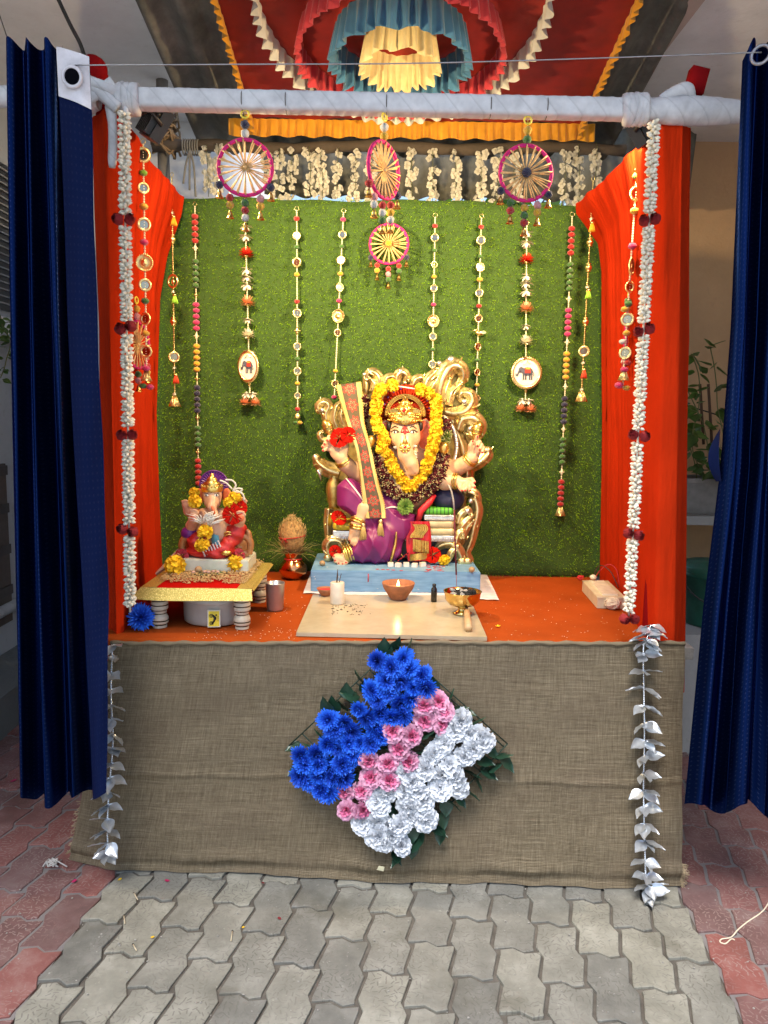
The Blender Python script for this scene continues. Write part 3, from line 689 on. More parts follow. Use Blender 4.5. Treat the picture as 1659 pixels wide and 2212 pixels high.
pm = [(90, 122), (700, 146), (1200, 175), (1735, 200)]; pr = [(90, 192), (210, 196), (1320, 234), (1715, 233)]
b = MB()
def panel(u, v, off=0, zt0=P(160, 108, YC-.045).z, zb0=P(215, 1720, YC-.045).z):
    zt2 = zt0-.022*u; z = zt2+(zb0-.012+.03*u-zt2)*v; x0 = at_z(pm, z, YC-.045); x1 = at_z(pr, z, YC-.045)
    return V((x0+(x1-x0)*u, YC-.045-off-.012*math.sin(u*3.1)+.006*math.sin(v*9+u*2)+.004*math.sin(v*31+u*5)*u, z))
b.grid(panel, 24, 90, uv=True)
for k in b.uv: b.uv[k] = (b.uv[k][0]*7, b.uv[k][1]*100)
b.build('turned_edge', M_LINING, lc)
b = MB(); b.grid(lambda u, v: panel(u*1.0, v*(.058+.006*u)-.003, .003), 16, 10); b.build('header_band', mat('white_band', (.60, .58, .62), .7, bump=.2), lc)
ec = panel(.53, .030, .012); b = MB(); Me = rotm('Z', R(8)); b.torus(ec, .024, .0045, Me, 28, 8, sx=.92); ey = b.build('eyelet_ring', mat('white_band', (.60, .58, .62), .7), lc)
b = MB(); b.lathe([(.0, 0), (.0225, 0)], ec+V((0, -.001, 0)), 28, Me @ rotm('X', R(90))); b.build('eyelet_dark_disc', mat('eyelet_dark', (.004, .004, .006), .95, spec=.0), ey)  # solid black disc, painted dark in place of an open eyelet
b = MB(); b.grid(lambda u, v: P(44-14*math.sin(v*3.1)*(.3+.7*u), 905+105*v, YC-.01+.02*u), 4, 12); b.build('tie_back', M_LINING, lc)
rcn = thing('curtain', 'navy satin curtain hanging at the right edge of the view', 'curtain', P(1600, 1750, YC))
re_ = [(85, 1606), (700, 1578), (1000, 1556), (1300, 1520), (1750, 1478), (1800, 1476)]; rr_ = [(85, 1750), (1750, 1720)]
curtain('gathered_panel', rcn, lambda z: (at_z(re_, z, YC), at_z(rr_, z, YC)), lambda u: zt_(1640, 88)-.05*max(0, 1-u*5)**2+.008*math.sin(u*17), lambda u: zt_(1560, 1748)+.03*math.sin(u*14+.4), YC, 2.7, .036, M_SATIN, 9, (26, 150))
b = MB(); b.torus(P(1643, 118, YC-.05), .022, .004, rotm('Z', R(-40)), 24, 8); b.build('eyelet_ring', mat('grey_eyelet', (.35, .36, .4), .4, .6), rcn)
b = MB(); b.grid(lambda u, v: P(1556-(30*math.sin(v*2.6))*(.2+.8*u)+6*v, 925+115*v, YC-.015+.02*u), 5, 12); b.build('tie_back', M_LINING, rcn)
# ---- curtain wire
b = MB(); w0 = P(162, 141, YC-.06); w1 = P(1645, 113, YC-.06); wm = P(880, 137, YC-.06)
b.tube(spl([w0, P(520, 139, YC-.06), wm, P(1250, 127, YC-.06), w1], 10), .0018, 6); tag(b.build('curtain_wire', mat('steel_wire', (.32, .32, .33), .4, .8)), 'thin grey wire stretched across the top between the curtains', 'wire')
b = MB(); b.tube(spl([P(122, -10, 2.6), P(150, 50, 2.55), P(172, 92, 2.5), P(186, 128, 2.45), P(205, 150, 2.42)], 8), .006, 8); tag(b.build('black_cable', mat('black_rubber', (.012, .012, .012), .5)), 'black cable hanging down to the left end of the beam', 'cable')
b = MB(); b.tube([P(-5, 20, 2.6), P(20, 95, 2.3), P(36, 140, 2.15)], .0016, 6); tag(b.build('thin_cord', mat('black_rubber', (.012, .012, .012), .5)), 'thin dark cord rising from the left curtain top', 'cord')
# ---- floodlights
M_BLACK = mat('black_housing', (.012, .012, .013), .45, var=.3); M_GLOW = NT('lamp_glass'); M_GLOW.set(Base_Color=(1, .9, .7), Emission_Color=(1, .75, .4)); M_GLOW.b.inputs['Emission Strength'].default_value = 18; M_GLOW = M_GLOW.m
def flood(px, py, Y, aim, lb, brk):
    c = P(px, py, Y); d = (V(aim)-c).normalized(); Mr = face_to(d, brk)
    t = thing('floodlight', lb, 'floodlight', c)
    b = MB(); b.box(c, (.125, .095, .028), Mr); 
    for k in range(7): b.box(c-d*.022+Mr @ V(((k-3)*.017, 0, 0)), (.005, .085, .022), Mr)
    b.build('housing', M_BLACK, t, False)
    b = MB(); 
    for s in (-1, 1): b.box(c+d*.016+Mr @ V((0, s*.043, 0)), (.125, .010, .008), Mr); b.box(c+d*.016+Mr @ V((s*.058, 0, 0)), (.010, .076, .008), Mr)
    b.build('rim', M_BLACK, t, False)
    b = MB(); b.box(c+d*.0165, (.10, .072, .004), Mr); b.build('lamp_glass', M_GLOW, t, False)
    up = V((c.x, 2.40, bA.lerp(bB, (px+70)/1710).z)); b = MB()
    for s in (-1, 1): b.tube([c+Mr @ V((s*.07, 0, 0)), c+Mr @ V((s*.07, 0, -.04))+V((0, 0, .02)), up+V((s*.03, 0, -.03))], .006, 6)
    b.build('bracket', M_BLACK, t)
    L = bpy.data.lights.new('flood_lamp', 'AREA'); L.shape = 'RECTANGLE'; L.size = .10; L.size_y = .07; L.energy = FLOOD_W; L.color = FLOOD_COL; L.spread = R(140)
    lo = bpy.data.objects.new('flood_lamp', L); COL.objects.link(lo); lo.location = c+d*.026; lo.rotation_euler = d.to_track_quat('-Z', 'Y').to_euler()
    lo.parent = t; lo.matrix_parent_inverse = Matrix.Translation(-c)
flood(337, 268, 2.47, (.30, 3.38, 1.75), 'black floodlight fixed under the left end of the beam', .4)
flood(1385, 280, 2.47, (-.20, 3.38, 1.75), 'black floodlight fixed under the right end of the beam', -.4)
# ================================================================ HANGING DECORATIONS
GOLD = mat('gold_bead', (.86, .70, .32), .28, 1.0, var=.2, vs=90); BRASS = mat('brass', (.62, .42, .13), .3, 1.0, var=.3, vs=60); PEARL = mat('cream_pearl', (.80, .74, .52), .3)
MIRROR = mat('mirror', (.30, .27, .22), .15, 1.0, var=.05)
def fuzz(name, col): return mat(name, col, .95, var=.35, vs=350, bump=.8, bs=500, sheen=.4, spec=.1)
POMC = dict(red=fuzz('pom_red', (.45, .010, .005)), green=fuzz('pom_green', (.05, .16, .02)), pink=fuzz('pom_magenta', (.60, .02, .14)), yellow=fuzz('pom_yellow', (.72, .40, .015)), navy=fuzz('pom_navy', (.012, .012, .05)), white=fuzz('pom_white', (.72, .70, .64)), rose=fuzz('pom_rose', (.70, .30, .32)), lime=fuzz('pom_lime', (.18, .40, .02)))
def noisy_ball(r, sq, seed, n=14, k=9, amp=.12):
    rs = random.Random(seed); b = MB(); b.ell((0, 0, 0), (r, r, r*sq), n, k)
    b.v = [tuple(V(q)*(1+rs.uniform(-amp, amp))) for q in b.v]; return b
POM = {c: noisy_ball(1, .74, i).mesh('pom', m) for i, (c, m) in enumerate(POMC.items())}
POMR = {c: noisy_ball(1, .97, i+20).mesh('pom', m) for i, (c, m) in enumerate(POMC.items())}
def m_mirror():
    b = MB(); b.torus((0, 0, 0), 1, .26, None, 20, 6); 
    for k in range(20): a = k/20*6.283; b.ell((1.12*math.cos(a), -.1, 1.12*math.sin(a)), .17, 6, 4)
    b.lathe([(0, 0), (.85, 0)], (0, 0, 0), 20, rotm('X', R(90)), 1); return b.mesh('mirror_ring', [GOLD, MIRROR])
def m_ring(): b = MB(); b.torus((0, 0, 0), 1, .2, None, 20, 6); b.ell((0, 0, -.1), (.35, .2, .5), 8, 6); return b.mesh('gold_ring', [GOLD])
def m_medal():
    b = MB(); Mx = rotm('X', R(90)); b.lathe([(0, .08), (.35, .10), (.4, .04), (.85, .04), (.9, .12), (1, .1), (1.02, -.04), (0, -.06)], (0, 0, 0), 26, Mx)
    for k in range(26): a = k/26*6.283; b.ell((.97*math.cos(a), -.1, .97*math.sin(a)), .1, 5, 4); b.tube([(.42*math.cos(a), -.06, .42*math.sin(a)), (.82*math.cos(a), -.06, .82*math.sin(a))], .03, 4)
    b.ell((0, -.1, .02), (.2, .12, .3), 8, 6); b.ell((-.15, -.1, -.12), (.12, .1, .16), 8, 6); b.ell((.15, -.1, -.12), (.12, .1, .16), 8, 6); return b.mesh('medallion', [GOLD])
def m_fancy():
    b = MB(); b.lathe([(0, 1.15), (.35, 1.05), (.3, .85), (.62, .62), (.3, .42), (.85, .1), (.85, -.1), (.3, -.42), (.62, -.62), (.3, -.85), (.35, -1.05), (0, -1.15)], (0, 0, 0), 12)
    for k in range(8): a = k/8*6.283; b.ell((.9*math.cos(a), .9*math.sin(a), 0), .2, 6, 4)
    return b
def petal(b, base, d, up, L, W, cup=.25, m=0, tip=.15):
    """one leaf-shaped petal: 6 verts"""
    d = V(d).normalized(); s = d.cross(V(up)); s = s.normalized() if s.length > 1e-6 else d.orthogonal().normalized(); n = s.cross(d); base = V(base)
    b.add([base, base+d*L*.45+s*W/2+n*cup*L*.35, base+d*L*.45-s*W/2+n*cup*L*.35, base+d*L*.9+s*W*tip+n*cup*L, base+d*L*.9-s*W*tip+n*cup*L, base+d*L*.5+n*cup*L*.15], [(0, 1, 5), (0, 5, 2), (1, 3, 5), (5, 4, 2), (5, 3, 4)], m)
def m_jasmine(seed):
    rs = random.Random(seed); b = MB()
    for k in range(15):
        a = k/15*6.283*2+rs.uniform(-.2, .2); petal(b, (0, 0, .1), (math.cos(a), math.sin(a)*.8, rs.uniform(-1.2, .1)), (0, 0, 1), rs.uniform(1.3, 1.65), .75, -.1)
    b.ell((0, 0, .1), .22, 6, 5); return b.mesh('jasmine', mat('jasmine_white', (.80, .77, .62), .7))
def m_spiky(name, m, n=70, seed=0, flat=.75, low=-.45, pw=.34):
    rs = random.Random(seed); b = MB()
    for k in range(n):
        z = low+(1-low)*(k/n); r = math.sqrt(max(0, 1-z*z)); a = k*2.39996; petal(b, (0, 0, -.1), (r*math.cos(a), r*math.sin(a), z*flat+rs.uniform(-.08, .08)), (0, 0, 1), rs.uniform(.95, 1.25), pw, rs.uniform(-.05, .2))
    b.lathe([(.2, -.1), (.34, -.2), (.28, -.38), (.1, -.5)], (0, 0, 0), 10, None, 1); return b.mesh(name, [m, GOLD])
def m_pot(): b = MB(); b.lathe([(.1, 1.2), (.75, 1.15), (.75, 1.0), (.5, .9), (.5, .7), (.95, .3), (1, 0), (.9, -.45), (.5, -.85), (.5, -.95), (.8, -1.05), (.8, -1.15), (.1, -1.2)], (0, 0, 0), 16); return b.mesh('gold_pot', GOLD)
def m_bell(lat=False):
    b = MB(); b.lathe([(.0, 1.0), (.18, 1.0), (.25, .85), (.42, .6), (.5, .2), (.6, -.3), (.85, -.75), (.98, -.85), (.9, -.8), (.5, -.4), (0, -.3)], (0, 0, 0), 16); b.ell((0, 0, -.8), .16, 8, 6)
    if lat:
        for k in range(10):
            a = k/10*6.283
            for s in (1, -1): b.tube([(.3*math.cos(a), .3*math.sin(a), .9), (.62*math.cos(a+s*.35), .62*math.sin(a+s*.35), 0), (1.0*math.cos(a+s*.6), 1.0*math.sin(a+s*.6), -.9)], .07, 4)
    return b.mesh('bell', GOLD if lat else BRASS)
def m_tassel(c):
    b = MB(); rs = random.Random(3); b.lathe([(.1, 1.1), (.4, 1), (.45, .75), (.3, .6)], (0, 0, 0), 10, None, 1)
    for k in range(44): a = k*2.4; r = math.sqrt(k/44); b.tube([(.25*r*math.cos(a), .25*r*math.sin(a), .65), (.55*r*math.cos(a), .55*r*math.sin(a), -.3), (.75*r*math.cos(a), .75*r*math.sin(a), -1+rs.uniform(-.15, .15))], .07, 4)
    return b.mesh('tassel', [c, GOLD])
TH = lambda n, c: mat(n, c, .7, var=.2, vs=200)
MM = dict(mirror=m_mirror(), ring=m_ring(), medal=m_medal(), fancy=m_fancy().mesh('filigree_bead', GOLD), bead2=m_fancy().mesh('filigree_bead', PEARL), jas=m_jasmine(1), jas2=m_jasmine(5),
    f_red=m_spiky('fabric_flower', TH('fabric_red', (.70, .04, .015))), f_or=m_spiky('fabric_flower', TH('fabric_peach', (.85, .42, .22)), seed=2), f_wh=m_spiky('fabric_flower', TH('fabric_cream', (.82, .78, .62)), seed=3), pot=m_pot(), bell=m_bell(), lbell=m_bell(True),
    t_yel=m_tassel(TH('tassel_yellow', (.78, .40, .02))), t_gre=m_tassel(TH('tassel_green', (.30, .62, .05))), t_red=m_tassel(TH('tassel_red', (.72, .06, .02))))
def chain_mesh(pts, r, sp, m, name='bead_chain', sides=6):
    """little beads threaded along a polyline"""
    b = MB(); pts = [V(p) for p in pts]; acc = 0
    for a, c in zip(pts, pts[1:]):
        L = (c-a).length; k = max(1, int(L/sp))
        for i in range(k): b.ell(a.lerp(c, i/k), (r, r, min(sp*.5, r*1.25)), sides, 4)
    return b
def put(kind, parent, p, s, rz=0, name=None, sc=None, tilt=0):
    if isinstance(kind, str): me = MM.get(kind) or POM[kind[4:]]
    else: me = kind
    o = link(name or me.name, me, parent, loc=p, rot=(tilt, 0, rz), scale=sc or s); return o
GI = lambda p: p
def hang(name, label, cat, top, bot, Y, items, chain=True, group=None, bead=.0034, sp=.0072, bm=None, Yb=None):
    A = P(top[0], top[1], Y); B = P(bot[0], bot[1], Yb or Y); t = thing(name, label, cat, A, group)
    if chain:
        chain_mesh([A, B], bead, sp, GOLD).build('bead_chain', bm or PEARL, t)
        b = MB(); b.torus(A+V((0, 0, .009)), .009, .0012, rotm('Z', rnd(-.6, .6)), 14, 5); b.build('hook_ring', GOLD, t)
    for it in items:
        y, kind, s = it[:3]; dx = it[3] if len(it) > 3 else 0; rz = it[4] if len(it) > 4 else rnd(-.5, .5)
        f = (y-top[1])/(bot[1]-top[1]); p = A.lerp(B, f)+V((dx, -.003, 0)); put(kind, t, p, s, rz)
    return t
def pomrow(y0, col, n=5, dy=12.6, s=.0145): return [(y0+i*dy, 'pom_'+col, s) for i in range(n)]
YM = 3.365
itA = pomrow(467, 'red')+[(533, 'bead2', .011)]+pomrow(561, 'green')+[(643, 'fancy', .009)]+pomrow(650+15, 'pink')+[(732, 'bead2', .011)]+pomrow(742, 'yellow')
itA = pomrow(467, 'red')+[(533, 'bead2', .011)]+pomrow(561, 'green')+[(632, 'fancy', .009)]+pomrow(652, 'pink')+[(719, 'bead2', .011)]+pomrow(741, 'yellow')+[(811, 'fancy', .010)]+pomrow(831, 'navy')+[(897, 'fancy', .010)]+pomrow(920, 'green', 4)+[(973, 'fancy', .010)]+pomrow(993, 'red')
hang('pompom_string', 'pompom string in changing colours on the left of the mat, above the small idol', 'hanging', (421, 446), (429, 1052), YM, itA, group='pompom strings')
itF = pomrow(493, 'red')+[(545, 'fancy', .009)]+pomrow(568, 'green')+[(640, 'bead2', .011)]+pomrow(664, 'pink')+[(732, 'bead2', .011)]+pomrow(757, 'yellow')+[(828, 'bead2', .011)]+pomrow(854, 'navy')+[(921, 'bead2', .010)]+pomrow(944, 'green')+[(1016, 'bead2', .011)]+pomrow(1038, 'red')+[(1104, 'lbell', .023)]
hang('pompom_string', 'pompom string in changing colours on the right of the mat, ending in gold bell', 'hanging', (1236, 468), (1210, 1100), YM, itF, group='pompom strings')
def elephant(parent, c, r, rx, face):
    """oval plaque with a painted elephant"""
    Mx = rotm('Z', face); b = MB(); q = lambda x, z, y=0: c+Mx @ V((x*r*rx, -.004-y, z*r))
    b.lathe([(0, 0), (.86, 0)], (0, 0, 0), 30, rotm('X', R(90))); b.v = [tuple(q(x, z)) for x, y, z in b.v]; pl = b.build('plaque', mat('plaque_cream', (.80, .74, .60), .5), parent)
    b = MB(); b.tube([q(.93*math.cos(i/40*6.283), .93*math.sin(i/40*6.283)) for i in range(40)], r*.10, 6, closed=True)
    for i in range(44): a = i/44*6.283; b.ell(q(1.0*math.cos(a), 1.0*math.sin(a)), r*.075, 5, 4)
    b.build('gold_rim', GOLD, parent)
    b = MB(); G = mat('elephant_ink', (.07, .075, .11), .6)
    def fe(x, z, rx_, rz_, m=0, y=.002): b.lathe([(0, 0), (1, 0)], (0, 0, 0), 14, rotm('X', R(90)), m); n = 28; b.v[-n:] = [tuple(q(x+vx*rx_, z+vz*rz_, y)) for vx, vy, vz in b.v[-n:]]
    fe(.06, .08, .38, .27); fe(-.36, .18, .19, .19); fe(-.26, .16, .12, .17, 0, .0035)
    for x in (-.2, -.04, .22, .36): b.add([q(x-.06, -.05, .002), q(x+.06, -.05, .002), q(x+.05, -.45, .002), q(x-.05, -.45, .002)], [(0, 1, 2, 3)])
    tr = [q(x, z, .002) for x, z in ((-.45, .15), (-.56, -.05), (-.6, -.2), (-.68, -.18), (-.7, -.05))]; b.tube(tr, [r*.08, r*.06, r*.05, r*.04, r*.03], 5)
    b.tube([q(.42, .1, .002), q(.5, -.1, .002), q(.48, -.22, .002)], r*.02, 4)
    b.add([q(-.12, .34, .004), q(.26, .34, .004), q(.28, -.02, .004), q(-.12, -.02, .004)], [(0, 1, 2, 3)], 1); b.add([q(-.08, .30, .005), q(.22, .30, .005), q(.22, .22, .005), q(-.08, .22, .005)], [(0, 1, 2, 3)], 2)
    b.build('elephant_print', [G, mat('saddle_red', (.45, .03, .02), .7), mat('saddle_gold', (.6, .4, .05), .6)], pl)
def flower_string(lb, top, bot, yoff, rx, face):
    o = yoff; it = [(488+o, 'jas', .023), (508+o, 'jas2', .025), (546+o, 'f_red', .033), (579+o, 'jas', .024), (594+o, 'jas2', .024), (611+o, 'jas', .026), (650+o, 'f_or', .033), (686+o, 'jas2', .020), (721+o, 'f_wh', .032), (757+o, 'jas', .026), (829+o, 'pot', .007), (849+o, 'jas', .021, -.014), (849+o, 'jas2', .021, .014), (870+o, 'f_or', .028, -.022), (871+o, 'f_or', .028, .023)]
    t = hang('flower_string', lb, 'hanging', top, bot, YM, it, group='flower strings with elephant plaques')
    f = (790+o-top[1])/(bot[1]-top[1]); c = P(*top, YM).lerp(P(*bot, YM), f); elephant(t, c+V((0, -.012, 0)), .066, rx, face)
flower_string('flower and gold bead string with narrow turned elephant plaque, left part of the mat', (529, 450), (540, 862), 0, .70, -.25)
flower_string('flower and gold bead string with round elephant plaque, right part of the mat', (1138, 486), (1135, 876), 14, .98, .05)
mi = 'mirror'; S1 = .0145
def c_end(y): return [(y, 'lbell', .014), (y+16, 'pom_green', .010, -.009), (y+16, 'pom_yellow', .011, .010)]
hang('mirror_string', 'mirror and pearl string between the left elephant plaque and the throne, ending in small bell', 'hanging', (641, 455), (643, 908), YM, [(472, 'pom_red', .013), (508, mi, S1), (532, 'pom_green', .011), (564, mi, .017), (590, 'pom_yellow', .012), (648, 'pom_red', .012), (673, mi, .016), (711, 'fancy', .013), (745, mi, .014), (772, 'pom_green', .011), (799, mi, S1), (826, 'pom_yellow', .011), (853, mi, .012), (883, 'pom_red', .012)]+c_end(897), group='mirror strings')
hang('mirror_string', 'mirror and pearl string leaning behind the gold stole of the large idol', 'hanging', (742, 460), (722, 860), YM, [(474, 'pom_pink', .012), (506, mi, S1), (531, 'pom_green', .011), (560, mi, .0155), (589, 'pom_yellow', .012), (618, mi, .015), (647, 'pom_pink', .012), (680, 'medal', .028, 0, -.3), (716, mi, .014), (800, 'pom_yellow', .011), (828, mi, .014), (858, 'pom_pink', .012)], group='mirror strings')
hang('mirror_string', 'mirror and pearl string with gold coin just above the throne top', 'hanging', (940, 470), (934, 795), YM, [(488, 'pom_red', .012), (513, mi, S1), (540, 'pom_green', .010), (570, 'ring', .012), (596, 'pom_yellow', .011), (621, mi, .013), (656, 'pom_pink', .011), (692, 'medal', .026, 0, .2), (726, mi, .014), (754, 'pom_green', .010), (787, mi, S1)], group='mirror strings')
hang('mirror_string', 'mirror and pearl string with small gold bird, left of the round elephant plaque', 'hanging', (1040, 472), (1028, 890), YM, [(490, 'pom_red', .012), (518, mi, .016), (552, 'pom_green', .010), (575, mi, .016), (601, 'pom_yellow', .013), (630, mi, S1), (658, 'pom_red', .012), (685, mi, .015), (746, mi, .014), (775, 'pom_green', .010), (802, mi, .013), (830, 'pom_yellow', .011), (860, mi, .014), (888, 'pom_red', .011)], group='mirror strings')
b = MB(); c = P(1036, 720, YM)+V((0, -.008, 0)); b.ell(c, (.020, .012, .012), 10, 7); b.ell(c+V((-.018, 0, .011)), .008, 8, 6); petal(b, c+V((.01, 0, 0)), (1, 0, .25), (0, 0, 1), .034, .014, .1); petal(b, c+V((.0, -.01, .004)), (.9, -.1, -.1), (0, -1, 0), .028, .016, .1); b.tube([c+V((-.025, 0, .011)), c+V((-.033, 0, .008))], [.003, .0005], 5)
bird = b.build('gold_bird', GOLD, bpy.data.objects['mirror_string.003'])
# gold tassel strings near the mat edges
def tassel_string(lb, top, bot, Y, ys, s=1, order=('t_yel', 'pot', 'ring', 't_gre', 'pot', 'mid', 't_red', 'lbell')):
    it = []
    for y, k in zip(ys, order):
        if k == 'pot': it.append((y, 'pot', .0135*s))
        elif k == 'ring': it.append((y, 'ring', .024*s))
        elif k == 'mid': it.append((y, mi, .018*s))
        elif k == 'lbell': it.append((y, 'lbell', .024*s))
        else: it.append((y, k, .018*s, .006, 0))
    for y in (ys[0]-18, ys[3]-17, ys[6]-26, ys[7]-18): it.append((y, 'jas', .009*s))
    return hang('tassel_string', lb, 'hanging', top, bot, Y, it, group='gold tassel strings', bm=GOLD)
tassel_string('gold bead string with yellow, green and red tassels beside the left drape', (371, 383), (378, 878), 3.18, [474, 513, 603, 641, 690, 768, 816, 866])
tassel_string('gold bead string with yellow, green and red tassels beside the right drape', (1281, 391), (1255, 862), 3.18, [487, 520, 574, 631, 691, 756, 805, 856], 1, ('t_yel', 'pot', 'pot', 't_gre', 'pot', 'mid', 't_red', 'lbell'))
# nearer mirror strings under the floodlights
S2 = .0145
hang('mirror_string', 'mirror and pompom string under the left floodlight with large gold coin', 'hanging', (309, 312), (317, 828), 2.60, [(334, mi, .020), (372, 'pom_lime', .013), (404, mi, .015), (443, 'pom_yellow', .014), (481, mi, .018), (519, 'pom_pink', .013), (563, 'medal', .027, 0, .15), (611, mi, .017), (646, 'pom_green', .013), (685, mi, .017), (717, 'pom_yellow', .013), (757, mi, .017), (795, 'pom_pink', .013), (812, 'lbell', .018), (834, 'pom_green', .012, -.012), (836, 'pom_pink', .012, .012)], bead=.0038, sp=.008)
hang('mirror_string', 'mirror and pompom string under the right floodlight beside the white bud garland', 'hanging', (1380, 308), (1345, 840), 2.60, [(333, 'ring', .011), (364, mi, .009), (378, 'pom_lime', .014), (416, mi, .019), (452, 'pom_yellow', .014), (527, 'pom_pink', .014), (571, 'medal', .027, 0, 1.0), (615, mi, .015), (652, 'pom_green', .013), (664, 'pom_yellow', .012, -.012), (686, mi, .018), (716, 'pom_yellow', .012), (735, 'pom_white', .011, -.012), (760, mi, .017), (782, 'pom_red', .012, .01), (797, 'pom_pink', .013), (810, 'lbell', .019), (832, 'pom_pink', .014, -.014), (838, 'pom_yellow', .012, .012)], bead=.0038, sp=.008)
# ---- spoked wheels
M_PINKYARN = mat('magenta_yarn', (.58, .012, .16), .8, var=.25, vs=90, bump=.6, bs=260); M_STICK = mat('pale_stick', (.66, .42, .17), .6, var=.25, vs=60); 
sp_ = MB(); sp_.tube([(.004, 0, 0), (.078, -.004, 0)], [.0012, .0023], 6); SPOKE = sp_.mesh('spoke', M_STICK)
rg = MB(); rg.torus((0, 0, 0), .078, .0058, None, 40, 8); rg.v = [tuple(V(q)*(1+random.uniform(-.006, .006))) for q in rg.v]; RING = rg.mesh('rim', M_PINKYARN)
def wheel(lb, px, py, Y, rz, s, topc, hub, dang, topy=None):
    c = P(px, py, Y); t = thing('spoked_wheel', lb, 'wheel hanging', c, 'spoked wheel hangings', absolute=False, rot=(0, 0, rz)); t.scale = (s,)*3
    link('rim', RING, t)
    for k in range(20):
        a = k/20*2*math.pi+rnd(-.05, .05)
        for e in (-1, 1): link('spoke', SPOKE, t, loc=(0, .003*e, 0), rot=(0, a+e*.035, 0))
    if hub: link('hub', POMR[hub], t, loc=(0, -.008, 0), scale=.014)
    else:
        b = MB(); b.ell((0, -.003, 0), (.006, .008, .006), 8, 6); link('hub', b.mesh('hub', M_STICK), t)
    z = .078
    for cn in topc:
        z += .016; link('pom', POMR[cn], t, loc=(0, 0, z), scale=.0125); z += .009
    b = MB(); b.tube([(0, 0, .08), (0, 0, z+.02)], .0009, 4); b.torus((0, 0, z+.02), .011, .0028, None, 16, 6); link('hook', b.mesh('hook', mat('yellow_plastic', (.75, .60, .06), .4)), t)
    for a, cols in dang:
        x = .083*math.sin(a); z0 = -.083*math.cos(a); b = MB(); zz = z0-.006; k0 = zz
        for cn in cols: zz -= .010; link('pom', POMR[cn], t, loc=(x, 0, zz), scale=.0115, rot=(0, 0, rnd(0, 3))); zz -= .011
        link('bell', MM['bell'], t, loc=(x, 0, zz-.016), scale=.0125); b.tube([(x, 0, k0+.01), (x, 0, zz-.004)], .0011, 4)
        link('thread', b.mesh('thread', GOLD), t)
D1 = [(-1.15, ['navy']), (-.58, ['red', 'yellow']), (-.02, ['green', 'red', 'white']), (.55, ['rose', 'yellow']), (1.1, ['navy'])]
D2 = [(-1.1, ['navy']), (-.55, ['green', 'red']), (0, ['yellow', 'green', 'red']), (.5, ['rose', 'yellow']), (1.05, ['navy'])]
D3 = [(-1.1, ['red']), (-.6, ['rose', 'white']), (-.05, ['red', 'white', 'green']), (.5, ['red', 'yellow', 'white']), (1.1, ['navy'])]
wheel('pink rimmed stick wheel with plain hub hanging from the left part of the beam', 530, 362, 2.36, .05, 1.0, ['white', 'navy'], None, D1)
wheel('pink rimmed stick wheel turned edgewise hanging from the middle of the beam', 829, 368, 2.36, .98, 1.0, ['yellow', 'white'], None, D3)
wheel('pink rimmed stick wheel with navy hub hanging from the right part of the beam', 1136, 374, 2.36, .12, .99, ['green', 'yellow'], 'navy', D2)
wheel('smaller pink rimmed wheel with yellow hub against the grass mat', 840, 527, 3.33, -.1, 1.02, ['red'], 'yellow', [(-1.1, ['navy']), (-.6, ['red', 'yellow']), (0, ['red', 'rose', 'green']), (.55, ['red', 'green']), (1.1, ['navy'])])
wheel('pink rimmed wheel seen edgewise beside the left white bud garland', 297, 745, 2.62, 1.38, .98, ['rose', 'yellow'], None, [(-.9, ['yellow', 'navy']), (0, ['green', 'rose']), (.9, ['red', 'yellow'])])
wheel('pink rimmed wheel seen edgewise behind the right mirror string', 1352, 725, 2.68, 1.30, .95, ['yellow', 'green'], None, [(-.9, ['white', 'rose']), (0, ['red', 'yellow']), (.9, ['red', 'white'])])
# ---- white bud garlands on the posts
M_BUD = mat('white_bud', (.86, .80, .65), .55, var=.12, vs=80); M_ROSE = mat('dark_rose', (.26, .010, .014), .8, var=.3, vs=60)
def rose_mesh(seed, m, n=16, name='rose'):
    rs = random.Random(seed); b = MB()
    for k in range(n):
        a = k*2.4; t = (k+1)/n; el = .9-.9*t
        c = V((math.cos(a)*math.cos(el), math.sin(a)*math.cos(el), math.sin(el)*.9)); Mx = face_to(c); w_ = .35+.3*t
        def fn(u, v, c=c, Mx=Mx, w_=w_, a=a):
            x = (u-.5)*2*w_; y = (v-.25)*w_*1.7; zz = -.35*(x*x)/w_+.10*math.sin(u*9+a)*v-.25*y*y
            return c*(.25+.42*t)+Mx @ V((x*(1-.3*v*v), y, zz+.1))
        b.grid(fn, 4, 3)
    b.v = [tuple(V(q)*.95) for q in b.v]; return b.mesh(name, m)
ROSES = [rose_mesh(s, M_ROSE) for s in (1, 2)]
def bud_mesh():
    b = MB(); b.lathe([(0, 1.25), (.30, 1.0), (.62, .55), (.72, .1), (.6, -.35), (.25, -.7), (.2, -1.0), (0, -1.05)], (0, 0, 0), 7); return b
BUD = bud_mesh()
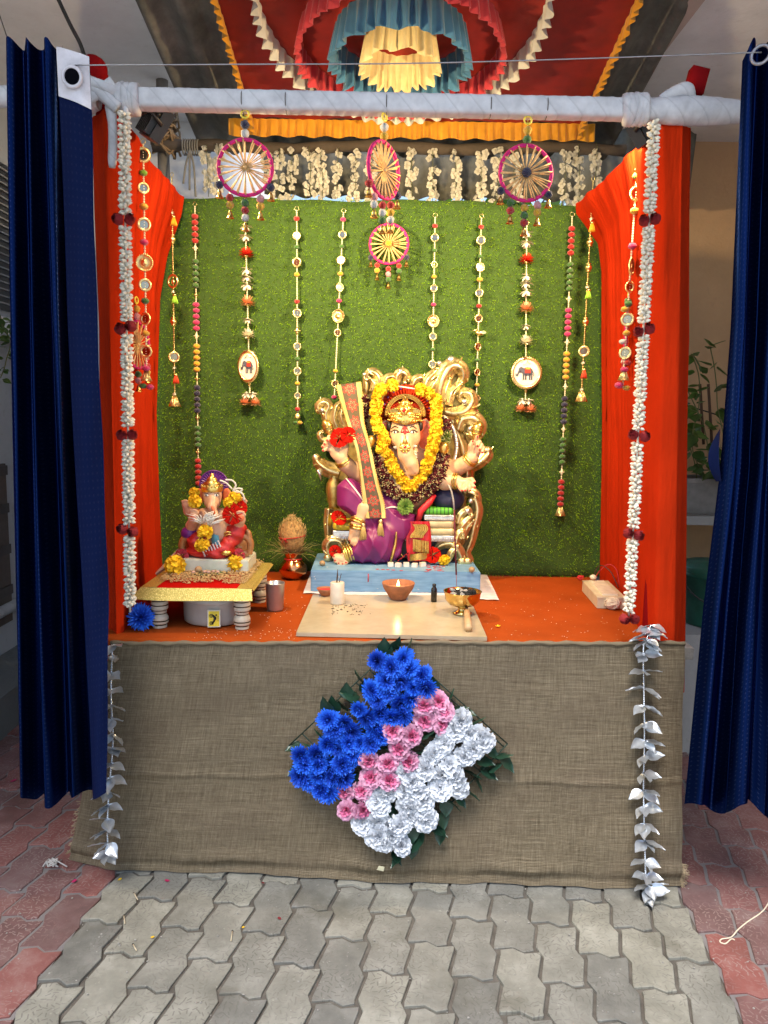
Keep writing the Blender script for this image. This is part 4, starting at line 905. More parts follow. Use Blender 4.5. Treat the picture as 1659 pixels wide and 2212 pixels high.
def bud_garland(lb, top, bot, Y, roses, seed):
    rs = random.Random(seed); A = P(*top, Y); B = P(*bot, Y); t = thing('bud_garland', lb, 'garland', A, 'white bud garlands on the posts')
    yy = [top[1]]+roses+[bot[1]]
    b = MB(); b.tube([A, B], .0035, 6); b.build('thread', mat('white_thread', (.7, .68, .6), .8), t)
    cut = [(yy[i]+(13 if i else 0), yy[i+1]-13) for i in range(len(yy)-1)]
    f = lambda y: A.lerp(B, (y-top[1])/(bot[1]-top[1]))
    for y0, y1 in cut:
        if y1-y0 < 12: continue
        p0, p1 = f(y0), f(y1); L = (p1-p0).length; n = int(L/.0115); b = MB(); bv = BUD.v; bf = BUD.f
        for i in range(n):
            c = p0.lerp(p1, (i+.5)/n)
            for k in range(6):
                a = k/6*6.283+i*.6+rs.uniform(-.3, .3); d = V((math.cos(a), math.sin(a), rs.uniform(-.35, .35))).normalized(); Mx = face_to(d); s = rs.uniform(.0072, .0092)
                o = c+d*.0108+V((0, 0, rs.uniform(-.004, .004))); b.add([o+Mx @ (V(q)*s) for q in bv], bf)
        b.build('bud_strand', M_BUD, t)
    for i, y in enumerate(roses):
        p = f(y)
        for dx in (-.017, .016): link('rose', ROSES[i % 2], t, loc=p+V((dx, -.008, rs.uniform(-.006, .006))), rot=(R(75)+rs.uniform(-.3, .3), rs.uniform(-.6, .6), rs.uniform(-.6, .6)), scale=.022)
bud_garland('white bud garland with dark red roses hanging at the left post', (268, 240), (281, 1322), 2.325, [463, 686, 915, 1131], 2)
bud_garland('white bud garland with dark red roses hanging at the right post', (1413, 262), (1358, 1334), 2.345, [463, 692, 922, 1139, 1336], 4)
# ---- silver leaf garlands
M_SILVER = mat('silver_leaf', (.74, .77, .80), .32, .75, var=.12, vs=60, bump=.25, bs=90); M_SBEAD = mat('silver_bead', (.6, .62, .65), .2, 1.0)
def leafm(name, m, L, W, cup=.18, veins=True, nu=6, nv=4):
    b = MB()
    def fn(u, v):
        y = u*L; w_ = W*math.sin(math.pi*min(1, u**.75*.97+.03))*(1-.25*u); x = (v-.5)*w_; k = abs(v-.5)*2
        return (x, y, cup*L*(k*k*.35-u*u*.5)+(.02*L*math.sin(u*16-k*4)*k if veins else 0))
    b.grid(fn, nu, nv); return b.mesh(name, m)
SLEAF = leafm('leaf', M_SILVER, .056, .042, nu=9)
def silver(lb, pts, Y, seed, n, zfun=None):
    rs = random.Random(seed); W = [V(p) for p in spl([tuple(q) for q in pts], 24)]; t = thing('silver_leaf_garland', lb, 'garland', W[0], 'silver leaf garlands')
    chain_mesh(W, .0042, .009, M_SBEAD).build('bead_chain', M_SBEAD, t)
    for i in range(n):
        p = W[int(i/n*(len(W)-1))]; a0 = rs.uniform(0, 6.28)
        for k in range(3):
            a = a0+k*2.09+rs.uniform(-.4, .4); d = V((math.cos(a), -abs(math.sin(a))*.8-.1, rs.uniform(-.45, .25)))
            M4 = d.to_track_quat('Y', 'Z').to_matrix() @ Matrix.Rotation(rs.uniform(-.7, .7), 3, 'Y'); link('leaf', SLEAF, t, loc=p+d*.003, rot=M4.to_euler(), scale=rs.uniform(.85, 1.1))
YS = YF-.024
def sk_pt(px, py):           # a point just in front of the skirt
    f = (py-1389)/(1900-1389); return P(px, py, YF-.03-.05*max(0, f))
silver('silver leaf garland down the left edge of the burlap', [sk_pt(243, 1395), sk_pt(240, 1500), sk_pt(244, 1600), sk_pt(236, 1700), sk_pt(232, 1790), P(236, 1862, 2.27)], YS, 3, 16)
silver('silver leaf garland down the right edge of the burlap', [P(1405, 1352, 2.36), P(1398, 1380, 2.32), sk_pt(1390, 1400), sk_pt(1391, 1500), sk_pt(1392, 1600), sk_pt(1390, 1700), sk_pt(1392, 1800), P(1396, 1900, 2.235), P(1408, 1927, 2.225)], YS, 6, 22)
# ---- white flower strings along the back pole
M_WPET = translucent(mat('ivory_petal', (.82, .78, .66), .7, var=.12, vs=60, rand=.25), (.75, .7, .55), .3)
def blossom(seed):
    rs = random.Random(seed); b = MB()
    for k in range(4):
        a = k/4*6.283+rs.uniform(-.2, .2); c = V((math.cos(a), rs.uniform(-.35, .1), math.sin(a)))
        Mx = face_to(V((0, -1, 0))+c*.4, a)
        b.grid(lambda u, v: c*.55+Mx @ V(((u-.5)*1.1*math.sin(.25+v*2.6), (v-.5)*1.05, .18*math.cos(u*6)*v-.2*v*v)), 4, 3)
    b.ell((0, -.1, 0), .16, 6, 4); return b.mesh('blossom', M_WPET)
BLO = [blossom(s) for s in range(4)]
ordn = ['first', 'second', 'third', 'fourth', 'fifth', 'sixth', 'seventh', 'eighth', 'ninth', 'tenth', 'eleventh', 'twelfth', 'thirteenth', 'fourteenth', 'fifteenth', 'sixteenth', 'seventeenth', 'eighteenth', 'nineteenth']
fx = [(445, 322, 425), (472, 322, 430), (575, 328, 432), (604, 330, 436), (632, 330, 438), (668, 326, 434), (692, 332, 430), (731, 330, 428), (768, 335, 442), (803, 330, 440), (889, 330, 442), (935, 332, 444), (984, 334, 444), (1040, 335, 446), (1078, 330, 446), (1110, 340, 446), (1222, 335, 440), (1250, 320, 448), (1290, 322, 400)]
M_STEM = mat('thin_vine', (.16, .17, .07), .8)
for i, (px, y0, y1) in enumerate(fx):
    rs = random.Random(i); A = P(px, y0-6, 3.965); B = P(px+rs.uniform(-8, 8), y1, 3.965); t = thing('white_flower_string', '%s string of ivory blossoms from the left along the back pole' % ordn[i], 'flower string', A, 'ivory blossom strings on the back pole')
    b = MB(); b.tube([A+V((0, .03, .035)), A, A.lerp(B, .5)+V((rs.uniform(-.008, .008), 0, 0)), B], .0016, 4); b.build('stem', M_STEM, t)
    n = int((y1-y0)/7.2)
    for k in range(n):
        for e in (-1, 1):
            if rs.random() < .34: continue
            p = A.lerp(B, (k+.3)/n)+V((e*rs.uniform(.004, .022), rs.uniform(-.02, .02), rs.uniform(-.006, .006))); link('blossom', BLO[rs.randrange(4)], t, loc=p, rot=(rs.uniform(-.7, .7), rs.uniform(0, 6.3), rs.uniform(-.8, .8)), scale=rs.uniform(.014, .020))
# ================================================================ LARGE IDOL ON ITS PLINTH
def S0(zx, zy, Y): return P(647.3+.2645*zx, 757.1+.2645*zy, Y)
def S(zx, zy, Y): return S0(zx, zy, 3.105+(Y-3.0)*.76)      # depths inside the statue are drawn from its front edge
def SD(zx, zy): return (647.3+.2645*zx, 757.1+.2645*zy)
ZM = .00052                     # metres for one unit of these drawing coordinates
def bluem():
    t = NT('blue_paint'); p = t.coord('Object'); n = t.noise(t.mapping(p, (4, 4, 30)), 3, 5); c = t.ramp(n, [(.3, (.12, .27, .46)), (.6, (.19, .37, .58)), (.8, (.28, .46, .66))])
    c = t.mix(t.ramp(t.noise(p, 45, 3), [(.68, (0, 0, 0)), (.72, (1, 1, 1))]), c, (.6, .6, .58)); t.set(Base_Color=c, Roughness=.55); t.bump(t.noise(p, 60, 4), .2, .004); return t.m
a_, b_ = PZ(671, 1280, TZ), PZ(1037, 1284, TZ); ex = (b_-a_); ey_ = V((-ex.y, ex.x, 0)).normalized(); PH = .088
pb = bmesh.new(); vv = [pb.verts.new(a_+ex*u+ey_*v*.375+V((0, 0, .002+PH*w_))) for w_ in (0, 1) for v in (0, 1) for u in (0, 1)]
for f in ((0, 2, 3, 1), (4, 5, 7, 6), (0, 1, 5, 4), (1, 3, 7, 5), (3, 2, 6, 7), (2, 0, 4, 6)): pb.faces.new([vv[i] for i in f])
bmesh.ops.bevel(pb, geom=list(pb.edges), offset=.004, segments=2, affect='EDGES'); me = bpy.data.meshes.new('blue_plinth'); pb.to_mesh(me); me.materials.append(bluem()); 
plinth = thing('blue_plinth', 'light blue painted block under the large idol', 'plinth', a_); link('block', me, plinth)
PT = TZ+.002+PH                  # plinth top height
def on_pl(zx, zy, up=0): q = PZ(*SD(zx, zy), PT); q.z += up; return q
RK = mat('red_powder', (.50, .03, .03), .9)
b = MB()
for zx, zy in ((560, 1850),): q0, q1 = S0(zx, 1822, a_.y-.002), S0(zx, 1890, a_.y-.002); b.box((q0+q1)/2+V((0, -.003, 0)), (.004, .002, .033))
for k, (zx, zy) in enumerate(((635, 1788), (680, 1790), (720, 1792), (765, 1795), (830, 1800))): b.ell(on_pl(zx, zy, .001), (.009, .005, .0012), 8, 4)
for k in range(26): zx, zy = 1020+rnd(0, 160), 1770+rnd(-15, 40); b.ell(on_pl(zx, zy, .001), (rnd(.004, .012), rnd(.002, .005), .001), 7, 4, rotm('Z', rnd(-.6, .6)))
stuff(b.build('powder_mark', RK, plinth))
# white paper under the plinth
b = MB(); pc = [PZ(655, 1283, TZ), PZ(700, 1290, TZ), PZ(1078, 1298, TZ), PZ(1040, 1228, TZ), PZ(1000, 1222, TZ), PZ(670, 1240, TZ)]
def paper(u, v):
    q0 = pc[0].lerp(pc[2], u); q1 = V((PZ(672, 1236, TZ)).lerp(PZ(1046, 1232, TZ), u)); q = q0.lerp(q1, v); q.z = TZ+.003+.002*abs(math.sin(u*40+v*9)); return q
b.grid(paper, 50, 10); tag(b.build('white_paper', mat('white_tissue', (.72, .66, .68), .8, bump=.3)), 'crumpled white paper sheet sticking out under the blue plinth', 'paper')

idol = thing('idol', 'large painted elephant headed idol seated on an ornate gold throne', 'idol', on_pl(800, 1700))
def goldm(name, col, r, dirt=.5):
    t = NT(name); p = t.coord('Object'); n = t.noise(p, 60, 4); n2 = t.noise(p, 22, 4, .6); c = t.ramp(n2, [(.30, tuple(x*.40 for x in col)), (.48, col), (.8, tuple(min(1, x*1.15) for x in col))]); t.set(Base_Color=c, Roughness=t.math('ADD', t.math('MULTIPLY', n, .25), r-.1), Metallic=.92); t.bump(n, .3, .004); return t.m
TG = goldm('throne_gold', (.80, .67, .34), .32); BRZ = goldm('throne_bronze', (.66, .48, .15), .40); SIL = mat('throne_silver', (.75, .74, .70), .28, .9, var=.2, vs=50, bump=.3, bs=90)
SKIN = mat('idol_skin', (.74, .46, .265), .38, var=.06, vs=18, spec=.5); NAIL = mat('nail_red', (.5, .03, .03), .4); INK = mat('paint_black', (.02, .015, .012), .5); REDP = mat('paint_red', (.42, .015, .02), .5); WHT = mat('paint_white', (.8, .78, .72), .5); IGOLD = goldm('idol_gold', (.78, .55, .15), .28)
throne = None
b = MB(); out = [(480, 330), (560, 230), (620, 200), (860, 205), (1060, 215), (1180, 180), (1290, 130), (1330, 230), (1380, 400), (1380, 500), (1460, 600), (1440, 740), (1400, 900), (1360, 1250), (1400, 1650), (240, 1650), (250, 1250), (300, 1050), (330, 900), (400, 560)]
n = len(out); b.add([S(x, y, 3.345) for x, y in out]+[S(x, y, 3.375) for x, y in out], [tuple(range(n))[::-1], tuple(range(n, 2*n))]+[(i, (i+1) % n, n+(i+1) % n, n+i) for i in range(n)])
throne = b.build('throne_back', BRZ, idol, False)
def scroll(pts, rs, Y=3.31, m=None, par=None, name='scroll', sq=.8, n=10):
    k = 7; W = spl([(*p, r) for p, r in zip(pts, rs)], k); b = MB(); b.tube([S(x, y, Y) for x, y, r in W], [r*ZM*1.22 for x, y, r in W], 20, flute=.2)
    e = W[-1]; b.ell(S(e[0], e[1], Y-.006), max(e[2]*1.5, 12)*ZM, 8, 6)
    return b.build(name, m or TG, par or throne)
SCR = [
 ([(1150, 470), (1140, 350), (1175, 220), (1240, 130), (1315, 150), (1335, 220), (1290, 285)], [40, 48, 54, 50, 44, 34, 18], 3.30), ([(1180, 500), (1260, 515), (1350, 495), (1405, 430), (1390, 360), (1330, 345), (1305, 385), (1335, 415)], [35, 42, 44, 40, 34, 28, 20, 12], 3.29),
 ([(1215, 450), (1235, 360), (1280, 300), (1325, 265)], [24, 28, 22, 10], 3.28), ([(1190, 420), (1195, 330), (1230, 230)], [14, 20, 10], 3.275), ([(1020, 310), (1050, 235), (1100, 180), (1125, 150)], [30, 32, 24, 12], 3.30), ([(1070, 330), (1100, 270), (1130, 220)], [20, 24, 12], 3.29),
 ([(790, 300), (795, 215), (835, 180), (875, 210), (860, 265)], [20, 28, 30, 24, 12], 3.30), ([(630, 330), (650, 240), (610, 180), (560, 185), (548, 240)], [24, 30, 28, 22, 12], 3.30), ([(540, 350), (545, 270), (525, 200)], [20, 22, 10], 3.31), ([(590, 340), (610, 270), (575, 230)], [16, 20, 8], 3.29),
 ([(920, 300), (950, 235), (1000, 225), (1010, 260)], [22, 26, 20, 10], 3.30), ([(690, 290), (715, 225), (765, 215), (775, 250)], [20, 24, 20, 10], 3.30),
 ([(310, 720), (235, 610), (215, 520), (240, 455), (200, 420), (152, 450), (158, 500), (192, 495)], [26, 28, 28, 28, 26, 22, 16, 10], 3.31), ([(340, 680), (285, 570), (300, 470), (340, 420)], [24, 28, 24, 12], 3.30), ([(380, 640), (340, 540), (360, 450)], [20, 22, 10], 3.29), ([(270, 730), (190, 730), (165, 685), (192, 655)], [18, 20, 18, 10], 3.30), ([(420, 560), (430, 480), (470, 400), (480, 350)], [26, 30, 26, 14], 3.31),
 ([(330, 1000), (230, 970), (160, 920), (135, 880)], [44, 48, 36, 26], 3.26), ([(1290, 650), (1325, 565), (1415, 555), (1472, 620), (1445, 700), (1390, 670), (1402, 625)], [36, 44, 48, 44, 32, 22, 12], 3.29), ([(1240, 560), (1295, 700), (1335, 820), (1365, 1000), (1350, 1150)], [28, 34, 42, 46, 40], 3.31),
 ([(1400, 960), (1480, 905), (1528, 855), (1535, 820)], [30, 36, 40, 28], 3.26), ([(1370, 1150), (1430, 1175), (1445, 1260), (1385, 1330)], [28, 32, 28, 16], 3.20), ([(1425, 1190), (1450, 1300), (1425, 1420), (1395, 1560), (1360, 1650), (1385, 1720), (1330, 1745)], [26, 36, 36, 30, 28, 26, 16], 3.17),
 ([(1290, 1410), (1315, 1340), (1370, 1305), (1400, 1340)], [28, 30, 24, 12], 3.13), ([(1300, 1470), (1345, 1410), (1405, 1350)], [22, 26, 12], 3.12), ([(1330, 1530), (1370, 1440), (1420, 1390)], [18, 22, 10], 3.13), ([(1275, 1570), (1295, 1500), (1330, 1475), (1345, 1510), (1318, 1535)], [24, 22, 18, 14, 8], 3.10),
 ([(1080, 1660), (1150, 1590), (1230, 1575), (1300, 1640), (1325, 1720)], [14, 26, 34, 34, 28], 3.10), ([(1210, 1720), (1240, 1650), (1290, 1600)], [16, 22, 14], 3.085), ([(240, 1290), (228, 1400), (235, 1530)], [26, 24, 22], 3.18), ([(250, 1670), (222, 1600), (255, 1550), (325, 1555), (348, 1605), (315, 1635)], [26, 30, 30, 28, 20, 12], 3.10), ([(380, 1640), (395, 1570), (370, 1540)], [20, 22, 12], 3.11)]
ACL = leafm('acanthus_leaf', TG, .046, .026, .45, True, 8, 6); rsx = random.Random(31)
for pts, rs, Y in SCR:
    scroll(pts, rs, Y)
    W = spl([(*p, r) for p, r in zip(pts, rs)], 4)
    for i in range(1, len(W)-1, 3):
        x, y, r = W[i]; tx, ty = W[i+1][0]-W[i-1][0], W[i+1][1]-W[i-1][1]; l = math.hypot(tx, ty) or 1; sgn = 1 if i % 2 else -1
        d = V(((tx/l)*.7-sgn*(-ty/l)*.6, -.35, -((ty/l)*.7)-sgn*(-(tx/l))*.6)).normalized(); M_ = d.to_track_quat('Y', 'Z').to_matrix()
        if (M_ @ V((0, 0, 1))).y > 0: M_ = M_ @ Matrix.Rotation(math.pi, 3, 'Y')
        link('acanthus_leaf', ACL, throne, loc=S(x, y, Y-.008), rot=(M_ @ Matrix.Rotation(rsx.uniform(-.4, .4), 3, 'Y')).to_euler(), scale=r/42*rsx.uniform(.7, 1.05))
for zx, zy, r, Y in ((1140, 105, 24, 3.30), (1236, 78, 36, 3.30), (826, 172, 24, 3.29), (590, 172, 20, 3.29), (528, 195, 16, 3.30), (130, 870, 28, 3.25), (1345, 420, 26, 3.27), (185, 488, 22, 3.29), (1390, 640, 20, 3.27), (1370, 1310, 24, 3.11), (1395, 1230, 22, 3.15)): b = MB(); b.ell(S(zx, zy, Y), r*ZM, 12, 8); b.build('knob', SIL, throne)
b = MB(); b.tube([S(150, 975, 3.25), S(165, 1010, 3.25), S(175, 1065, 3.25)], [.010, .008, .002], 8); b.build('beak', SIL, throne)
b = MB(); b.lathe([(.3, 1), (.55, .92), (.5, .8), (.9, .45), (1, .1), (.85, -.5), (.6, -.85), (.7, -1), (0, -1)], (0, 0, 0), 18); c = S(280, 1150, 3.26); b.v = [tuple(c+V((x*.036, y*.03, z*.075))) for x, y, z in b.v]; b.build('side_urn', BRZ, throne)
for zx, zy, Y in ((230, 1695, 3.09), (1372, 1722, 3.09)): b = MB(); b.ell(S(zx, zy, Y), (.019, .017, .017), 12, 8); b.build('foot_ball', TG, throne)
b = MB()
for p in spl([(1180, 540), (1255, 640), (1283, 780), (1262, 900), (1215, 965)], 10): b.ell(S(p[0], p[1], 3.23), (.011, .006, .006), 6, 5)
b.build('beaded_border', SIL, throne)
# seat, cushions
def rbox(name, zx0, zx1, zy0, zy1, Y0, Y1, m, par, bev=.008, seg=3):
    A = S(zx0, zy1, Y0); B = S(zx1, zy0, Y0); Y0 = 3.105+(Y0-3.0)*.76; Y1 = 3.105+(Y1-3.0)*.76; lo = V((A.x, Y0, A.z)); hi = V((B.x, Y1, B.z)); q = bmesh.new(); bmesh.ops.create_cube(q, size=1)
    for v in q.verts: v.co = V((lo.x+(hi.x-lo.x)*(v.co.x+.5), lo.y+(hi.y-lo.y)*(v.co.y+.5), lo.z+(hi.z-lo.z)*(v.co.z+.5)))
    bmesh.ops.bevel(q, geom=list(q.edges), offset=min(bev, (hi.z-lo.z)*.45), segments=seg, affect='EDGES', profile=.6); me = bpy.data.meshes.new(name); q.to_mesh(me); me.materials.append(m); me.polygons.foreach_set('use_smooth', [True]*len(me.polygons)); return link(name, me, par)
CREAM = mat('cream_gold', (.66, .55, .30), .4, .35, var=.2, vs=30)
def stripem(name, a, c, sc):
    t = NT(name); p = t.coord('Object'); wv = t.new('ShaderNodeTexWave', wave_type='BANDS', bands_direction='X'); wv.inputs['Scale'].default_value = sc; wv.inputs['Distortion'].default_value = .6; t.ln(p, wv.inputs[0]); t.set(Base_Color=t.ramp(wv.outputs['Fac'], [(.08, c), (.2, a)]), Roughness=.5); return t.m
rbox('green_cushion', 1018, 1262, 1288, 1345, 3.075, 3.30, stripem('green_cushion', (.10, .42, .03), (.02, .08, .015), 20), idol, .016)
tr = rbox('silver_trim', 1015, 1265, 1345, 1388, 3.07, 3.30, SIL, idol, .004); rbox('cream_cushion', 1018, 1262, 1390, 1452, 3.07, 3.30, CREAM, idol, .014); rbox('cream_cushion', 1020, 1265, 1453, 1512, 3.07, 3.30, CREAM, idol, .014)
rbox('silver_trim', 1060, 1265, 1514, 1562, 3.068, 3.30, SIL, idol, .004); rbox('seat_base', 262, 1270, 1470, 1690, 3.12, 3.335, mat('seat_dark', (.05, .045, .05), .5), idol, .006)
rbox('yellow_cushion', 270, 440, 1408, 1472, 3.085, 3.30, mat('yellow_paint', (.68, .52, .03), .4), idol, .016); rbox('silver_trim', 268, 850, 1480, 1548, 3.09, 3.12, SIL, idol, .004)
b = MB()
for zx in list(range(285, 440, 15))+list(range(820, 880, 15)): b.ell(S(zx, 1535, 3.088), (.0034, .002, .010), 6, 5)
for zx in range(1030, 1262, 14): b.ell(S(zx, 1352, 3.068), .0034, 6, 4); b.ell(S(zx, 1380, 3.068), .0026, 6, 4); b.ell(S(zx, 1545, 3.066), (.003, .002, .008), 6, 4)
b.build('trim_bead', SIL, idol)
b = MB(); c = S(1215, 1215, 3.16); b.ell(c, (.068, .055, .052), 22, 12); b.v = [tuple(c+(V(q)-c)*(1+.04*math.sin(14*math.atan2((V(q)-c).z, (V(q)-c).x)))) for q in b.v]; b.build('navy_bolster', mat('bolster_navy', (.018, .02, .06), .6), idol)
# head, crown, halo
HY = 3.15
hc = S(860, 655, 3.175)
head_f = s_join([s_ell(hc, (.064, .056, .066)), s_ell(S(860, 720, 3.155), (.056, .05, .042)), s_ell(S(795, 720, 3.145), (.026, .024, .030)), s_ell(S(925, 720, 3.145), (.026, .024, .030)),
   s_cap(S(860, 690, 3.12), S(858, 775, 3.10), .030, .029), s_cap(S(858, 775, 3.10), S(868, 850, 3.085), .029, .030), s_cap(S(868, 850, 3.085), S(912, 925, 3.08), .030, .025), s_cap(S(912, 925, 3.08), S(935, 978, 3.085), .025, .018), s_cap(S(935, 978, 3.085), S(895, 1005, 3.09), .017, .010)], .018)
lo = np.array(hc)-np.array((.10, .15, .21)); hi = np.array(hc)+np.array((.10, .09, .09)); hd = sdf_obj('head', head_f, lo, hi, .0036, SKIN, idol)
def stroke(par, fn, pts, r, m, name, Y0=3.0, sub=6):
    W = spl(pts, sub); L = [on_surf(fn, *SD(*w), Y0, lift=.0008)[0] for w in W]; k = len(L); b = MB(); b.tube(L, [r*ZM*(.35+.65*math.sin(math.pi*(i+.6)/(k+.2))) for i in range(k)], 6); return b.build(name, m, par)
for s, ex_ in ((-1, 778), (1, 925)):
    p, nr = on_surf(head_f, *SD(ex_, 668), 3.0); Mx = face_to(nr)
    b = MB(); b.ell(p, (.0125, .0062, .0035), 14, 8, Mx); eye = b.build('eye', WHT, hd); b = MB(); b.ell(p+nr*.0022+V((0, 0, .0005)), (.0052, .0056, .0022), 10, 6, Mx); b.build('iris', INK, eye)
    stroke(hd, head_f, [(ex_-30, 672), (ex_-12, 652), (ex_+12, 652), (ex_+32, 668), (ex_+s*38, 660)], 5, INK, 'eyelid'); stroke(hd, head_f, [(ex_-28, 632), (ex_, 620), (ex_+28, 640)] if s > 0 else [(ex_-28, 640), (ex_, 620), (ex_+28, 632)], 5, INK, 'eyebrow')
for pts in ([(835, 655), (845, 630), (855, 655), (830, 668), (838, 640)], [(885, 655), (872, 630), (862, 655), (888, 668), (880, 640)], [(860, 600), (858, 625), (860, 690)], [(845, 668), (860, 676), (876, 668)]): stroke(hd, head_f, pts, 7, REDP, 'forehead_mark')
stroke(hd, head_f, [(862, 690), (864, 720), (862, 745)], 3, mat('paint_brown', (.2, .05, .03), .6), 'forehead_mark')
# jewelled trunk ornament
p, nr = on_surf(head_f, *SD(860, 790), 3.0); Mx = face_to(nr); b = MB(); b.lathe([(0, .004), (.010, .005), (.019, .002), (.021, -.003)], p, 12, Mx)
for k in range(10): a = k/10*6.283; b.ell(p+Mx @ V((.019*math.cos(a), .021*math.sin(a), .002)), .0052, 6, 4)
b.ell(p+V((0, -.002, .024)), (.009, .005, .012), 8, 6); orn = b.build('trunk_jewel', IGOLD, hd); b = MB(); b.ell(p+nr*.005, (.006, .007, .004), 10, 6, Mx); b.build('red_stone', mat('ruby', (.5, .02, .02), .15), orn)
for zx, zy, dx in ((782, 795, -1), (938, 785, 1)): b = MB(); q = S(zx, zy, 3.115); b.tube([q+V((-dx*.012, .01, .006)), q, q+V((dx*.008, -.012, .004))], [.008, .007, .002], 8); b.build('tusk', WHT, hd)
b = MB()
for k in range(8): q = S(945+k*4, 830+k*22, 3.10+.002*k); b.ell(q, .0042, 6, 5)
b.build('pearl_drop', WHT, hd)
# ears
EARIN = mat('ear_red', (.78, .16, .07), .5, var=.15, vs=20)
for s, cx_, cz in ((1, 1022, 690), (-1, 700, 700)):
    c = S(cx_, cz, 3.185); Mx = rotm('Z', s*R(-28))
    ef = s_ell(c, (.040, .010, .068), Mx); o = sdf_obj('ear', lambda X, Y, Z, ef=ef, c=c: ef(X, Y, Z)+.0015*np.sin((np.arctan2(Z-c.z+.04, s*(X-c.x)+.045))*26), np.array(c)-.075, np.array(c)+.075, .0035, EARIN, idol)
    b = MB(); b.tube([c+Mx @ V((.034*math.cos(a), -.003, .062*math.sin(a))) for a in [i/30*6.283 for i in range(30)]], .004, 6, closed=True); b.build('ear_edge', SKIN, o)
for s, cx_ in ((-1, 735), (1, 985)): b = MB(); b.ell(S(cx_, 620, 3.165), (.012, .014, .020), 10, 8); b.build('hair_lock', INK, hd)
# crown: tiers of gold
b = MB(); cc = S(860, 560, 3.175); b.lathe([(.066, -.012), (.070, -.004), (.069, .010), (.062, .018), (.064, .024), (.047, .034), (.040, .039), (.042, .045), (.028, .056), (.024, .061), (.026, .066), (.014, .076), (.010, .083), (.006, .090), (0, .092)], cc, 40); b.v = [tuple(V(q)-V((0, .0, .010*math.cos(math.atan2(V(q).x-cc.x, -(V(q).y-cc.y))*2)*(1 if q[2] < cc.z+.01 else 0)))) for q in b.v]
crown = b.build('crown', IGOLD, idol)
b = MB(); rs = random.Random(4)
for z, r, n in ((-.006, .071, 30), (.020, .066, 26), (.043, .043, 18), (.064, .027, 12)):
    for k in range(n): a = k/n*6.283; b.ell(cc+V((r*math.cos(a), r*math.sin(a), z+rs.uniform(-.002, .002))), rs.uniform(.0035, .0055), 6, 4)
for s in (-1, 1):
    for k in range(5): b.ell(cc+V((s*(.018+k*.009), -.062+k*.004, .012-k*.001)), (.0055, .006, .0085-k*.0006), 8, 6)
    for k in range(3): petal(b, cc+V((s*(.03+k*.01), -.05+k*.01, .02)), (s*.6, -.2, 1), (0, -1, 0), .034-k*.004, .014, .05)
for k in range(4): b.ell(cc+V((0, -.068+k*.012, .028+k*.019)), (.008-k*.001, .006, .011), 8, 6)
b.build('crown_bead', IGOLD, crown)
jc = on_surf(lambda X, Y, Z: np.sqrt((X-cc.x)**2+(Y-cc.y)**2)-.066, *SD(853, 490), 3.0)[0]; b = MB(); b.lathe([(.009, .004), (.016, .003), (.020, -.004)], jc, 16, rotm('X', R(80))); b.build('jewel_setting', IGOLD, crown); b = MB(); b.ell(jc+V((0, -.004, 0)), (.009, .006, .009), 10, 8); b.build('jewel', mat('ruby', (.5, .02, .02), .15), crown)
HALO = mat('halo_red', (.60, .045, .008), .55, var=.25, vs=40); b = MB(); c = S(872, 500, 3.235); k = 90
b.add([c]+[c+V((.112*math.cos(i/k*6.283)*(1+.03*(i % 2)), .006*(-1)**i, .112*math.sin(i/k*6.283)*(1+.03*(i % 2)))) for i in range(k)], [(0, i+1, (i+1) % k+1) for i in range(k)]); halo = b.build('halo_fan', HALO, idol, False); halo.modifiers.new('s', 'SOLIDIFY').thickness = .004
b = MB()
for a in range(10, 180, 19): b.ell(c+V((.099*math.cos(R(a)), -.008, .099*math.sin(R(a)))), (.0042, .003, .0055), 8, 6)
b.build('halo_gem', mat('gem_purple', (.12, .05, .35), .3), halo)
b = MB(); hc2 = S(862, 525, 3.215)
for rr, r2 in ((.084, .0038), (.077, .0028), (.071, .0034)): b.torus(hc2, rr, r2, None, 40, 6, a0=R(-5), a1=R(185))
for k in range(34): a = R(-5+190*k/33); b.ell(hc2+V((.0805*math.cos(a), -.003, .0805*math.sin(a))), .0026, 5, 4)
b.build('halo_arch', IGOLD, halo)
# torso and arms
tf = s_join([s_ell(S(850, 960, 3.24), (.115, .075, .115)), s_ell(S(850, 1130, 3.215), (.128, .10, .10)), s_cap(S(600, 900, 3.24), S(1120, 900, 3.24), .05, .05)], .04)
sdf_obj('torso', tf, np.array(S(850, 1050, 3.22))-np.array((.22, .13, .19)), np.array(S(850, 1050, 3.22))+np.array((.22, .10, .19)), .006, SKIN, idol)
def arm(name, chain, palm, fingers, Rr, nails=True, k=.010, h=.0034):
    fs = [s_cap(a, c, ra, rc) for (a, ra), (c, rc) in zip(chain, chain[1:])]; fs += palm
    f0 = s_join(fs, .014); fl = []
    for fg in fingers:
        for (a, ra), (c, rc) in zip(fg, fg[1:]): fl.append(s_cap(a, c, ra, rc))
    def f(X, Y, Z):
        d = f0(X, Y, Z); e = fl[0](X, Y, Z)
        for g in fl[1:]: e = np.minimum(e, g(X, Y, Z))
        return smin(d, e, .005)
    P_ = [np.array(p) for p, r in chain]+[np.array(p) for fg in fingers for p, r in fg]; lo = np.min(P_, 0)-.055; hi = np.max(P_, 0)+.055
    o = sdf_obj(name, f, lo, hi, h, SKIN, idol)
    if nails:
        b = MB()
        for fg in fingers:
            (p0, r0), (p1, r1) = fg[-2], fg[-1]; d = (V(p1)-V(p0)).normalized(); b.ell(V(p1)+d*.002+V((0, -r1*.75, 0)), (.0042, .0022, .0048), 7, 5)
        b.build('nail', NAIL, o)
    return o, f
F1 = .0088
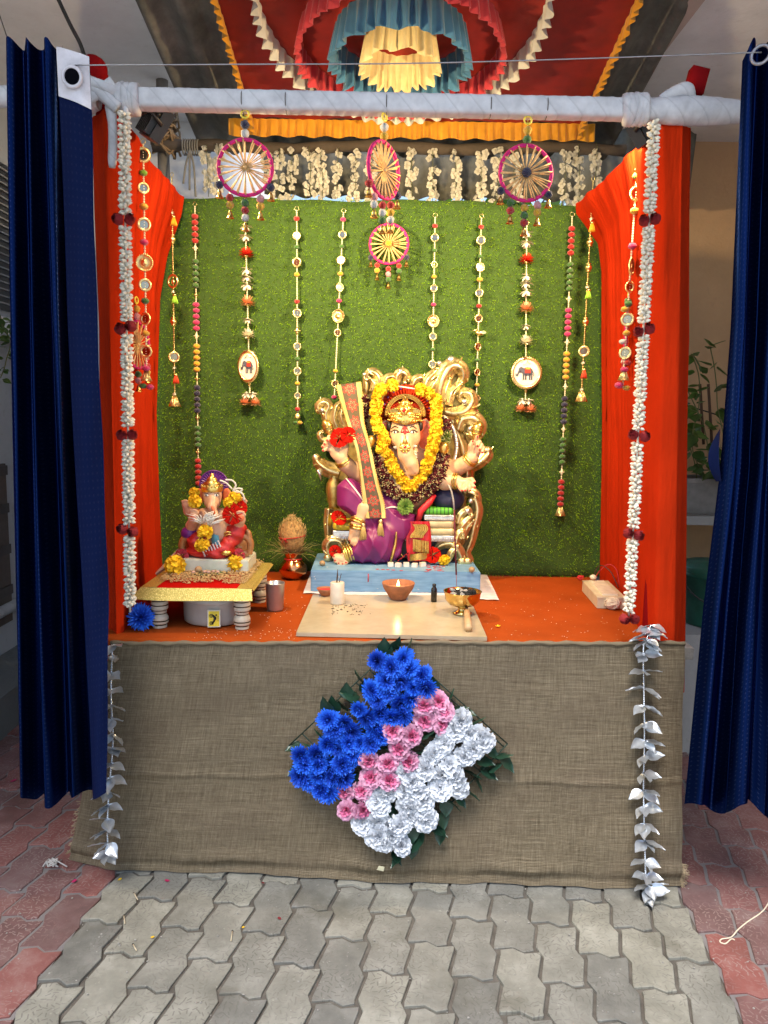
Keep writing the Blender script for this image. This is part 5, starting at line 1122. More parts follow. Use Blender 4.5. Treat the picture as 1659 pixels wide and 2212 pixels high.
# raised hand, viewer's left
arm('arm', [(S(610, 900, 3.24), .05), (S(480, 1005, 3.19), .042), (S(370, 925, 3.125), .030), (S(335, 870, 3.105), .026)], [s_ell(S(305, 820, 3.10), (.032, .014, .036)), s_ell(S(370, 800, 3.105), (.016, .014, .026))],
    [[(S(255, 790, 3.10), .010), (S(215, 765, 3.085), F1), (S(190, 785, 3.07), .0078)], [(S(265, 770, 3.10), .010), (S(225, 735, 3.085), F1), (S(205, 760, 3.066), .0078)], [(S(280, 760, 3.10), .010), (S(240, 705, 3.085), F1), (S(228, 730, 3.066), .0078)], [(S(262, 815, 3.10), .010), (S(215, 800, 3.085), F1), (S(195, 815, 3.072), .0075)], [(S(350, 815, 3.10), .012), (S(375, 760, 3.09), .010), (S(385, 730, 3.08), .0078)]], 1)
arm('arm', [(S(1110, 920, 3.24), .05), (S(1230, 985, 3.20), .042), (S(1370, 915, 3.13), .030), (S(1405, 880, 3.11), .026)], [s_ell(S(1425, 825, 3.105), (.026, .014, .036))],
    [[(S(1450, 800, 3.10), .010), (S(1485, 770, 3.085), F1), (S(1470, 805, 3.07), .0078)], [(S(1445, 790, 3.10), .010), (S(1470, 745, 3.085), F1), (S(1452, 775, 3.068), .0078)], [(S(1430, 785, 3.10), .010), (S(1445, 725, 3.085), F1), (S(1450, 705, 3.072), .0078)], [(S(1455, 825, 3.10), .010), (S(1500, 795, 3.085), F1), (S(1490, 830, 3.072), .0076)], [(S(1405, 830, 3.10), .012), (S(1395, 775, 3.085), .010), (S(1410, 745, 3.08), .0078)]], 1)
arm('arm', [(S(1120, 960, 3.22), .045), (S(1190, 1060, 3.13), .040), (S(1270, 1068, 3.09), .029)], [s_ell(S(1325, 1075, 3.075), (.036, .022, .017))],
    [[(S(1360, 1060, 3.07), .010), (S(1405, 1050, 3.05), F1), (S(1425, 1075, 3.035), .0078)], [(S(1362, 1080, 3.065), .010), (S(1400, 1085, 3.04), F1), (S(1425, 1115, 3.03), .0078)], [(S(1355, 1095, 3.06), .010), (S(1385, 1110, 3.035), F1), (S(1390, 1140, 3.03), .0078)], [(S(1335, 1100, 3.06), .010), (S(1355, 1120, 3.04), F1), (S(1350, 1140, 3.03), .0076)], [(S(1310, 1085, 3.06), .012), (S(1310, 1120, 3.04), .010), (S(1322, 1140, 3.035), .0078)]], 1)
arm('arm', [(S(640, 1050, 3.19), .045), (S(530, 1290, 3.06), .038), (S(470, 1430, 3.035), .026), (S(462, 1465, 3.03), .024)], [s_ell(S(455, 1500, 3.03), (.024, .016, .030))],
    [[(S(440, 1520, 3.03), .0095), (S(425, 1555, 3.02), F1), (S(430, 1580, 3.02), .0078)], [(S(455, 1525, 3.025), .0095), (S(445, 1565, 3.015), F1), (S(448, 1590, 3.015), .0078)], [(S(470, 1525, 3.025), .0095), (S(465, 1562, 3.015), F1), (S(468, 1585, 3.015), .0078)], [(S(485, 1515, 3.025), .0095), (S(485, 1548, 3.02), F1), (S(488, 1570, 3.02), .0076)], [(S(432, 1495, 3.025), .0105), (S(415, 1525, 3.02), .0092), (S(412, 1545, 3.02), .0078)]], 1)
def bangles(lst):
    for p, d, r, n_ in lst:
        b = MB(); M_ = face_to(d) @ rotm('X', R(90))
        for k in range(n_): b.torus(V(p)+V(d).normalized()*(k-(n_-1)/2)*.011, r, .0052, M_, 20, 8)
        b.build('bangle', IGOLD, idol)
bangles([(S(352, 905, 3.118), S(335, 870, 3.105)-S(370, 925, 3.125), .030, 2), (S(1395, 890, 3.117), S(1405, 880, 3.11)-S(1370, 915, 3.13), .030, 2), (S(1275, 1067, 3.09), (1, -.4, 0), .0295, 2), (S(478, 1395, 3.04), S(470, 1430, 3.035)-S(530, 1290, 3.06), .031, 2), (S(468, 1440, 3.032), (-.2, -.1, -1), .028, 2), (S(405, 1655, 3.045), (1, .1, .35), .034, 3), (S(372, 1672, 3.04), (1, .1, .35), .030, 1)])
# held things
b = MB(); c = S(235, 640, 3.10); M_ = rotm('Y', R(-25))
b.lathe([(0, .042), (.012, .038), (.020, .024), (.023, .006), (.020, -.012), (.012, -.03), (.006, -.04)], c, 16, M_); [b.torus(c+M_ @ V((0, 0, z)), r, .003, M_ @ rotm('X', R(90)), 16, 5) for z, r in ((.024, .019), (.008, .023), (-.010, .021))]; b.build('gold_conch', IGOLD, idol)
b = MB(); c = S(1450, 660, 3.12); M_ = rotm('Y', R(15)); b.lathe([(0, .045), (.014, .038), (.023, .02), (.024, 0), (.018, -.02), (.010, -.04)], c, 16, M_); [b.torus(c+M_ @ V((0, 0, z)), r, .003, M_ @ rotm('X', R(90)), 16, 5) for z, r in ((.024, .02), (.005, .024), (-.012, .021))]; b.build('gold_conch', IGOLD, idol)
# garment: folded leg, lap and hanging cloth
PURP = mat('purple_paint', (.21, .016, .125), .42, var=.12, vs=14)
df0 = s_join([s_ell(S(405, 1165, 3.10), (.050, .05, .066)), s_cap(S(420, 1190, 3.10), S(720, 1280, 3.16), .055, .07), s_cap(S(420, 1230, 3.08), S(560, 1380, 3.07), .045, .045), s_cap(S(620, 1350, 3.08), S(880, 1400, 3.12), .05, .042), s_cap(S(820, 1440, 3.09), S(600, 1560, 3.055), .052, .058), s_cap(S(600, 1580, 3.05), S(430, 1665, 3.045), .058, .034), s_ell(S(620, 1650, 3.05), (.105, .038, .046)), s_ell(S(700, 1560, 3.07), (.065, .042, .075))], .03)
def dhoti(X, Y, Z):
    d = df0(X, Y, Z); x = (X-S(600, 1400, 3.05).x); z = (Z-S(600, 1400, 3.05).z)
    w1 = 1-2*np.abs(np.sin(45*(z*.9+x*.55)+3*np.sin(16*x)))**.7; w2 = 1-2*np.abs(np.sin(62*(x*.8-z*.35)+2*np.sin(14*z)))**.7; m_ = 1/(1+np.exp((z+.03)*60))
    return d-.0038*w1*(1-m_*.6)-.0042*w2*m_
lo = np.array(S(600, 1400, 3.08))-np.array((.19, .13, .22)); hi = np.array(S(600, 1400, 3.08))+np.array((.20, .14, .22)); lo[2] = max(lo[2], PT+.001)
dh = sdf_obj('garment', dhoti, lo, hi, .0042, PURP, idol)
for pts in ([(365, 1030), (440, 1120), (500, 1200), (530, 1250)], [(700, 1290), (760, 1280), (830, 1295)]): stroke(dh, df0, pts, 7, WHT, 'white_piping', 2.9, 8)
stroke(dh, df0, [(790, 1480), (780, 1580), (755, 1680), (735, 1740)], 13, IGOLD, 'gold_piping', 2.9, 8)
# red sash with gold pleats
REDS = mat('sash_red', (.55, .02, .03), .45); b = MB()
b.grid(lambda u, v: S(885+175*u+(30*math.sin(v*3.1))*(u-.5), 1395+325*v, 3.06-.012*math.sin(u*3.1)-.004*math.sin(u*22+v*2)), 20, 16); b.build('red_sash', REDS, idol)
b = MB(); b.grid(lambda u, v: S(920+110*u+20*math.sin(v*5), 1420+110*v, 3.045-.008*math.sin(u*3.1)-.003*math.sin(u*38)), 26, 10); b.grid(lambda u, v: S(925+130*u, 1540+100*v+20*u, 3.046-.008*math.sin(u*3.1)-.003*math.sin(u*38+1)), 26, 10); b.grid(lambda u, v: S(900+140*u, 1665+55*v-15*u, 3.035-.02*math.sin(u*3.1)), 16, 8); b.build('gold_pleats', IGOLD, idol)
b = MB(); b.tube([S(1100, 1180, 3.10), S(1060, 1240, 3.08), S(990, 1310, 3.07), S(965, 1400, 3.07)], [.010, .014, .014, .012], 10); b.build('red_sash', REDS, idol)
# foot
ff = s_join([s_cap(S(425, 1660, 3.045), S(375, 1690, 3.035), .030, .024), s_ell(S(340, 1700, 3.03), (.036, .026, .018), rotm('Y', R(22)))]+[s_cap(S(320+i*12, 1705+i*6, 3.02), S(*t_, 3.005), .0095, .008) for i, t_ in enumerate(((282, 1690), (293, 1722), (322, 1742), (352, 1748), (378, 1738)))], .007)
ft = sdf_obj('foot', ff, np.array(S(350, 1700, 3.03))-.075, np.array(S(350, 1700, 3.03))+.075, .0032, SKIN, idol)
b = MB()
for t_ in ((280, 1684), (290, 1716), (320, 1737), (351, 1743), (378, 1733)): b.ell(S(*t_, 2.998), (.0045, .003, .0045), 7, 5)
b.build('nail', NAIL, ft)
# ---------------------------------------------------------------- garlands and flowers laid on the idol
def marigold_mesh(seed, m, n=110):
    rs = random.Random(seed); b = MB(); b.ell((0, 0, 0), (.78, .78, .62), 10, 7)
    for k in range(n):
        z = 1-2*(k+.5)/n; r = math.sqrt(1-z*z); a = k*2.39996; c = V((r*math.cos(a), r*math.sin(a), z*.78)); Mx = face_to(c, rs.uniform(0, 6.3)); w_ = .17*rs.uniform(.8, 1.25)
        b.add([c*.72+Mx @ V(q) for q in ((-w_, -w_*.4, 0), (w_, -w_*.3, 0), (w_*1.25, w_*.3, .2), (0, w_*.8, .30+rs.uniform(-.05, .08)), (-w_*1.2, w_*.2, .22))], [(0, 1, 2, 3, 4)])
    return b.mesh('marigold', m)
MARI = [marigold_mesh(s, mat('marigold_yellow', (.86, .55, .010), .7, var=.12, vs=60, rand=.15)) for s in (1, 2, 3)]
gar = thing('marigold_garland', 'bright yellow marigold garland round the large idol\'s head and chest', 'garland', S(870, 1120, 3.06))
ml = [(760, 285), (665, 318), (632, 368), (628, 435), (622, 500), (625, 580), (645, 640), (682, 690), (688, 745), (672, 795), (715, 842), (745, 905), (765, 962), (808, 1010), (842, 1062), (872, 1122), (925, 1105), (985, 1048), (1028, 980), (1042, 920), (1066, 860), (1082, 800), (1095, 735), (1112, 665), (1116, 600), (1112, 530), (1116, 470), (1110, 402), (1062, 352), (990, 322)]
for i, (zx, zy) in enumerate(ml):
    Y = 3.17-.085*min(1, max(0, (zy-450)/350)); Y = max(Y, 3.068 if zy < 1060 else 3.062)
    link('marigold', MARI[i % 3], gar, loc=S(zx, zy, Y), rot=(rnd(0, 3), rnd(0, 3), rnd(0, 3)), scale=(.0295, .0295, .027))
b = MB(); b.tube([S(zx, zy, 3.18-.085*min(1, max(0, (zy-450)/350))) for zx, zy in ml], .003, 5, closed=True); b.build('thread', mat('white_thread', (.7, .68, .6), .8), gar)
DKR = mat('maroon_petal', (.10, .006, .010), .8, var=.3, vs=70); PALE = mat('pale_bud', (.62, .56, .26), .6, var=.2, vs=80); GRN = mat('green_sepal', (.16, .22, .03), .7)
def cluster_mesh(seed, dk=True):
    rs = random.Random(seed); b = MB(); b.ell((0, 0, 0), .55, 8, 6)
    for k in range(46):
        d = V((rs.gauss(0, 1), rs.gauss(0, 1), rs.gauss(0, 1))).normalized(); petal(b, d*.35, d, (rs.random(), rs.random(), rs.random()), rs.uniform(.5, .8), .36, .2, 0)
    for k in range(9):
        d = V((rs.gauss(0, 1), rs.gauss(-.6, 1), rs.gauss(0, 1))).normalized(); b.tube([d*.5, d*.85, d*1.1], [.04, .075, .03], 5, m=1)
    return b.mesh('flower_cluster', [DKR if dk else GRN, PALE])
CL = [cluster_mesh(s) for s in (1, 2, 3)]; CG = [cluster_mesh(9, False)]
rg_ = thing('maroon_garland', 'dark maroon and pale bud garland hanging outside the marigold garland', 'garland', S(870, 1190, 3.08))
path = spl([(545, 400), (530, 500), (520, 610), (560, 690), (585, 780), (590, 870), (640, 970), (700, 1070), (770, 1150), (860, 1200), (950, 1190), (1040, 1130), (1110, 1050), (1150, 960), (1165, 860), (1185, 760), (1205, 680), (1195, 580)], 5)
for i, (zx, zy) in enumerate(path[::1]):
    grn = 660 < zy < 830; Y = 3.20-.12*min(1, max(0, (zy-600)/400)); Y = min(Y, 3.2)
    for e in ((-1, 1) if zy > 850 else (0,)):
        link('flower_cluster', CG[0] if grn else CL[i % 3], rg_, loc=S(zx+e*26*(1 if zx > 860 else 1)+rnd(-8, 8), zy+abs(e)*rnd(-22, 22), Y+rnd(-.006, .01)), rot=(rnd(-.6, .6), rnd(0, 6.3), rnd(-.6, .6)), scale=.0225)
for zx, zy in ((575, 745), (1180, 800)): b = MB(); b.lathe([(0, .028), (.016, .024), (.022, .008), (.020, -.012), (.010, -.026), (0, -.03)], S(zx, zy, 3.12), 14); b.build('gold_charm', IGOLD, rg_)
gf = m_spiky('green_flower', mat('green_bloom', (.20, .34, .06), .7, var=.25, vs=60), 80, 4, .8, -.6); o = link('green_flower', gf, None, loc=S(862, 1275, 3.045), rot=(R(80), 0, .2), scale=.034); tag(o, 'pale green flower at the bottom of the maroon garland', 'flower')
# stole
def brocade():
    t = NT('brocade'); uv = t.coord('UV'); sx = t.new('ShaderNodeSeparateXYZ'); t.ln(uv, sx.inputs[0]); u = t.math('SUBTRACT', sx.outputs[0], .5); v = t.math('SUBTRACT', t.math('FRACT', t.math('MULTIPLY', sx.outputs[1], 9)), .5)
    au = t.math('ABSOLUTE', u); x = t.math('MULTIPLY', u, 1.5); r = t.math('SQRT', t.math('ADD', t.math('MULTIPLY', x, x), t.math('MULTIPLY', v, v))); th = t.math('ARCTAN2', v, x)
    f = t.math('SUBTRACT', r, t.math('ADD', .30, t.math('MULTIPLY', t.math('COSINE', t.math('MULTIPLY', th, 7)), .07)))
    red = t.math('LESS_THAN', t.math('ABSOLUTE', f), .065); cen = t.math('LESS_THAN', r, .1); ivo = t.math('LESS_THAN', t.math('ABSOLUTE', t.math('ADD', f, .11)), .03)
    nz = t.noise(t.mapping(uv, (60, 500, 1)), 1, 2); c = t.ramp(nz, [(.35, (.03, .022, .012)), (.65, (.13, .10, .05))]); c = t.mix(t.math('MULTIPLY', ivo, .6), c, (.42, .33, .18)); c = t.mix(red, c, (.42, .035, .02)); c = t.mix(cen, c, (.42, .035, .02))
    bd = t.math('GREATER_THAN', au, .30); gn = t.noise(t.mapping(uv, (120, 600, 1)), 1, 2); c = t.mix(bd, c, t.ramp(gn, [(.3, (.45, .30, .06)), (.7, (.95, .75, .32))])); t.set(Base_Color=c, Metallic=t.math('MULTIPLY', bd, .75), Roughness=.4); t.bump(gn, .5, .003); return t.m
st = thing('brocade_stole', 'gold bordered brocade stole hung over the large idol\'s shoulder to its lap', 'stole', S(620, 1370, 3.03))
sp1 = spl([(398, 268, 3.27, 104), (425, 420, 3.20, 92), (460, 600, 3.10, 70), (515, 780, 3.065, 62), (548, 950, 3.045, 66), (575, 1100, 3.035, 76), (605, 1250, 3.02, 88), (622, 1372, 3.005, 82)], 16); K = len(sp1)-1
def stole(u, v):
    i = v*K; j = min(int(i), K-1); q = sp1[j]*(1-(i-j))+sp1[j+1]*(i-j); w_ = q[3]*(1+.05*(1 if int(v*110) % 2 else -1)*(abs(u-.5) > .45)); tl = (u-.5)
    return S(q[0]+2*tl*w_, q[1]-tl*30*(1-v)+40*tl*v*0, q[2]-.008*math.cos(tl*3)+.004*math.sin(u*9+v*14))
b = MB(); b.grid(stole, 12, 112, uv=True); o = b.build('cloth', brocade(), st); o.modifiers.new('s', 'SOLIDIFY').thickness = .0015
TAS = m_tassel(mat('tassel_gold', (.62, .44, .15), .45, .4)); 
for zx, zy in ((520, 1480), (660, 1450)): link('tassel', TAS, st, loc=S(zx, zy, 2.998), scale=(.022, .014, .032)); 
# hibiscus and loose flowers
HIB = mat('hibiscus_red', (.40, .006, .002), .85, var=.25, vs=40, spec=.1)
def hib_mesh(seed, m):
    rs = random.Random(seed); b = MB()
    for k in range(6):
        a = k/6*6.283+rs.uniform(-.2, .2)
        b.grid(lambda u, v: V((math.cos(a+(u-.5)*1.35*v**.6)*v, math.sin(a+(u-.5)*1.35*v**.6)*v, .45*v-.35*v*v+.12*v*math.sin(u*16+k)+rs.uniform(-.02, .02))), 7, 5)
    b.tube([(0, 0, 0), (.1, .05, .35), (.15, .1, .6)], [.05, .04, .03], 6, m=1); return b.mesh('hibiscus', [m, mat('stamen', (.75, .5, .1), .7)])
HB = [hib_mesh(s, HIB) for s in (1, 2)]; HD = [hib_mesh(5, mat('crimson_petal', (.30, .008, .03), .7, var=.3, vs=50))]
fl = thing('hibiscus_flower', 'bright red hibiscus flower held in the large idol\'s raised left hand', 'flower', S(350, 690, 3.07)); link('bloom', HB[0], fl, loc=S(325, 715, 3.075), rot=(R(70), .2, -.2), scale=.042); link('bloom', HB[1], fl, loc=S(395, 690, 3.07), rot=(R(80), -.3, .3), scale=.034)
def loose(name, me, zx, zy, Y, s, lb, rot=None): o = link(name, me, None, loc=S(zx, zy, Y), rot=rot or (R(40), rnd(-.3, .3), rnd(0, 6)), scale=s); return tag(o, lb, 'flower')
loose('hibiscus_flower', HB[1], 318, 1370, 3.06, .034, 'red hibiscus flower on the yellow cushion left of the idol\'s garment', (R(55), 0, .5))
loose('crimson_flower', HD[0], 848, 1692, 3.03, .029, 'crimson flower on the blue plinth left of the gold pleats'); loose('hibiscus_flower', HB[0], 1085, 1672, 3.05, .036, 'red hibiscus flower on the plinth right of the gold pleats', (R(60), 0, 0)); loose('red_petal_flower', HB[1], 290, 1640, 3.05, .026, 'small red flower beside the idol\'s foot', (R(70), .3, 0))
loose('marigold_flower', MARI[1], 1180, 1712, 3.035, .026, 'single yellow marigold on the blue plinth beside the throne foot')
SUG = mat('sugar_white', (.80, .70, .62), .6, var=.1)
for i, zx in enumerate((742, 805, 870, 940, 1005)):
    b = MB(); b.box((0, 0, 0), (.022, .018, .016), rotm('Z', rnd(-.5, .5))); o = b.build('sugar_cube', SUG, None, False, loc=on_pl(zx, 1765+rnd(-4, 6), .0085)); tag(o, '%s of five pale sugar cubes from the left in front of the large idol' % ordn[i], 'sugar cube', 'sugar cubes on the plinth')
for i, (zx, zy) in enumerate(((185, 1760), (1405, 1812))): b = MB(); b.ell((0, 0, 0), (.0125, .0125, .0115), 12, 8); o = b.build('betel_nut', mat('betel_nut', (.38, .25, .13), .6, vs=60), None, loc=on_pl(zx, zy, .0115)); tag(o, 'round brown nut on the %s front corner of the blue plinth' % ('left', 'right')[i], 'nut', 'nuts on the plinth corners')
# ================================================================ OFFERINGS ON THE TABLE
def TD(zx, zy): return (263.3+.2645*zx, 987.5+.2645*zy)
def T(zx, zy, Y): return P(*TD(zx, zy), Y)
def TZp(zx, zy, Z): return PZ(*TD(zx, zy), Z)
# ---- low stool with ringed legs
ST = .925
sA, sB, sC = TZp(165, 1066, ST), TZp(1065, 1062, ST), TZp(1272, 868, ST); sx0, sx1, sy0, sy1 = sA.x, sB.x, sA.y, sC.y
stool = thing('low_stool', 'low wooden stool with ringed lacquer legs on the left of the table', 'stool', ((sx0+sx1)/2, (sy0+sy1)/2, TZ))
bbox('seat_board', (sx0+.008, sy0+.008, ST-.030), (sx1-.008, sy1, ST-.004), mat('maroon_wood', (.10, .025, .02), .5), stool)
M_IV = mat('ivory_lacquer', (.50, .44, .34), .35, var=.1); M_OL = mat('bronze_ring', (.06, .04, .018), .4, .3)
def leg_mesh():
    b = MB(); H = ST-.030-TZ-.001; prof = [(.030, 1.0), (.031, .93), (.033, .92), (.033, .86), (.029, .84), (.033, .82), (.034, .72), (.030, .70), (.034, .68), (.034, .58), (.031, .55), (.028, .52), (.027, .46), (.024, .44), (.026, .42), (.031, .36), (.034, .30), (.034, .24), (.031, .22), (.034, .2), (.033, .14), (.028, .11), (.025, .07), (.028, .05), (.028, 0)]
    dark = {0, 4, 7, 10, 13, 17, 18, 21}; n = 20
    for i in range(len(prof)-1): b.lathe([(prof[i][0]*.82, prof[i][1]*H), (prof[i+1][0]*.82, prof[i+1][1]*H)], (0, 0, 0), n, None, 1 if i in dark else 0)
    return b.mesh('leg', [M_IV, M_OL])
LEG = leg_mesh()
for x, y in ((sx0+.045, sy0+.035), (sx1-.035, sy0+.035), (sx0+.045, sy1-.04), (sx1-.035, sy1-.04)): link('leg', LEG, stool, loc=(x, y, TZ+.001))
def goldcloth():
    t = NT('gold_border'); p = t.coord('Object'); v = t.new('ShaderNodeTexVoronoi', feature='DISTANCE_TO_EDGE'); v.inputs['Scale'].default_value = 170; t.ln(p, v.inputs['Vector']); n = t.noise(p, 220, 3); f = t.math('ADD', v.outputs['Distance'], t.math('MULTIPLY', n, .25)); c = t.ramp(f, [(.12, (.42, .30, .06)), (.3, (.70, .54, .14)), (.6, (.86, .70, .26))]); t.set(Base_Color=c, Metallic=.55, Roughness=.42); t.bump(f, .4, .003); return t.m
M_GB = goldcloth(); scl = thing('stool_cloth', 'red cloth with wide gold brocade border spread over the low stool', 'cloth', ((sx0+sx1)/2, sy0, ST))
RC = felt('bright_red_cloth', (.50, .006, .004)); w1 = .045
b = MB(); b.grid(lambda u, v: (sx0+w1+(sx1-sx0-2*w1)*u, sy0+(sy1-sy0)*v, ST+.001), 4, 4); b.build('red_panel', RC, scl)
b = MB()
b.grid(lambda u, v: (sx0-.004+w1*u+.004*u, sy0+(sy1-sy0)*v, ST+.002), 2, 8); b.grid(lambda u, v: (sx1-w1+(w1+.004)*u, sy0+(sy1-sy0)*v, ST+.002), 2, 8)
b.grid(lambda u, v: (sx0-.028*v*(1-u)-.004+(sx1-sx0+.008+.006*v)*u, sy0-.002-.022*v-.004*math.sin(u*7), ST+.002-.034*v-.004*v*math.sin(u*3.14)), 20, 6)
b.grid(lambda u, v: (sx1+.003+.008*v, sy0+(sy1-sy0)*u, ST+.001-.006*v), 8, 2); b.grid(lambda u, v: (sx0-.003-.035*v*(1-u), sy0-.02*v*(1-u)+(sy1-sy0)*u, ST+.001-.03*v*(1-.3*u)), 8, 3)
b.build('gold_border', M_GB, scl)
b = MB(); rs = random.Random(11); grain = []
for i in range(4200):
    u, v = rs.random(), rs.random(); edge = .04+.02*math.sin(u*13)+.015*math.sin(u*31); x = sx0+.03+(sx1-sx0-.055)*u; y = sy0+.055+edge*.35+(sy1-sy0-.07)*v
    hgt = .014*max(0, min(1, (y-sy0-.055)/.04))*rs.random(); d = V((rs.gauss(0, 1), rs.gauss(0, 1), rs.gauss(0, .4))).normalized(); s_ = d.orthogonal().normalized(); n_ = d.cross(s_); c = V((x, y, ST+.004+hgt)); L, W = .0048, .0021
    b.add([c-d*L, c+s_*W, c+n_*W, c-s_*W, c-n_*W, c+d*L], [(0, 2, 1), (0, 3, 2), (0, 4, 3), (0, 1, 4), (5, 1, 2), (5, 2, 3), (5, 3, 4), (5, 4, 1)])
gr = b.build('grain_bed', mat('wheat_grain', (.62, .42, .18), .6, var=.3, vs=200), None); stuff(gr); gr['label'] = 'bed of golden grain spread on the stool cloth'; gr['category'] = 'grain'
# ---- small idol
GZ = ST+.008
MARB = NT('pale_marble'); _p = MARB.coord('Object'); _n = MARB.noise(_p, 14, 6, .7); MARB.set(Base_Color=MARB.ramp(_n, [(.3, (.56, .60, .46)), (.55, (.72, .73, .60)), (.75, (.60, .66, .52))]), Roughness=.3); MARB = MARB.m
ib = TZp(490, 938, GZ); ic = TZp(1050, 925, GZ)
small = thing('small_idol', 'small painted elephant headed idol on a pale marble base upon the stool', 'idol', (ib+ic)/2)
q = bmesh.new(); bmesh.ops.create_cube(q, size=1)
IBH = .046
for v in q.verts: v.co = V((ib.x+(ic.x-ib.x)*(v.co.x+.5), ib.y+.17*(v.co.y+.5), GZ+IBH*(v.co.z+.5)))
bmesh.ops.bevel(q, geom=list(q.edges), offset=.004, segments=2, affect='EDGES'); me = bpy.data.meshes.new('base'); q.to_mesh(me); me.materials.append(MARB); link('marble_base', me, small)
IY = ib.y+.075; MZ = .00043
WOOD = mat('carved_brown', (.36, .15, .045), .4, var=.3, vs=40, bump=.3, bs=80); OR = mat('palm_orange', (.75, .17, .06), .5); PUR = mat('halo_purple', (.14, .02, .20), .35, var=.3, vs=40); RD = mat('cloth_vermilion', (.50, .02, .014), .45, var=.2, vs=30); SK2 = mat('small_skin', (.64, .37, .22), .4, var=.08)
hf = s_join([s_ell(T(738, 310, IY-.01), (.034, .030, .040)), s_ell(T(740, 375, IY-.02), (.028, .026, .022)), s_cap(T(738, 350, IY-.035), T(735, 410, IY-.05), .015, .014), s_cap(T(735, 410, IY-.05), T(758, 470, IY-.055), .014, .012), s_cap(T(758, 470, IY-.055), T(735, 505, IY-.055), .011, .008)], .010)
c0 = np.array(T(740, 380, IY-.02)); sh = sdf_obj('head', hf, c0-np.array((.05, .06, .075)), c0+np.array((.05, .05, .08)), .0024, SK2, small)
for ex_ in (690, 772):
    p, nr = on_surf(hf, *TD(ex_, 312), 2.4); Mx = face_to(nr); b = MB(); b.ell(p, (.0088, .0044, .0024), 10, 6, Mx); e = b.build('eye', WHT, sh); b = MB(); b.ell(p+nr*.0012, (.0040, .0040, .0018), 8, 5, Mx); b.build('iris', INK, e)
    b = MB(); b.tube([on_surf(hf, *TD(ex_+dx, 297-abs(dx)*-.2), 2.4, lift=.0006)[0] for dx in (-18, -8, 4, 16)], .0011, 5); b.build('eyebrow', INK, sh)
p, nr = on_surf(hf, *TD(732, 283), 2.4); b = MB(); b.ell(p, (.005, .004, .002), 8, 5, face_to(nr)); b.build('forehead_mark', REDP, sh)
b = MB(); b.tube([on_surf(hf, *TD(x, y), 2.4, lift=.0004)[0] for x, y in ((735, 400), (745, 430), (755, 465))], [.004, .006, .005], 6); b.build('trunk_stripe', OR, sh)
for s, zx in ((-1, 625), (1, 858)): ef = s_ell(T(zx, 325, IY+.004), (.022, .008, .032), rotm('Z', -s*R(30))); o = sdf_obj('ear', ef, np.array(T(zx, 325, IY))-.04, np.array(T(zx, 325, IY))+.04, .003, OR, small)
b = MB(); cc = T(737, 262, IY-.005); b.lathe([(.036, -.008), (.039, 0), (.038, .010), (.030, .018), (.032, .022), (.022, .028), (.018, .032), (.019, .036), (.010, .044), (.006, .049), (.007, .053), (0, .058)], cc, 24); cr = b.build('crown', IGOLD, small)
b = MB(); [b.ell(cc+V((.037*math.cos(k/18*6.283), .037*math.sin(k/18*6.283), .012)), (.004, .004, .0055), 6, 4) for k in range(18)]; b.build('crown_bead', IGOLD, cr)
b = MB(); c = T(752, 225, IY+.02); k = 60
b.add([c+V((0, -.006, 0))]+[c+V((.050*math.cos(i/k*6.283), .002*(-1)**i, .050*math.sin(i/k*6.283))) for i in range(k)], [(0, i+1, (i+1) % k+1) for i in range(k)]); hl = b.build('halo_fan', PUR, small, False); hl.modifiers.new('s', 'SOLIDIFY').thickness = .005
b = MB(); b.torus(c, .050, .003, None, 36, 6); b.build('halo_edge', PUR, hl)
bf = s_join([s_ell(T(745, 560, IY), (.060, .045, .065)), s_cap(T(650, 480, IY), T(850, 480, IY), .026, .026), s_ell(T(745, 620, IY-.012), (.055, .046, .045))], .02); cB = np.array(T(745, 560, IY)); sdf_obj('torso', bf, cB-.10, cB+.10, .004, SK2, small)
lf = s_join([s_ell(T(940, 610, IY-.01), (.036, .034, .042)), s_cap(T(920, 620, IY-.01), T(850, 740, IY-.04), .030, .024), s_cap(T(850, 740, IY-.04), T(760, 770, IY-.05), .024, .02), s_cap(T(700, 640, IY), T(600, 680, IY-.02), .034, .028), s_cap(T(600, 690, IY-.03), T(780, 790, IY-.05), .022, .018), s_ell(T(740, 770, IY-.01), (.10, .055, .022))], .016)
def lf2(X, Y, Z): return lf(X, Y, Z)+.0018*np.sin(170*(Z+.5*X))
cL = np.array(T(770, 690, IY)); sdf_obj('garment', lf2, cL-np.array((.13, .10, .07)), cL+np.array((.13, .09, .08)), .0036, RD, small)
for nm, ch in (('arm', [(T(640, 480, IY), .022), (T(570, 560, IY-.02), .020), (T(585, 510, IY-.05), .017), (T(590, 470, IY-.055), .016)]), ('arm', [(T(860, 480, IY), .022), (T(950, 560, IY-.015), .020), (T(970, 510, IY-.04), .016), (T(972, 485, IY-.045), .015)]), ('arm', [(T(640, 470, IY+.01), .020), (T(545, 440, IY+.01), .018), (T(525, 395, IY), .014)]), ('arm', [(T(870, 470, IY+.01), .020), (T(975, 430, IY+.01), .018), (T(985, 375, IY), .014)])):
    f = s_join([s_cap(a, c, ra, rc) for (a, ra), (c, rc) in zip(ch, ch[1:])]+[s_cap(ch[-1][0]+V((dx*.005, -.004, 0)), ch[-1][0]+V((dx*.0075, -.010, .020-abs(dx)*.002)), .0045, .0038) for dx in (-1.5, -.5, .5, 1.5)]+[s_cap(ch[-1][0], ch[-1][0]+V((.016, -.006, .008)), .005, .004)], .006)
    A = np.array([tuple(p) for p, r in ch]); sdf_obj(nm, f, A.min(0)-.04, A.max(0)+.04, .003, SK2, small)
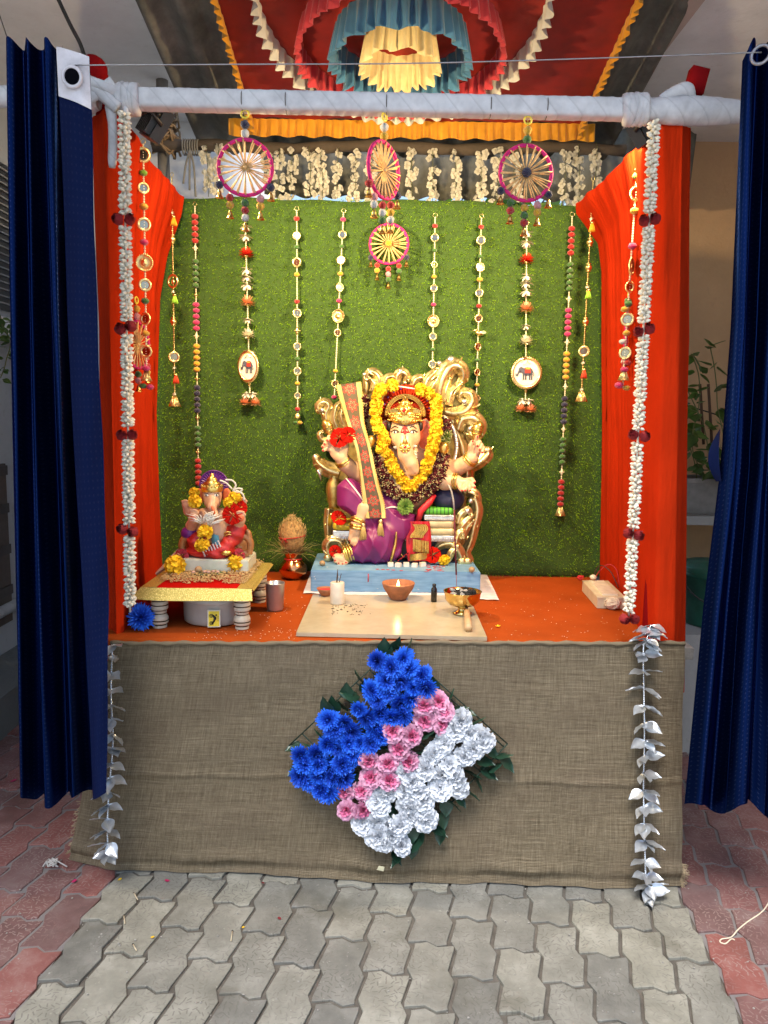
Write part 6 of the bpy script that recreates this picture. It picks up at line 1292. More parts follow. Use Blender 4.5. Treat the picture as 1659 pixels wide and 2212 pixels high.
for p in (T(585, 492, IY-.068), T(972, 498, IY-.058)): b = MB(); b.ell(p, (.011, .005, .013), 10, 6); b.build('palm_paint', OR, small)
def sscroll(pts, rs): W = spl([(*p, r) for p, r in zip(pts, rs)], 6); b = MB(); b.tube([T(x, y, IY-.02) for x, y, r in W], [r*MZ for x, y, r in W], 8); b.build('armrest_scroll', WOOD, small)
for pts, rs in (([(510, 800), (490, 720), (520, 660), (580, 670), (590, 730), (555, 745)], [26, 30, 32, 28, 18, 10]), ([(640, 800), (620, 760), (560, 790)], [24, 28, 24]), ([(1040, 790), (1050, 700), (1010, 650), (950, 670), (950, 730), (985, 735)], [26, 30, 30, 26, 18, 10]), ([(930, 800), (980, 780), (1040, 790)], [22, 26, 22]), ([(1040, 660), (1035, 620), (1020, 590)], [26, 24, 12]), ([(600, 700), (560, 690), (530, 640)], [20, 22, 14])): sscroll(pts, rs)
rb = MB(); rb.box(T(770, 740, IY+.05), (.23, .02, .10)); rb.build('seat_back', WOOD, small)
b = MB(); b.ell(T(555, 620, IY-.01), (.032, .03, .026), 14, 9); b.build('purple_cushion', PUR, small)
b = MB(); b.grid(lambda u, v: T(720+70*u+15*v, 620+85*v+20*u, IY-.062-.006*math.sin(u*3)), 8, 6); b.build('teal_sash', mat('teal_cloth', (.06, .22, .30), .5), small)
b = MB()
for k in range(7):
    for j in range(7): b.ell(T(660+k*21+j*3, 785-k*13+j*7-20, IY-.066), .0034, 6, 4)
b.build('pearl_fringe', mat('pearl_pink', (.65, .55, .55), .25), small)
b = MB(); [b.torus(T(zx, zy, IY-.035), r, .003, rotm('X', R(35)), 16, 6) for zx, zy, r in ((875, 640, .018), (880, 660, .018), (870, 750, .014), (590, 445, .0))if r]; b.ell(T(850, 780, IY-.06), (.02, .014, .010), 10, 6); b.build('gold_anklet', IGOLD, small)
for k in range(5): pass
# flowers and paper streamers laid on the small idol
def sflower(name, me, zx, zy, Y, s, lb, rot=None): return tag(link(name, me, None, loc=T(zx, zy, Y), rot=rot or (rnd(0, 3), rnd(0, 3), rnd(0, 3)), scale=s), lb, 'flower')
for zx, zy, Y, s, lb in ((595, 362, IY-.05, .025, 'yellow marigold on the left shoulder of the small idol'), (592, 290, IY-.01, .020, 'yellow marigold behind the left ear of the small idol'), (880, 372, IY-.04, .023, 'yellow marigold below the right ear of the small idol'), (925, 330, IY-.03, .025, 'yellow marigold beside the right ear of the small idol'), (680, 612, IY-.085, .028, 'yellow marigold on the small idol\'s belly above the dark rose'), (655, 715, IY-.09, .028, 'yellow marigold on the small idol\'s lap below the dark rose')): sflower('marigold_flower', MARI[int(zx) % 3], zx, zy, Y, s, lb)
sflower('dark_rose_flower', ROSES[0], 665, 668, IY-.088, .018, 'dark red rose between two marigolds on the small idol', (R(70), 0, 0)); sflower('hibiscus_flower', HB[0], 905, 470, IY-.055, .036, 'red hibiscus flower on the small idol\'s right arm', (R(75), .2, 0)); sflower('hibiscus_flower', HB[1], 955, 415, IY-.04, .030, 'red hibiscus petals above the raised hand of the small idol', (R(70), .5, .4))
sflower('crimson_flower', HD[0], 490, 808, IY-.045, .026, 'crimson flower at the left end of the small idol\'s marble base', (R(60), 0, 0)); sflower('crimson_flower', HD[0], 962, 795, IY-.05, .023, 'crimson flower at the right end of the small idol\'s marble base', (R(60), 0, 1)); 
b = MB(); b.box((0, 0, 0), (1, 1, 1)); 
fz = thing('white_streamer', 'white paper streamer tuft spread on the small idol\'s chest', 'streamer', T(660, 540, IY-.09)); rs = random.Random(5); b = MB()
for k in range(40):
    s = 1 if k % 2 else -1; zx0, zy0 = (655+rs.uniform(-12, 12), 545) if k < 22 else (715+rs.uniform(-10, 10), 570); a = rs.uniform(.2, 1.15) if k < 22 else rs.uniform(-.3, 1.0); L = rs.uniform(90, 190)
    dx, dy = (-s if k < 22 and k % 3 else 1)*math.sin(a)*L, -math.cos(a)*L*.9; b.tube([T(zx0, zy0, IY-.085), T(zx0+dx*.5, zy0+dy*.62, IY-.098), T(zx0+dx, zy0+dy*.8, IY-.095)], [.0010, .0015, .0006], 4, sq=1.6)
b.build('strand', mat('paper_white', (.78, .74, .62), .7), fz)
fz2 = thing('white_streamer', 'white curled ribbon beside the small idol\'s crown', 'streamer', T(890, 270, IY-.03)); b = MB(); 
for pts in ([(800, 190), (850, 210), (900, 260)], [(845, 185), (900, 190), (930, 230), (905, 280)], [(905, 270), (950, 255), (985, 262)], [(930, 270), (985, 300), (1000, 350)], [(910, 280), (960, 285), (985, 262)]): b.tube([T(x, y, IY-.035) for x, y in spl(pts, 6)], .0022, 5, sq=1.6)
b.build('strand', mat('paper_white', (.78, .74, .62), .7), fz2)
b = MB(); b.grid(lambda u, v: T(480-210*v+30*u*(1-v)+60*u, 720+230*v+60*u, IY+.03-.05*v+.012*math.sin(u*8+v*4)), 10, 14); tag(b.build('peach_cloth', mat('peach_cloth', (.62, .40, .28), .7)), 'peach coloured cloth trailing behind the small idol to the stool corner', 'cloth')
# on the grain
for zx, zy, lb in ((428, 895, 'large yellow marigold at the left front of the small idol\'s base'), (920, 880, 'large yellow marigold at the right front of the small idol\'s base')):
    p = TZp(zx, zy+65, GZ); o = link('marigold_flower', MARI[0 if zx < 500 else 2], None, loc=p+V((0, .012, .030)), rot=(rnd(0, 3), 1, 0), scale=.038 if zx < 500 else .033); tag(o, lb, 'flower')
BET = leafm('betel_leaf', mat('betel_green', (.05, .12, .02), .4, var=.3, vs=30), .15, .075, .08, True, 10, 6); o = link('betel_leaf', BET, None, loc=TZp(860, 960, GZ)+V((0, 0, .004)), rot=(0, 0, R(98)), scale=1); tag(o, 'green betel leaf lying on the grain in front of the small idol', 'leaf')
p = TZp(625, 960, GZ); b = MB(); b.ell(p+V((0, 0, .018)), (.013, .013, .012), 12, 8); tag(b.build('betel_nut', mat('betel_nut', (.38, .25, .13), .6, vs=60)), 'round nut on the betel leaf in front of the small idol', 'nut')
b = MB()
for dx, dy in ((.022, 0), (.036, -.005), (.05, .006), (.066, 0), (-.014, -.012)): b.ell(p+V((dx, dy, .011)), (.009, .006, .005), 8, 5, rotm('Z', rnd(0, 3)))
tag(b.build('offering_bits', mat('pink_bits', (.60, .36, .28), .6)), 'small pink offering pieces on the betel leaf', 'offering')['kind'] = 'stuff'
# ---- plastic tub with matchbox, under the stool
tub = thing('plastic_tub', 'round translucent plastic tub under the low stool', 'tub', TZp(712, 1350, TZ)); tc = TZp(712, 1395, TZ); TR = .108; tc = V((tc.x, tc.y+TR, TZ+.002))
PLA = mat('frosted_plastic', (.55, .53, .48), .35, var=.06, trans=.35); b = MB(); b.lathe([(0, 0), (TR*.93, 0), (TR*.985, .005), (TR, .02), (TR*1.005, .070), (TR*1.02, .074)], tc, 40); b.build('tub_body', PLA, tub)
b = MB(); b.lathe([(TR*1.02, .074), (TR*1.045, .076), (TR*1.045, .088), (TR*1.0, .092), (0, .090)], tc, 40); b.build('lid', mat('lid_plastic', (.46, .44, .40), .4), tub)
mb_c = V((T(750, 1325, tc.y-TR-.012).x, tc.y-TR-.008, TZ+.034)); mbx = thing('matchbox', 'yellow matchbox with a motorcyclist picture leaning on the plastic tub', 'matchbox', mb_c-V((0, 0, .03)), absolute=False)
mbx.rotation_euler = (R(-6), 0, R(8)); b = MB(); b.box((0, 0, .03), (.041, .012, .056)); link('sleeve', b.mesh('sleeve', mat('card_cream', (.70, .66, .50), .7), False), mbx)
b = MB(); b.add([(-.0175, -.0066, .005), (.0175, -.0066, .005), (.0175, -.0066, .055), (-.0175, -.0066, .055)], [(0, 1, 2, 3)]); link('label_panel', b.mesh('label_panel', mat('label_yellow', (.72, .55, .03), .6), False), mbx)
b = MB(); Y_ = -.0074
for z in (.016, .040): b.torus((-.008, Y_, z), .0052, .0012, None, 16, 5); b.torus((-.008, Y_, z), .002, .0008, None, 10, 4)
b.tube([(-.006, Y_, .014), (.000, Y_, .022), (.002, Y_, .032), (-.004, Y_, .042)], [.0022, .0032, .0030, .0016], 5); b.tube([(.000, Y_, .024), (.006, Y_, .030), (.006, Y_, .037)], [.0028, .0026, .0016], 5); b.ell((.0075, Y_, .042), .003, 8, 6); b.tube([(.005, Y_, .035), (-.001, Y_, .042)], .001, 5)
link('rider_print', b.mesh('rider_print', INK), mbx)
fc = bpy.data.curves.new('brand_letters', 'FONT'); fc.body = 'BIKE'; fc.size = .0085; fc.align_x = 'CENTER'; fo = bpy.data.objects.new('brand_letters', fc); COL.objects.link(fo); dgp = bpy.context.evaluated_depsgraph_get(); tm = bpy.data.meshes.new_from_object(fo.evaluated_get(dgp)); bpy.data.objects.remove(fo); tm.materials.append(mat('letter_brown', (.30, .14, .02), .6)); tm.name = 'brand_letters'
link('brand_letters', tm, mbx, loc=(.0105, -.0072, .030), rot=(R(90), R(90), 0))
# ---- steel tumbler
c = TZp(1242, 1272, TZ); c.y += .03; b = MB(); b.lathe([(0, .003), (.027, .003), (.0285, .008), (.030, .012), (.034, .102), (.0352, .104), (.0335, .103), (.029, .02), (0, .016)], (c.x, c.y, TZ), 32); tag(b.build('steel_tumbler', mat('brushed_steel', (.46, .46, .46), .30, .75, var=.1)), 'plain steel tumbler beside the low stool', 'tumbler')
# ---- copper pot with coconut
c = TZp(1390, 1010, TZ); c = V((c.x, c.y+.04, TZ)); cp = thing('copper_pot', 'round copper pot with a flared rim between the stool and the blue plinth', 'pot', c)
b = MB(); b.lathe([(0, .002), (.034, .002), (.042, .008), (.058, .030), (.061, .045), (.056, .062), (.042, .080), (.034, .088), (.034, .098), (.040, .112), (.047, .120), (.046, .121), (.034, .105), (0, .09)], c, 40); b.build('body', mat('copper', (.62, .26, .10), .18, 1.0, var=.2, vs=20), cp)
b = MB(); b.torus(c+V((0, 0, .088)), .036, .003, rotm('X', R(90)), 28, 6); b.build('red_thread', mat('red_thread', (.5, .02, .02), .8), cp)
co = thing('coconut', 'brown husked coconut tied with red thread standing in the copper pot', 'coconut', c+V((0, 0, .11))); cz = c+V((-.004, 0, .192))
b = MB(); b.ell(cz, (.053, .053, .084), 20, 14); b.v = [tuple(cz+(V(q)-cz)*(1-.22*max(0, (V(q).z-cz.z)/.075)**2)) for q in b.v]; b.build('husk', mat('husk', (.40, .24, .09), .95, var=.35, vs=90, bump=1.0, bs=150), co)
b = MB(); rs = random.Random(2)
for k in range(300):
    ph = rs.uniform(-1.25, 1.5); a = rs.uniform(0, 6.283); n_ = V((math.cos(ph)*math.cos(a), math.cos(ph)*math.sin(a), math.sin(ph))); q = cz+V((n_.x*.052, n_.y*.052, n_.z*.083))*(1-.2*max(0, n_.z)**2); tdir = V((-n_.x*n_.z, -n_.y*n_.z, 1-n_.z**2+.05)).normalized(); b.tube([q, q+n_*.003+tdir*.012, q+n_*rs.uniform(.002, .012)+tdir*rs.uniform(.02, .034)], [.0012, .001, .0004], 3)
stuff(b.build('husk_fibre', mat('husk_fibre', (.52, .34, .14), .9, var=.3, vs=90), co))
b = MB(); b.torus(cz+V((0, 0, -.008)), .0545, .0018, rotm('X', R(90)) @ rotm('Z', R(6)), 28, 5); b.ell(cz+V((-.025, -.050, -.014)), (.007, .005, .006), 8, 6); [b.tube([cz+V((-.025, -.044, -.014)), cz+V((-.025+dx, -.052, -.026))], .0014, 4) for dx in (-.012, .004, .012)]; b.build('red_thread', mat('red_thread', (.5, .02, .02), .8), co)
b = MB()
for k in range(42):
    a = rs.uniform(0, 6.283); q = c+V((.036*math.cos(a), .036*math.sin(a), .115)); d = V((math.cos(a), math.sin(a)*.7, rs.uniform(-.1, .9))).normalized(); L = rs.uniform(.05, .12); b.tube([q, q+d*L*.5+V((0, 0, .006)), q+d*L+V((rs.uniform(-.02, .02), 0, -.012))], [.0013, .001, .0004], 4)
o = b.build('grass_sprigs', mat('dry_grass', (.25, .24, .07), .8)); tag(o, 'thin green grass sprigs stuck round the coconut in the pot mouth', 'grass'); stuff(o)
# ---- blue pompom flower, red gift box
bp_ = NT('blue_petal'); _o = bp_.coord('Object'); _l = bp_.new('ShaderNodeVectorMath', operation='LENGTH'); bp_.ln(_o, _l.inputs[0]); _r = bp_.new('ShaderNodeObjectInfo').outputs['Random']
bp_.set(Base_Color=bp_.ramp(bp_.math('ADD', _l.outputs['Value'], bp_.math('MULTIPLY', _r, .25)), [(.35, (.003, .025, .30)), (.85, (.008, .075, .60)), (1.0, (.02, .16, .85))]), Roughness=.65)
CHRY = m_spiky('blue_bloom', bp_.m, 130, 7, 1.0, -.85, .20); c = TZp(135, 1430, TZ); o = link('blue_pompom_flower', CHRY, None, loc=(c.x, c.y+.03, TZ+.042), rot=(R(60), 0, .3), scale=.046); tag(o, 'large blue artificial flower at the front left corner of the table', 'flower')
gb = thing('gift_box', 'shiny dark red gift box with ribbon bow behind the blue flower', 'box', TZp(40, 1400, TZ)); c = TZp(30, 1395, TZ)
GR = mat('red_foil', (.32, .008, .02), .25, .3, var=.3, vs=40, bump=.3, bs=60); b = MB(); b.box((c.x+.005, c.y+.07, TZ+.042), (.15, .11, .08)); b.build('carton', GR, gb, False)
RBN = mat('ribbon', (.42, .02, .03), .3); b = MB(); b.box((c.x+.018, c.y+.07, TZ+.043), (.012, .112, .082)); [b.torus((c.x+.018+s*.022, c.y+.05, TZ+.095), .02, .005, rotm('Z', s*.5), 16, 5) for s in (-1, 1)]; b.build('ribbon_bow', RBN, gb)
b = MB(); [b.torus((c.x+.05+dx, c.y+.014, TZ+z), .011, .003, None, 16, 6) for dx, z in ((0, .03), (-.075, .04))]; b.build('gold_print', IGOLD, gb)
b = MB(); q0 = T(10, 1240, 2.72); b.box(T(30, 1195, 2.62), (.20, .01, .028), rotm('Y', R(-32)) @ rotm('X', R(-30))); tag(b.build('cream_strip', mat('cream_card', (.62, .42, .28), .6), None, False), 'cream card strip leaning against the left drape above the gift box', 'card')
b = MB(); b.grid(lambda u, v: T(110+50*u, 1170+90*v-40*u, 2.60-.03*math.sin(u*4+v*3)), 6, 6); tag(b.build('orange_packet', mat('orange_foil', (.65, .13, .02), .3, var=.4, vs=60)), 'crumpled orange red packet beside the stool\'s left leg', 'packet')
# ---- marble slab and lamp things
SZ = TZ+.016
def tilem():
    t = NT('cream_tile'); p = t.coord('Object'); n = t.noise(p, 9, 6, .7); t.set(Base_Color=t.ramp(n, [(.3, (.42, .34, .21)), (.6, (.52, .43, .28)), (.8, (.47, .39, .25))]), Roughness=.22); return t.m
cs = [PZ(640, 1366, SZ), PZ(1052, 1376, SZ), PZ(1012, 1286, SZ), PZ(676, 1284, SZ)]; b = MB(); b.add([c-V((0, 0, .0125)) for c in cs]+cs, [(3, 2, 1, 0), (4, 5, 6, 7), (0, 1, 5, 4), (1, 2, 6, 5), (2, 3, 7, 6), (3, 0, 4, 7)]); tag(b.build('marble_slab', tilem(), None, False), 'glossy cream stone slab lying on the orange cover before the blue plinth', 'slab')
def on_sl(zx, zy): return PZ(*SD(zx, zy), SZ)
b = MB(); rs = random.Random(8)
for k in range(60): zx = 300+rs.gauss(80, 90); zy = 2080+rs.gauss(30, 28); q = on_sl(max(270, min(600, zx)), max(2045, min(2160, zy))); b.ell(q+V((0, 0, .0012)), (rs.uniform(.001, .008), .0011, .0011), 5, 4, rotm('Z', rs.uniform(0, 3)))
o = b.build('ash_crumbs', mat('ash', (.12, .09, .06), .9)); tag(o, 'dark incense ash crumbs scattered on the cream slab', 'ash'); stuff(o)
TERR = mat('terracotta', (.33, .13, .06), .75, var=.25, vs=30, bump=.4, bs=90)
c = on_sl(805, 2040); c.y += .02; dy = thing('oil_lamp', 'round clay oil lamp with lit wick on the cream slab', 'lamp', c); b = MB()
b.lathe([(0, .001), (.030, .001), (.033, .006), (.040, .018), (.056, .042), (.062, .060), (.0615, .064), (.057, .064), (.050, .045), (.036, .022), (0, .014)], c, 36); b.v = [tuple(V(q)+V((0, -.012, .002))*max(0, (c.y-q[1]-.035)/.03)*(1 if q[2] > c.z+.03 else 0)) for q in b.v]; b.build('clay_bowl', TERR, dy)
b = MB(); b.lathe([(0, .040), (.050, .040)], c, 28); b.build('oil', mat('lamp_oil', (.22, .09, .02), .08), dy); wp = c+V((-.002, -.062, .058)); b = MB(); b.tube([c+V((0, -.02, .042)), c+V((0, -.05, .055)), wp], .0025, 6); b.build('wick', WHT, dy)
FL = NT('flame'); FL.set(Base_Color=(1, .7, .2), Emission_Color=(1, .62, .18)); FL.b.inputs['Emission Strength'].default_value = 9; b = MB(); b.lathe([(0, -.004), (.004, 0), (.0058, .006), (.0045, .014), (.002, .022), (0, .028)], wp+V((0, 0, .002)), 12); b.build('flame', FL.m, dy)
L = bpy.data.lights.new('lamp_flame', 'POINT'); L.energy = .12; L.color = (1, .6, .25); L.shadow_soft_size = .01; lo_ = bpy.data.objects.new('lamp_flame', L); COL.objects.link(lo_); lo_.location = wp+V((0, -.004, .035)); lo_.parent = dy; lo_.matrix_parent_inverse = Matrix.Translation(-c)
c = on_sl(208, 2010); c.y += .012; kd = thing('powder_dish', 'small clay dish of red powder at the left back of the cream slab', 'dish', c); b = MB(); b.lathe([(0, .001), (.016, .001), (.024, .014), (.034, .030), (.032, .030), (.024, .02), (0, .017)], c, 24); b.build('clay_dish', TERR, kd); b = MB(); b.lathe([(0, .029), (.018, .026), (.029, .024)], c, 20); b.build('red_powder', RK, kd)
c = on_sl(303, 2080); c.y += .024; cs_ = thing('stone_holder', 'white marble cylinder holding burnt incense stubs on the cream slab', 'holder', c); b = MB(); b.lathe([(0, .001), (.0255, .001), (.026, .004), (.026, .078), (.025, .080), (.006, .080), (.005, .074), (0, .074)], c, 28); b.build('cylinder', mat('white_marble', (.66, .60, .50), .4, var=.12, vs=30), cs_)
b = MB(); b.tube([c+V((-.003, 0, .07)), c+V((0, 0, .10)), c+V((.001, 0, .128))], [.0025, .003, .001], 6); b.tube([c+V((.005, 0, .07)), c+V((.014, 0, .112))], .0014, 6); b.build('incense_stub', mat('burnt_stick', (.06, .045, .04), .8), cs_)
c = on_sl(1097, 2058); c.y += .01; b = MB(); b.lathe([(0, .001), (.011, .001), (.0115, .045), (.010, .052), (.006, .056), (.007, .060), (.007, .068), (0, .07)], c, 16); tag(b.build('black_bottle', mat('black_glass', (.008, .008, .008), .15)), 'tiny black bottle between the clay lamp and the brass bowl', 'bottle')
c = on_sl(1283, 1990); ih = thing('incense_holder', 'small wooden block holding the tall incense stick', 'incense holder', c); b = MB(); b.box(c+V((0, .01, .0115)), (.022, .022, .023)); b.build('block', mat('light_wood', (.55, .30, .14), .6, var=.25, vs=40), ih, False)
base = c+V((0, .01, .023)); tp = S0(1262, 1300, base.y-.01); inc = thing('incense_stick', 'tall maroon incense stick with curved grey ash tip before the throne', 'incense stick', base); b = MB(); b.tube([base, base.lerp(tp, .18)], .0011, 6); b.build('bare_stick', mat('bamboo_stick', (.35, .10, .06), .7), inc); b = MB(); b.tube([base.lerp(tp, .17), tp], .0031, 8); b.build('incense', mat('incense_maroon', (.14, .02, .035), .85), inc)
b = MB(); b.tube([tp, S0(1255, 1220, tp.y), S0(1240, 1150, tp.y), S0(1215, 1095, tp.y)], [.0032, .0033, .0031, .0022], 8); b.build('ash_tip', mat('grey_ash', (.48, .45, .40), .95), inc)
c = on_sl(1330, 2165); c.y += .02; bw = thing('brass_bowl', 'footed brass bowl of charcoal with a wooden handle on the slab\'s right corner', 'bowl', c); b = MB()
b.lathe([(0, .002), (.032, .002), (.035, .006), (.020, .012), (.014, .018), (.016, .026), (.045, .036), (.060, .052), (.063, .072), (.066, .082), (.067, .083), (.063, .083), (.058, .06), (.03, .04), (0, .038)], c, 36); b.build('bowl_body', mat('brass_polished', (.66, .47, .18), .16, 1.0, var=.15, vs=20), bw)
for k in range(16):
    b = MB(); b.ell((0, 0, 0), (rnd(.010, .017), rnd(.008, .013), rnd(.007, .011)), 6, 4); b.v = [tuple(V(q)*rnd(.8, 1.2)) for q in b.v]; a = k*2.4; r = .045*math.sqrt(k/16); b.build('charcoal', mat('charcoal', (.015, .014, .013), .9) if k % 3 else mat('ash_coal', (.35, .33, .30), .95), bw, False, loc=c+V((r*math.cos(a), r*math.sin(a), .074+rnd(0, .006))), rot=(rnd(0, 3), rnd(0, 3), 0))
h0 = c+V((.012, -.03, .030)); h1 = PZ(1012, 1358, SZ+.012); b = MB(); b.tube([h0, h0.lerp(h1, .2), h0.lerp(h1, .22), h0.lerp(h1, .5), h0.lerp(h1, .53), h0.lerp(h1, .56), h1], [.005, .006, .011, .011, .009, .012, .0125], 14); b.build('handle', mat('turned_wood', (.50, .32, .16), .5, var=.2, vs=40), bw)
# ---- switch box, wires, thread ball
q0, q1, q3 = PZ(1289.5, 1315, TZ), PZ(1350, 1316, TZ), PZ(1257, 1277, TZ); sw = thing('switch_box', 'cream plastic switch box lying at the right end of the table', 'switch box', q0); H = .046; ex = q1-q0; ey2 = q3-q0
b = MB(); b.add([q0+V((0, 0, .002)), q1+V((0, 0, .002)), q1+ey2+V((0, 0, .002)), q3+V((0, 0, .002)), q0+V((0, 0, H)), q1+V((0, 0, H)), q1+ey2+V((0, 0, H)), q3+V((0, 0, H))], [(3, 2, 1, 0), (4, 5, 6, 7), (0, 1, 5, 4), (1, 2, 6, 5), (2, 3, 7, 6), (3, 0, 4, 7)]); CRP = mat('cream_plastic', (.66, .58, .40), .45, var=.12, vs=12); b.build('case', CRP, sw, False)
b = MB(); b.box((0, 0, 0), (1, 1, 1)); b.v = [tuple(q0+ex*(.5+.56*x)+ey2*(.5+.84*y)+V((0, 0, H+.003+.006*z))) for x, y, z in b.v]; b.build('face_plate', mat('white_plate', (.74, .68, .54), .4), sw, False)
b = MB(); b.box((0, 0, 0), (1, 1, 1)); b.v = [tuple(q0+ex*(.5+1.03*x)+ey2*(.5+1.02*y)+V((0, 0, H-.004+.004*z))) for x, y, z in b.v]; b.build('lid_edge', CRP, sw, False)
pc_ = q0+ex*.35+ey2*.9+V((0, 0, H+.02)); b = MB(); b.ell(pc_, (.014, .014, .010), 12, 8); b.build('plug', mat('white_plate', (.74, .68, .54), .4), sw)
zz = lambda x, y, Y: P((2200+x/3.19)*.5486, (2200+y/3.19)*.5486, Y)
for nm, col, pts in (('red wire', (.45, .02, .03), [(455, 270), (500, 170), (620, 72), (720, 130), (760, 300), (775, 400)]), ('brown wire', (.05, .02, .015), [(440, 265), (470, 130), (540, 85), (640, 150), (700, 250), (750, 370)])):
    W = spl([tuple(zz(x, y, q3.y-.02-(.10*(x-440)/330))) for x, y in pts], 6); b = MB(); b.tube(W, .0022, 6); tag(b.build('wire', mat(nm, col, .4)), 'thin %s looping up from the switch box' % nm, 'wire', 'wires of the switch box')
tb_c = PZ(1324, 1318, TZ)+V((0, .01, .024)); b = MB(); rs = random.Random(6)
for k in range(26):
    Mx = face_to((rs.gauss(0, 1), rs.gauss(0, 1), rs.gauss(0, 1))); r = rs.uniform(.020, .026); b.tube([tb_c+V((Mx @ V((r*math.cos(i/16*6.283), r*math.sin(i/16*6.283), 0))).to_tuple())*1.0 for i in range(16)], .0026, 5, closed=True)
for i in range(len(b.v)): q = V(b.v[i])-tb_c; b.v[i] = tuple(tb_c+V((q.x*1.15, q.y, q.z*.85)))
tag(b.build('thread_ball', mat('cotton_thread', (.70, .60, .45), .9)), 'ball of cream cotton thread in front of the switch box', 'thread ball')
b = MB(); [b.ell(zz(270+dx, 225+dy, q3.y-.02), (.012, .01, .006), 8, 5, rotm('Y', dx)) for dx, dy in ((0, 0), (18, 15), (-12, 25))]; tag(b.build('red_thread_scrap', mat('red_thread', (.5, .02, .02), .8)), 'scrap of red thread behind the switch box by the mat', 'thread')['kind'] = 'stuff'
b = MB(); c = PZ(1075, 1356, TZ); [petal(b, c+V((0, 0, .003)), (math.cos(a), math.sin(a), .3), (0, 0, 1), .012, .007, .2) for a in (.3, 1.4, 2.9, 4.4)]; tag(b.build('yellow_petals', mat('marigold_yellow', (.83, .50, .008), .7)), 'few yellow petals on the orange cover right of the slab', 'petals')['kind'] = 'stuff'
b = MB(); rs = random.Random(15)
for k in range(150):
    px, py = rs.choice([(rs.uniform(560, 660), rs.uniform(1290, 1375)), (rs.uniform(1050, 1350), rs.uniform(1290, 1378)), (rs.uniform(420, 640), rs.uniform(1362, 1380))]); q = PZ(px, py, TZ); b.ell(q+V((0, 0, .0014)), (rs.uniform(.001, .0032), rs.uniform(.0008, .0018), .0009), 5, 4, rotm('Z', rs.uniform(0, 3)))
o = b.build('rice_crumbs', mat('rice', (.66, .48, .34), .7)); tag(o, 'scattered rice crumbs on the orange table cover', 'crumbs'); stuff(o)
# ================================================================ FLORAL PANEL ON THE BURLAP
def FD(zx, zy): return (603.5+.3307*zx, 1360.5+.3307*zy)
def FP(zx, zy, off=0): px, py = FD(zx, zy); f = (py-1389)/(1900-1389); return P(px, py, YF-.016-.055*max(0, f)-off)
fp_ = thing('floral_panel', 'diamond shaped panel of blue, pink and white artificial flowers on the burlap', 'flower panel', FP(780, 1480))
b = MB(); DG = mat('grid_green', (.012, .03, .018), .6)
cT, cR, cB, cL = (765, 95), (1490, 745), (790, 1480), (60, 760)
for i in range(9):
    t = i/8; l2 = lambda a, c, t: (a[0]+(c[0]-a[0])*t, a[1]+(c[1]-a[1])*t)
    b.tube([FP(*l2(cT, cL, t), .004), FP(*l2(cR, cB, t), .004)], .0022, 5); b.tube([FP(*l2(cT, cR, t), .006), FP(*l2(cL, cB, t), .006)], .0022, 5)
b.tube([FP(*l2(l2(cT, cL, .03), l2(cR, cB, .03), k/10), .005) for k in range(11)], .0022, 5)
b.build('plastic_grid', DG, fp_)
LV = leafm('leaf', mat('dark_leaf', (.014, .045, .026), .32, var=.3, vs=30), .062, .052, .15, True, 8, 6)
lv = [(690, 130), (750, 105), (830, 130), (540, 330), (560, 370), (480, 430), (440, 410), (420, 500), (360, 500), (320, 520), (270, 690), (210, 760), (100, 765), (110, 900), (1450, 820), (1470, 850), (1400, 900), (1350, 930), (1290, 990), (1330, 860), (1380, 790), (1250, 940), (1180, 1110), (1230, 1060), (1090, 1150), (1120, 1130), (1070, 1230), (1010, 1300), (1050, 1330), (920, 1340), (890, 1390), (870, 1440), (790, 1470), (760, 1490), (690, 770), (890, 800), (660, 760), (500, 970), (920, 990), (730, 1180), (750, 1200), (1150, 520), (1210, 540), (1010, 690), (960, 680), (560, 640), (360, 830), (1280, 600), (880, 560), (1100, 460), (1000, 370), (940, 1290), (860, 1310)]
rs = random.Random(12)
for zx, zy in lv:
    p = FP(zx, zy, .012); a = math.atan2(-(zy-780), (zx-770))+rs.uniform(-.8, .8); d = V((math.cos(a), -.25, math.sin(a))); M_ = d.to_track_quat('Y', 'Z').to_matrix(); M_ = M_ @ Matrix.Rotation(rs.uniform(-.5, .5), 3, 'Y') if (M_ @ V((0, 0, 1))).y < 0 else M_ @ Matrix.Rotation(math.pi+rs.uniform(-.5, .5), 3, 'Y')
    link('leaf', LV, fp_, loc=p-d*.022, rot=M_.to_euler(), scale=rs.uniform(.85, 1.2))
def carn_mesh(seed, cols, name):
    rs = random.Random(seed); b = MB()
    for ring, (n, el, L, w_) in enumerate(((7, .12, 1.0, .62), (6, .5, .86, .55), (5, .9, .68, .46), (4, 1.25, .5, .34))):
        for k in range(n):
            a = k/n*6.283+ring*.5+rs.uniform(-.15, .15); d = V((math.cos(a)*math.cos(el), math.sin(a)*math.cos(el), math.sin(el))); s_ = V((-math.sin(a), math.cos(a), 0)); nn = d.cross(s_); ph = rs.uniform(0, 6)
            def fn(u, v):
                x = (u-.5)*2*w_*(.25+.75*v); r = L*(.15+.85*v)*(1+(.07*((int(u*8+.01)) % 2)-.035)*(v > .95))*(1-.25*(2*u-1)**2*v)
                return d*r+s_*x-nn*(.16*v*math.sin(u*9.5+ph)+.05*v*math.sin(u*23))
            b.grid(fn, 8, 3, 1 if ring > 1 and len(cols) > 1 else 0)
    return b.mesh(name, cols)
PK = [carn_mesh(s, [translucent(mat('pink_petal', (.82, .42, .58), .7, var=.14, vs=40, rand=.2), (.75, .3, .45), .2), mat('pink_heart', (.74, .18, .34), .7, var=.2, vs=40)], 'pink_carnation') for s in (1, 2, 5)]
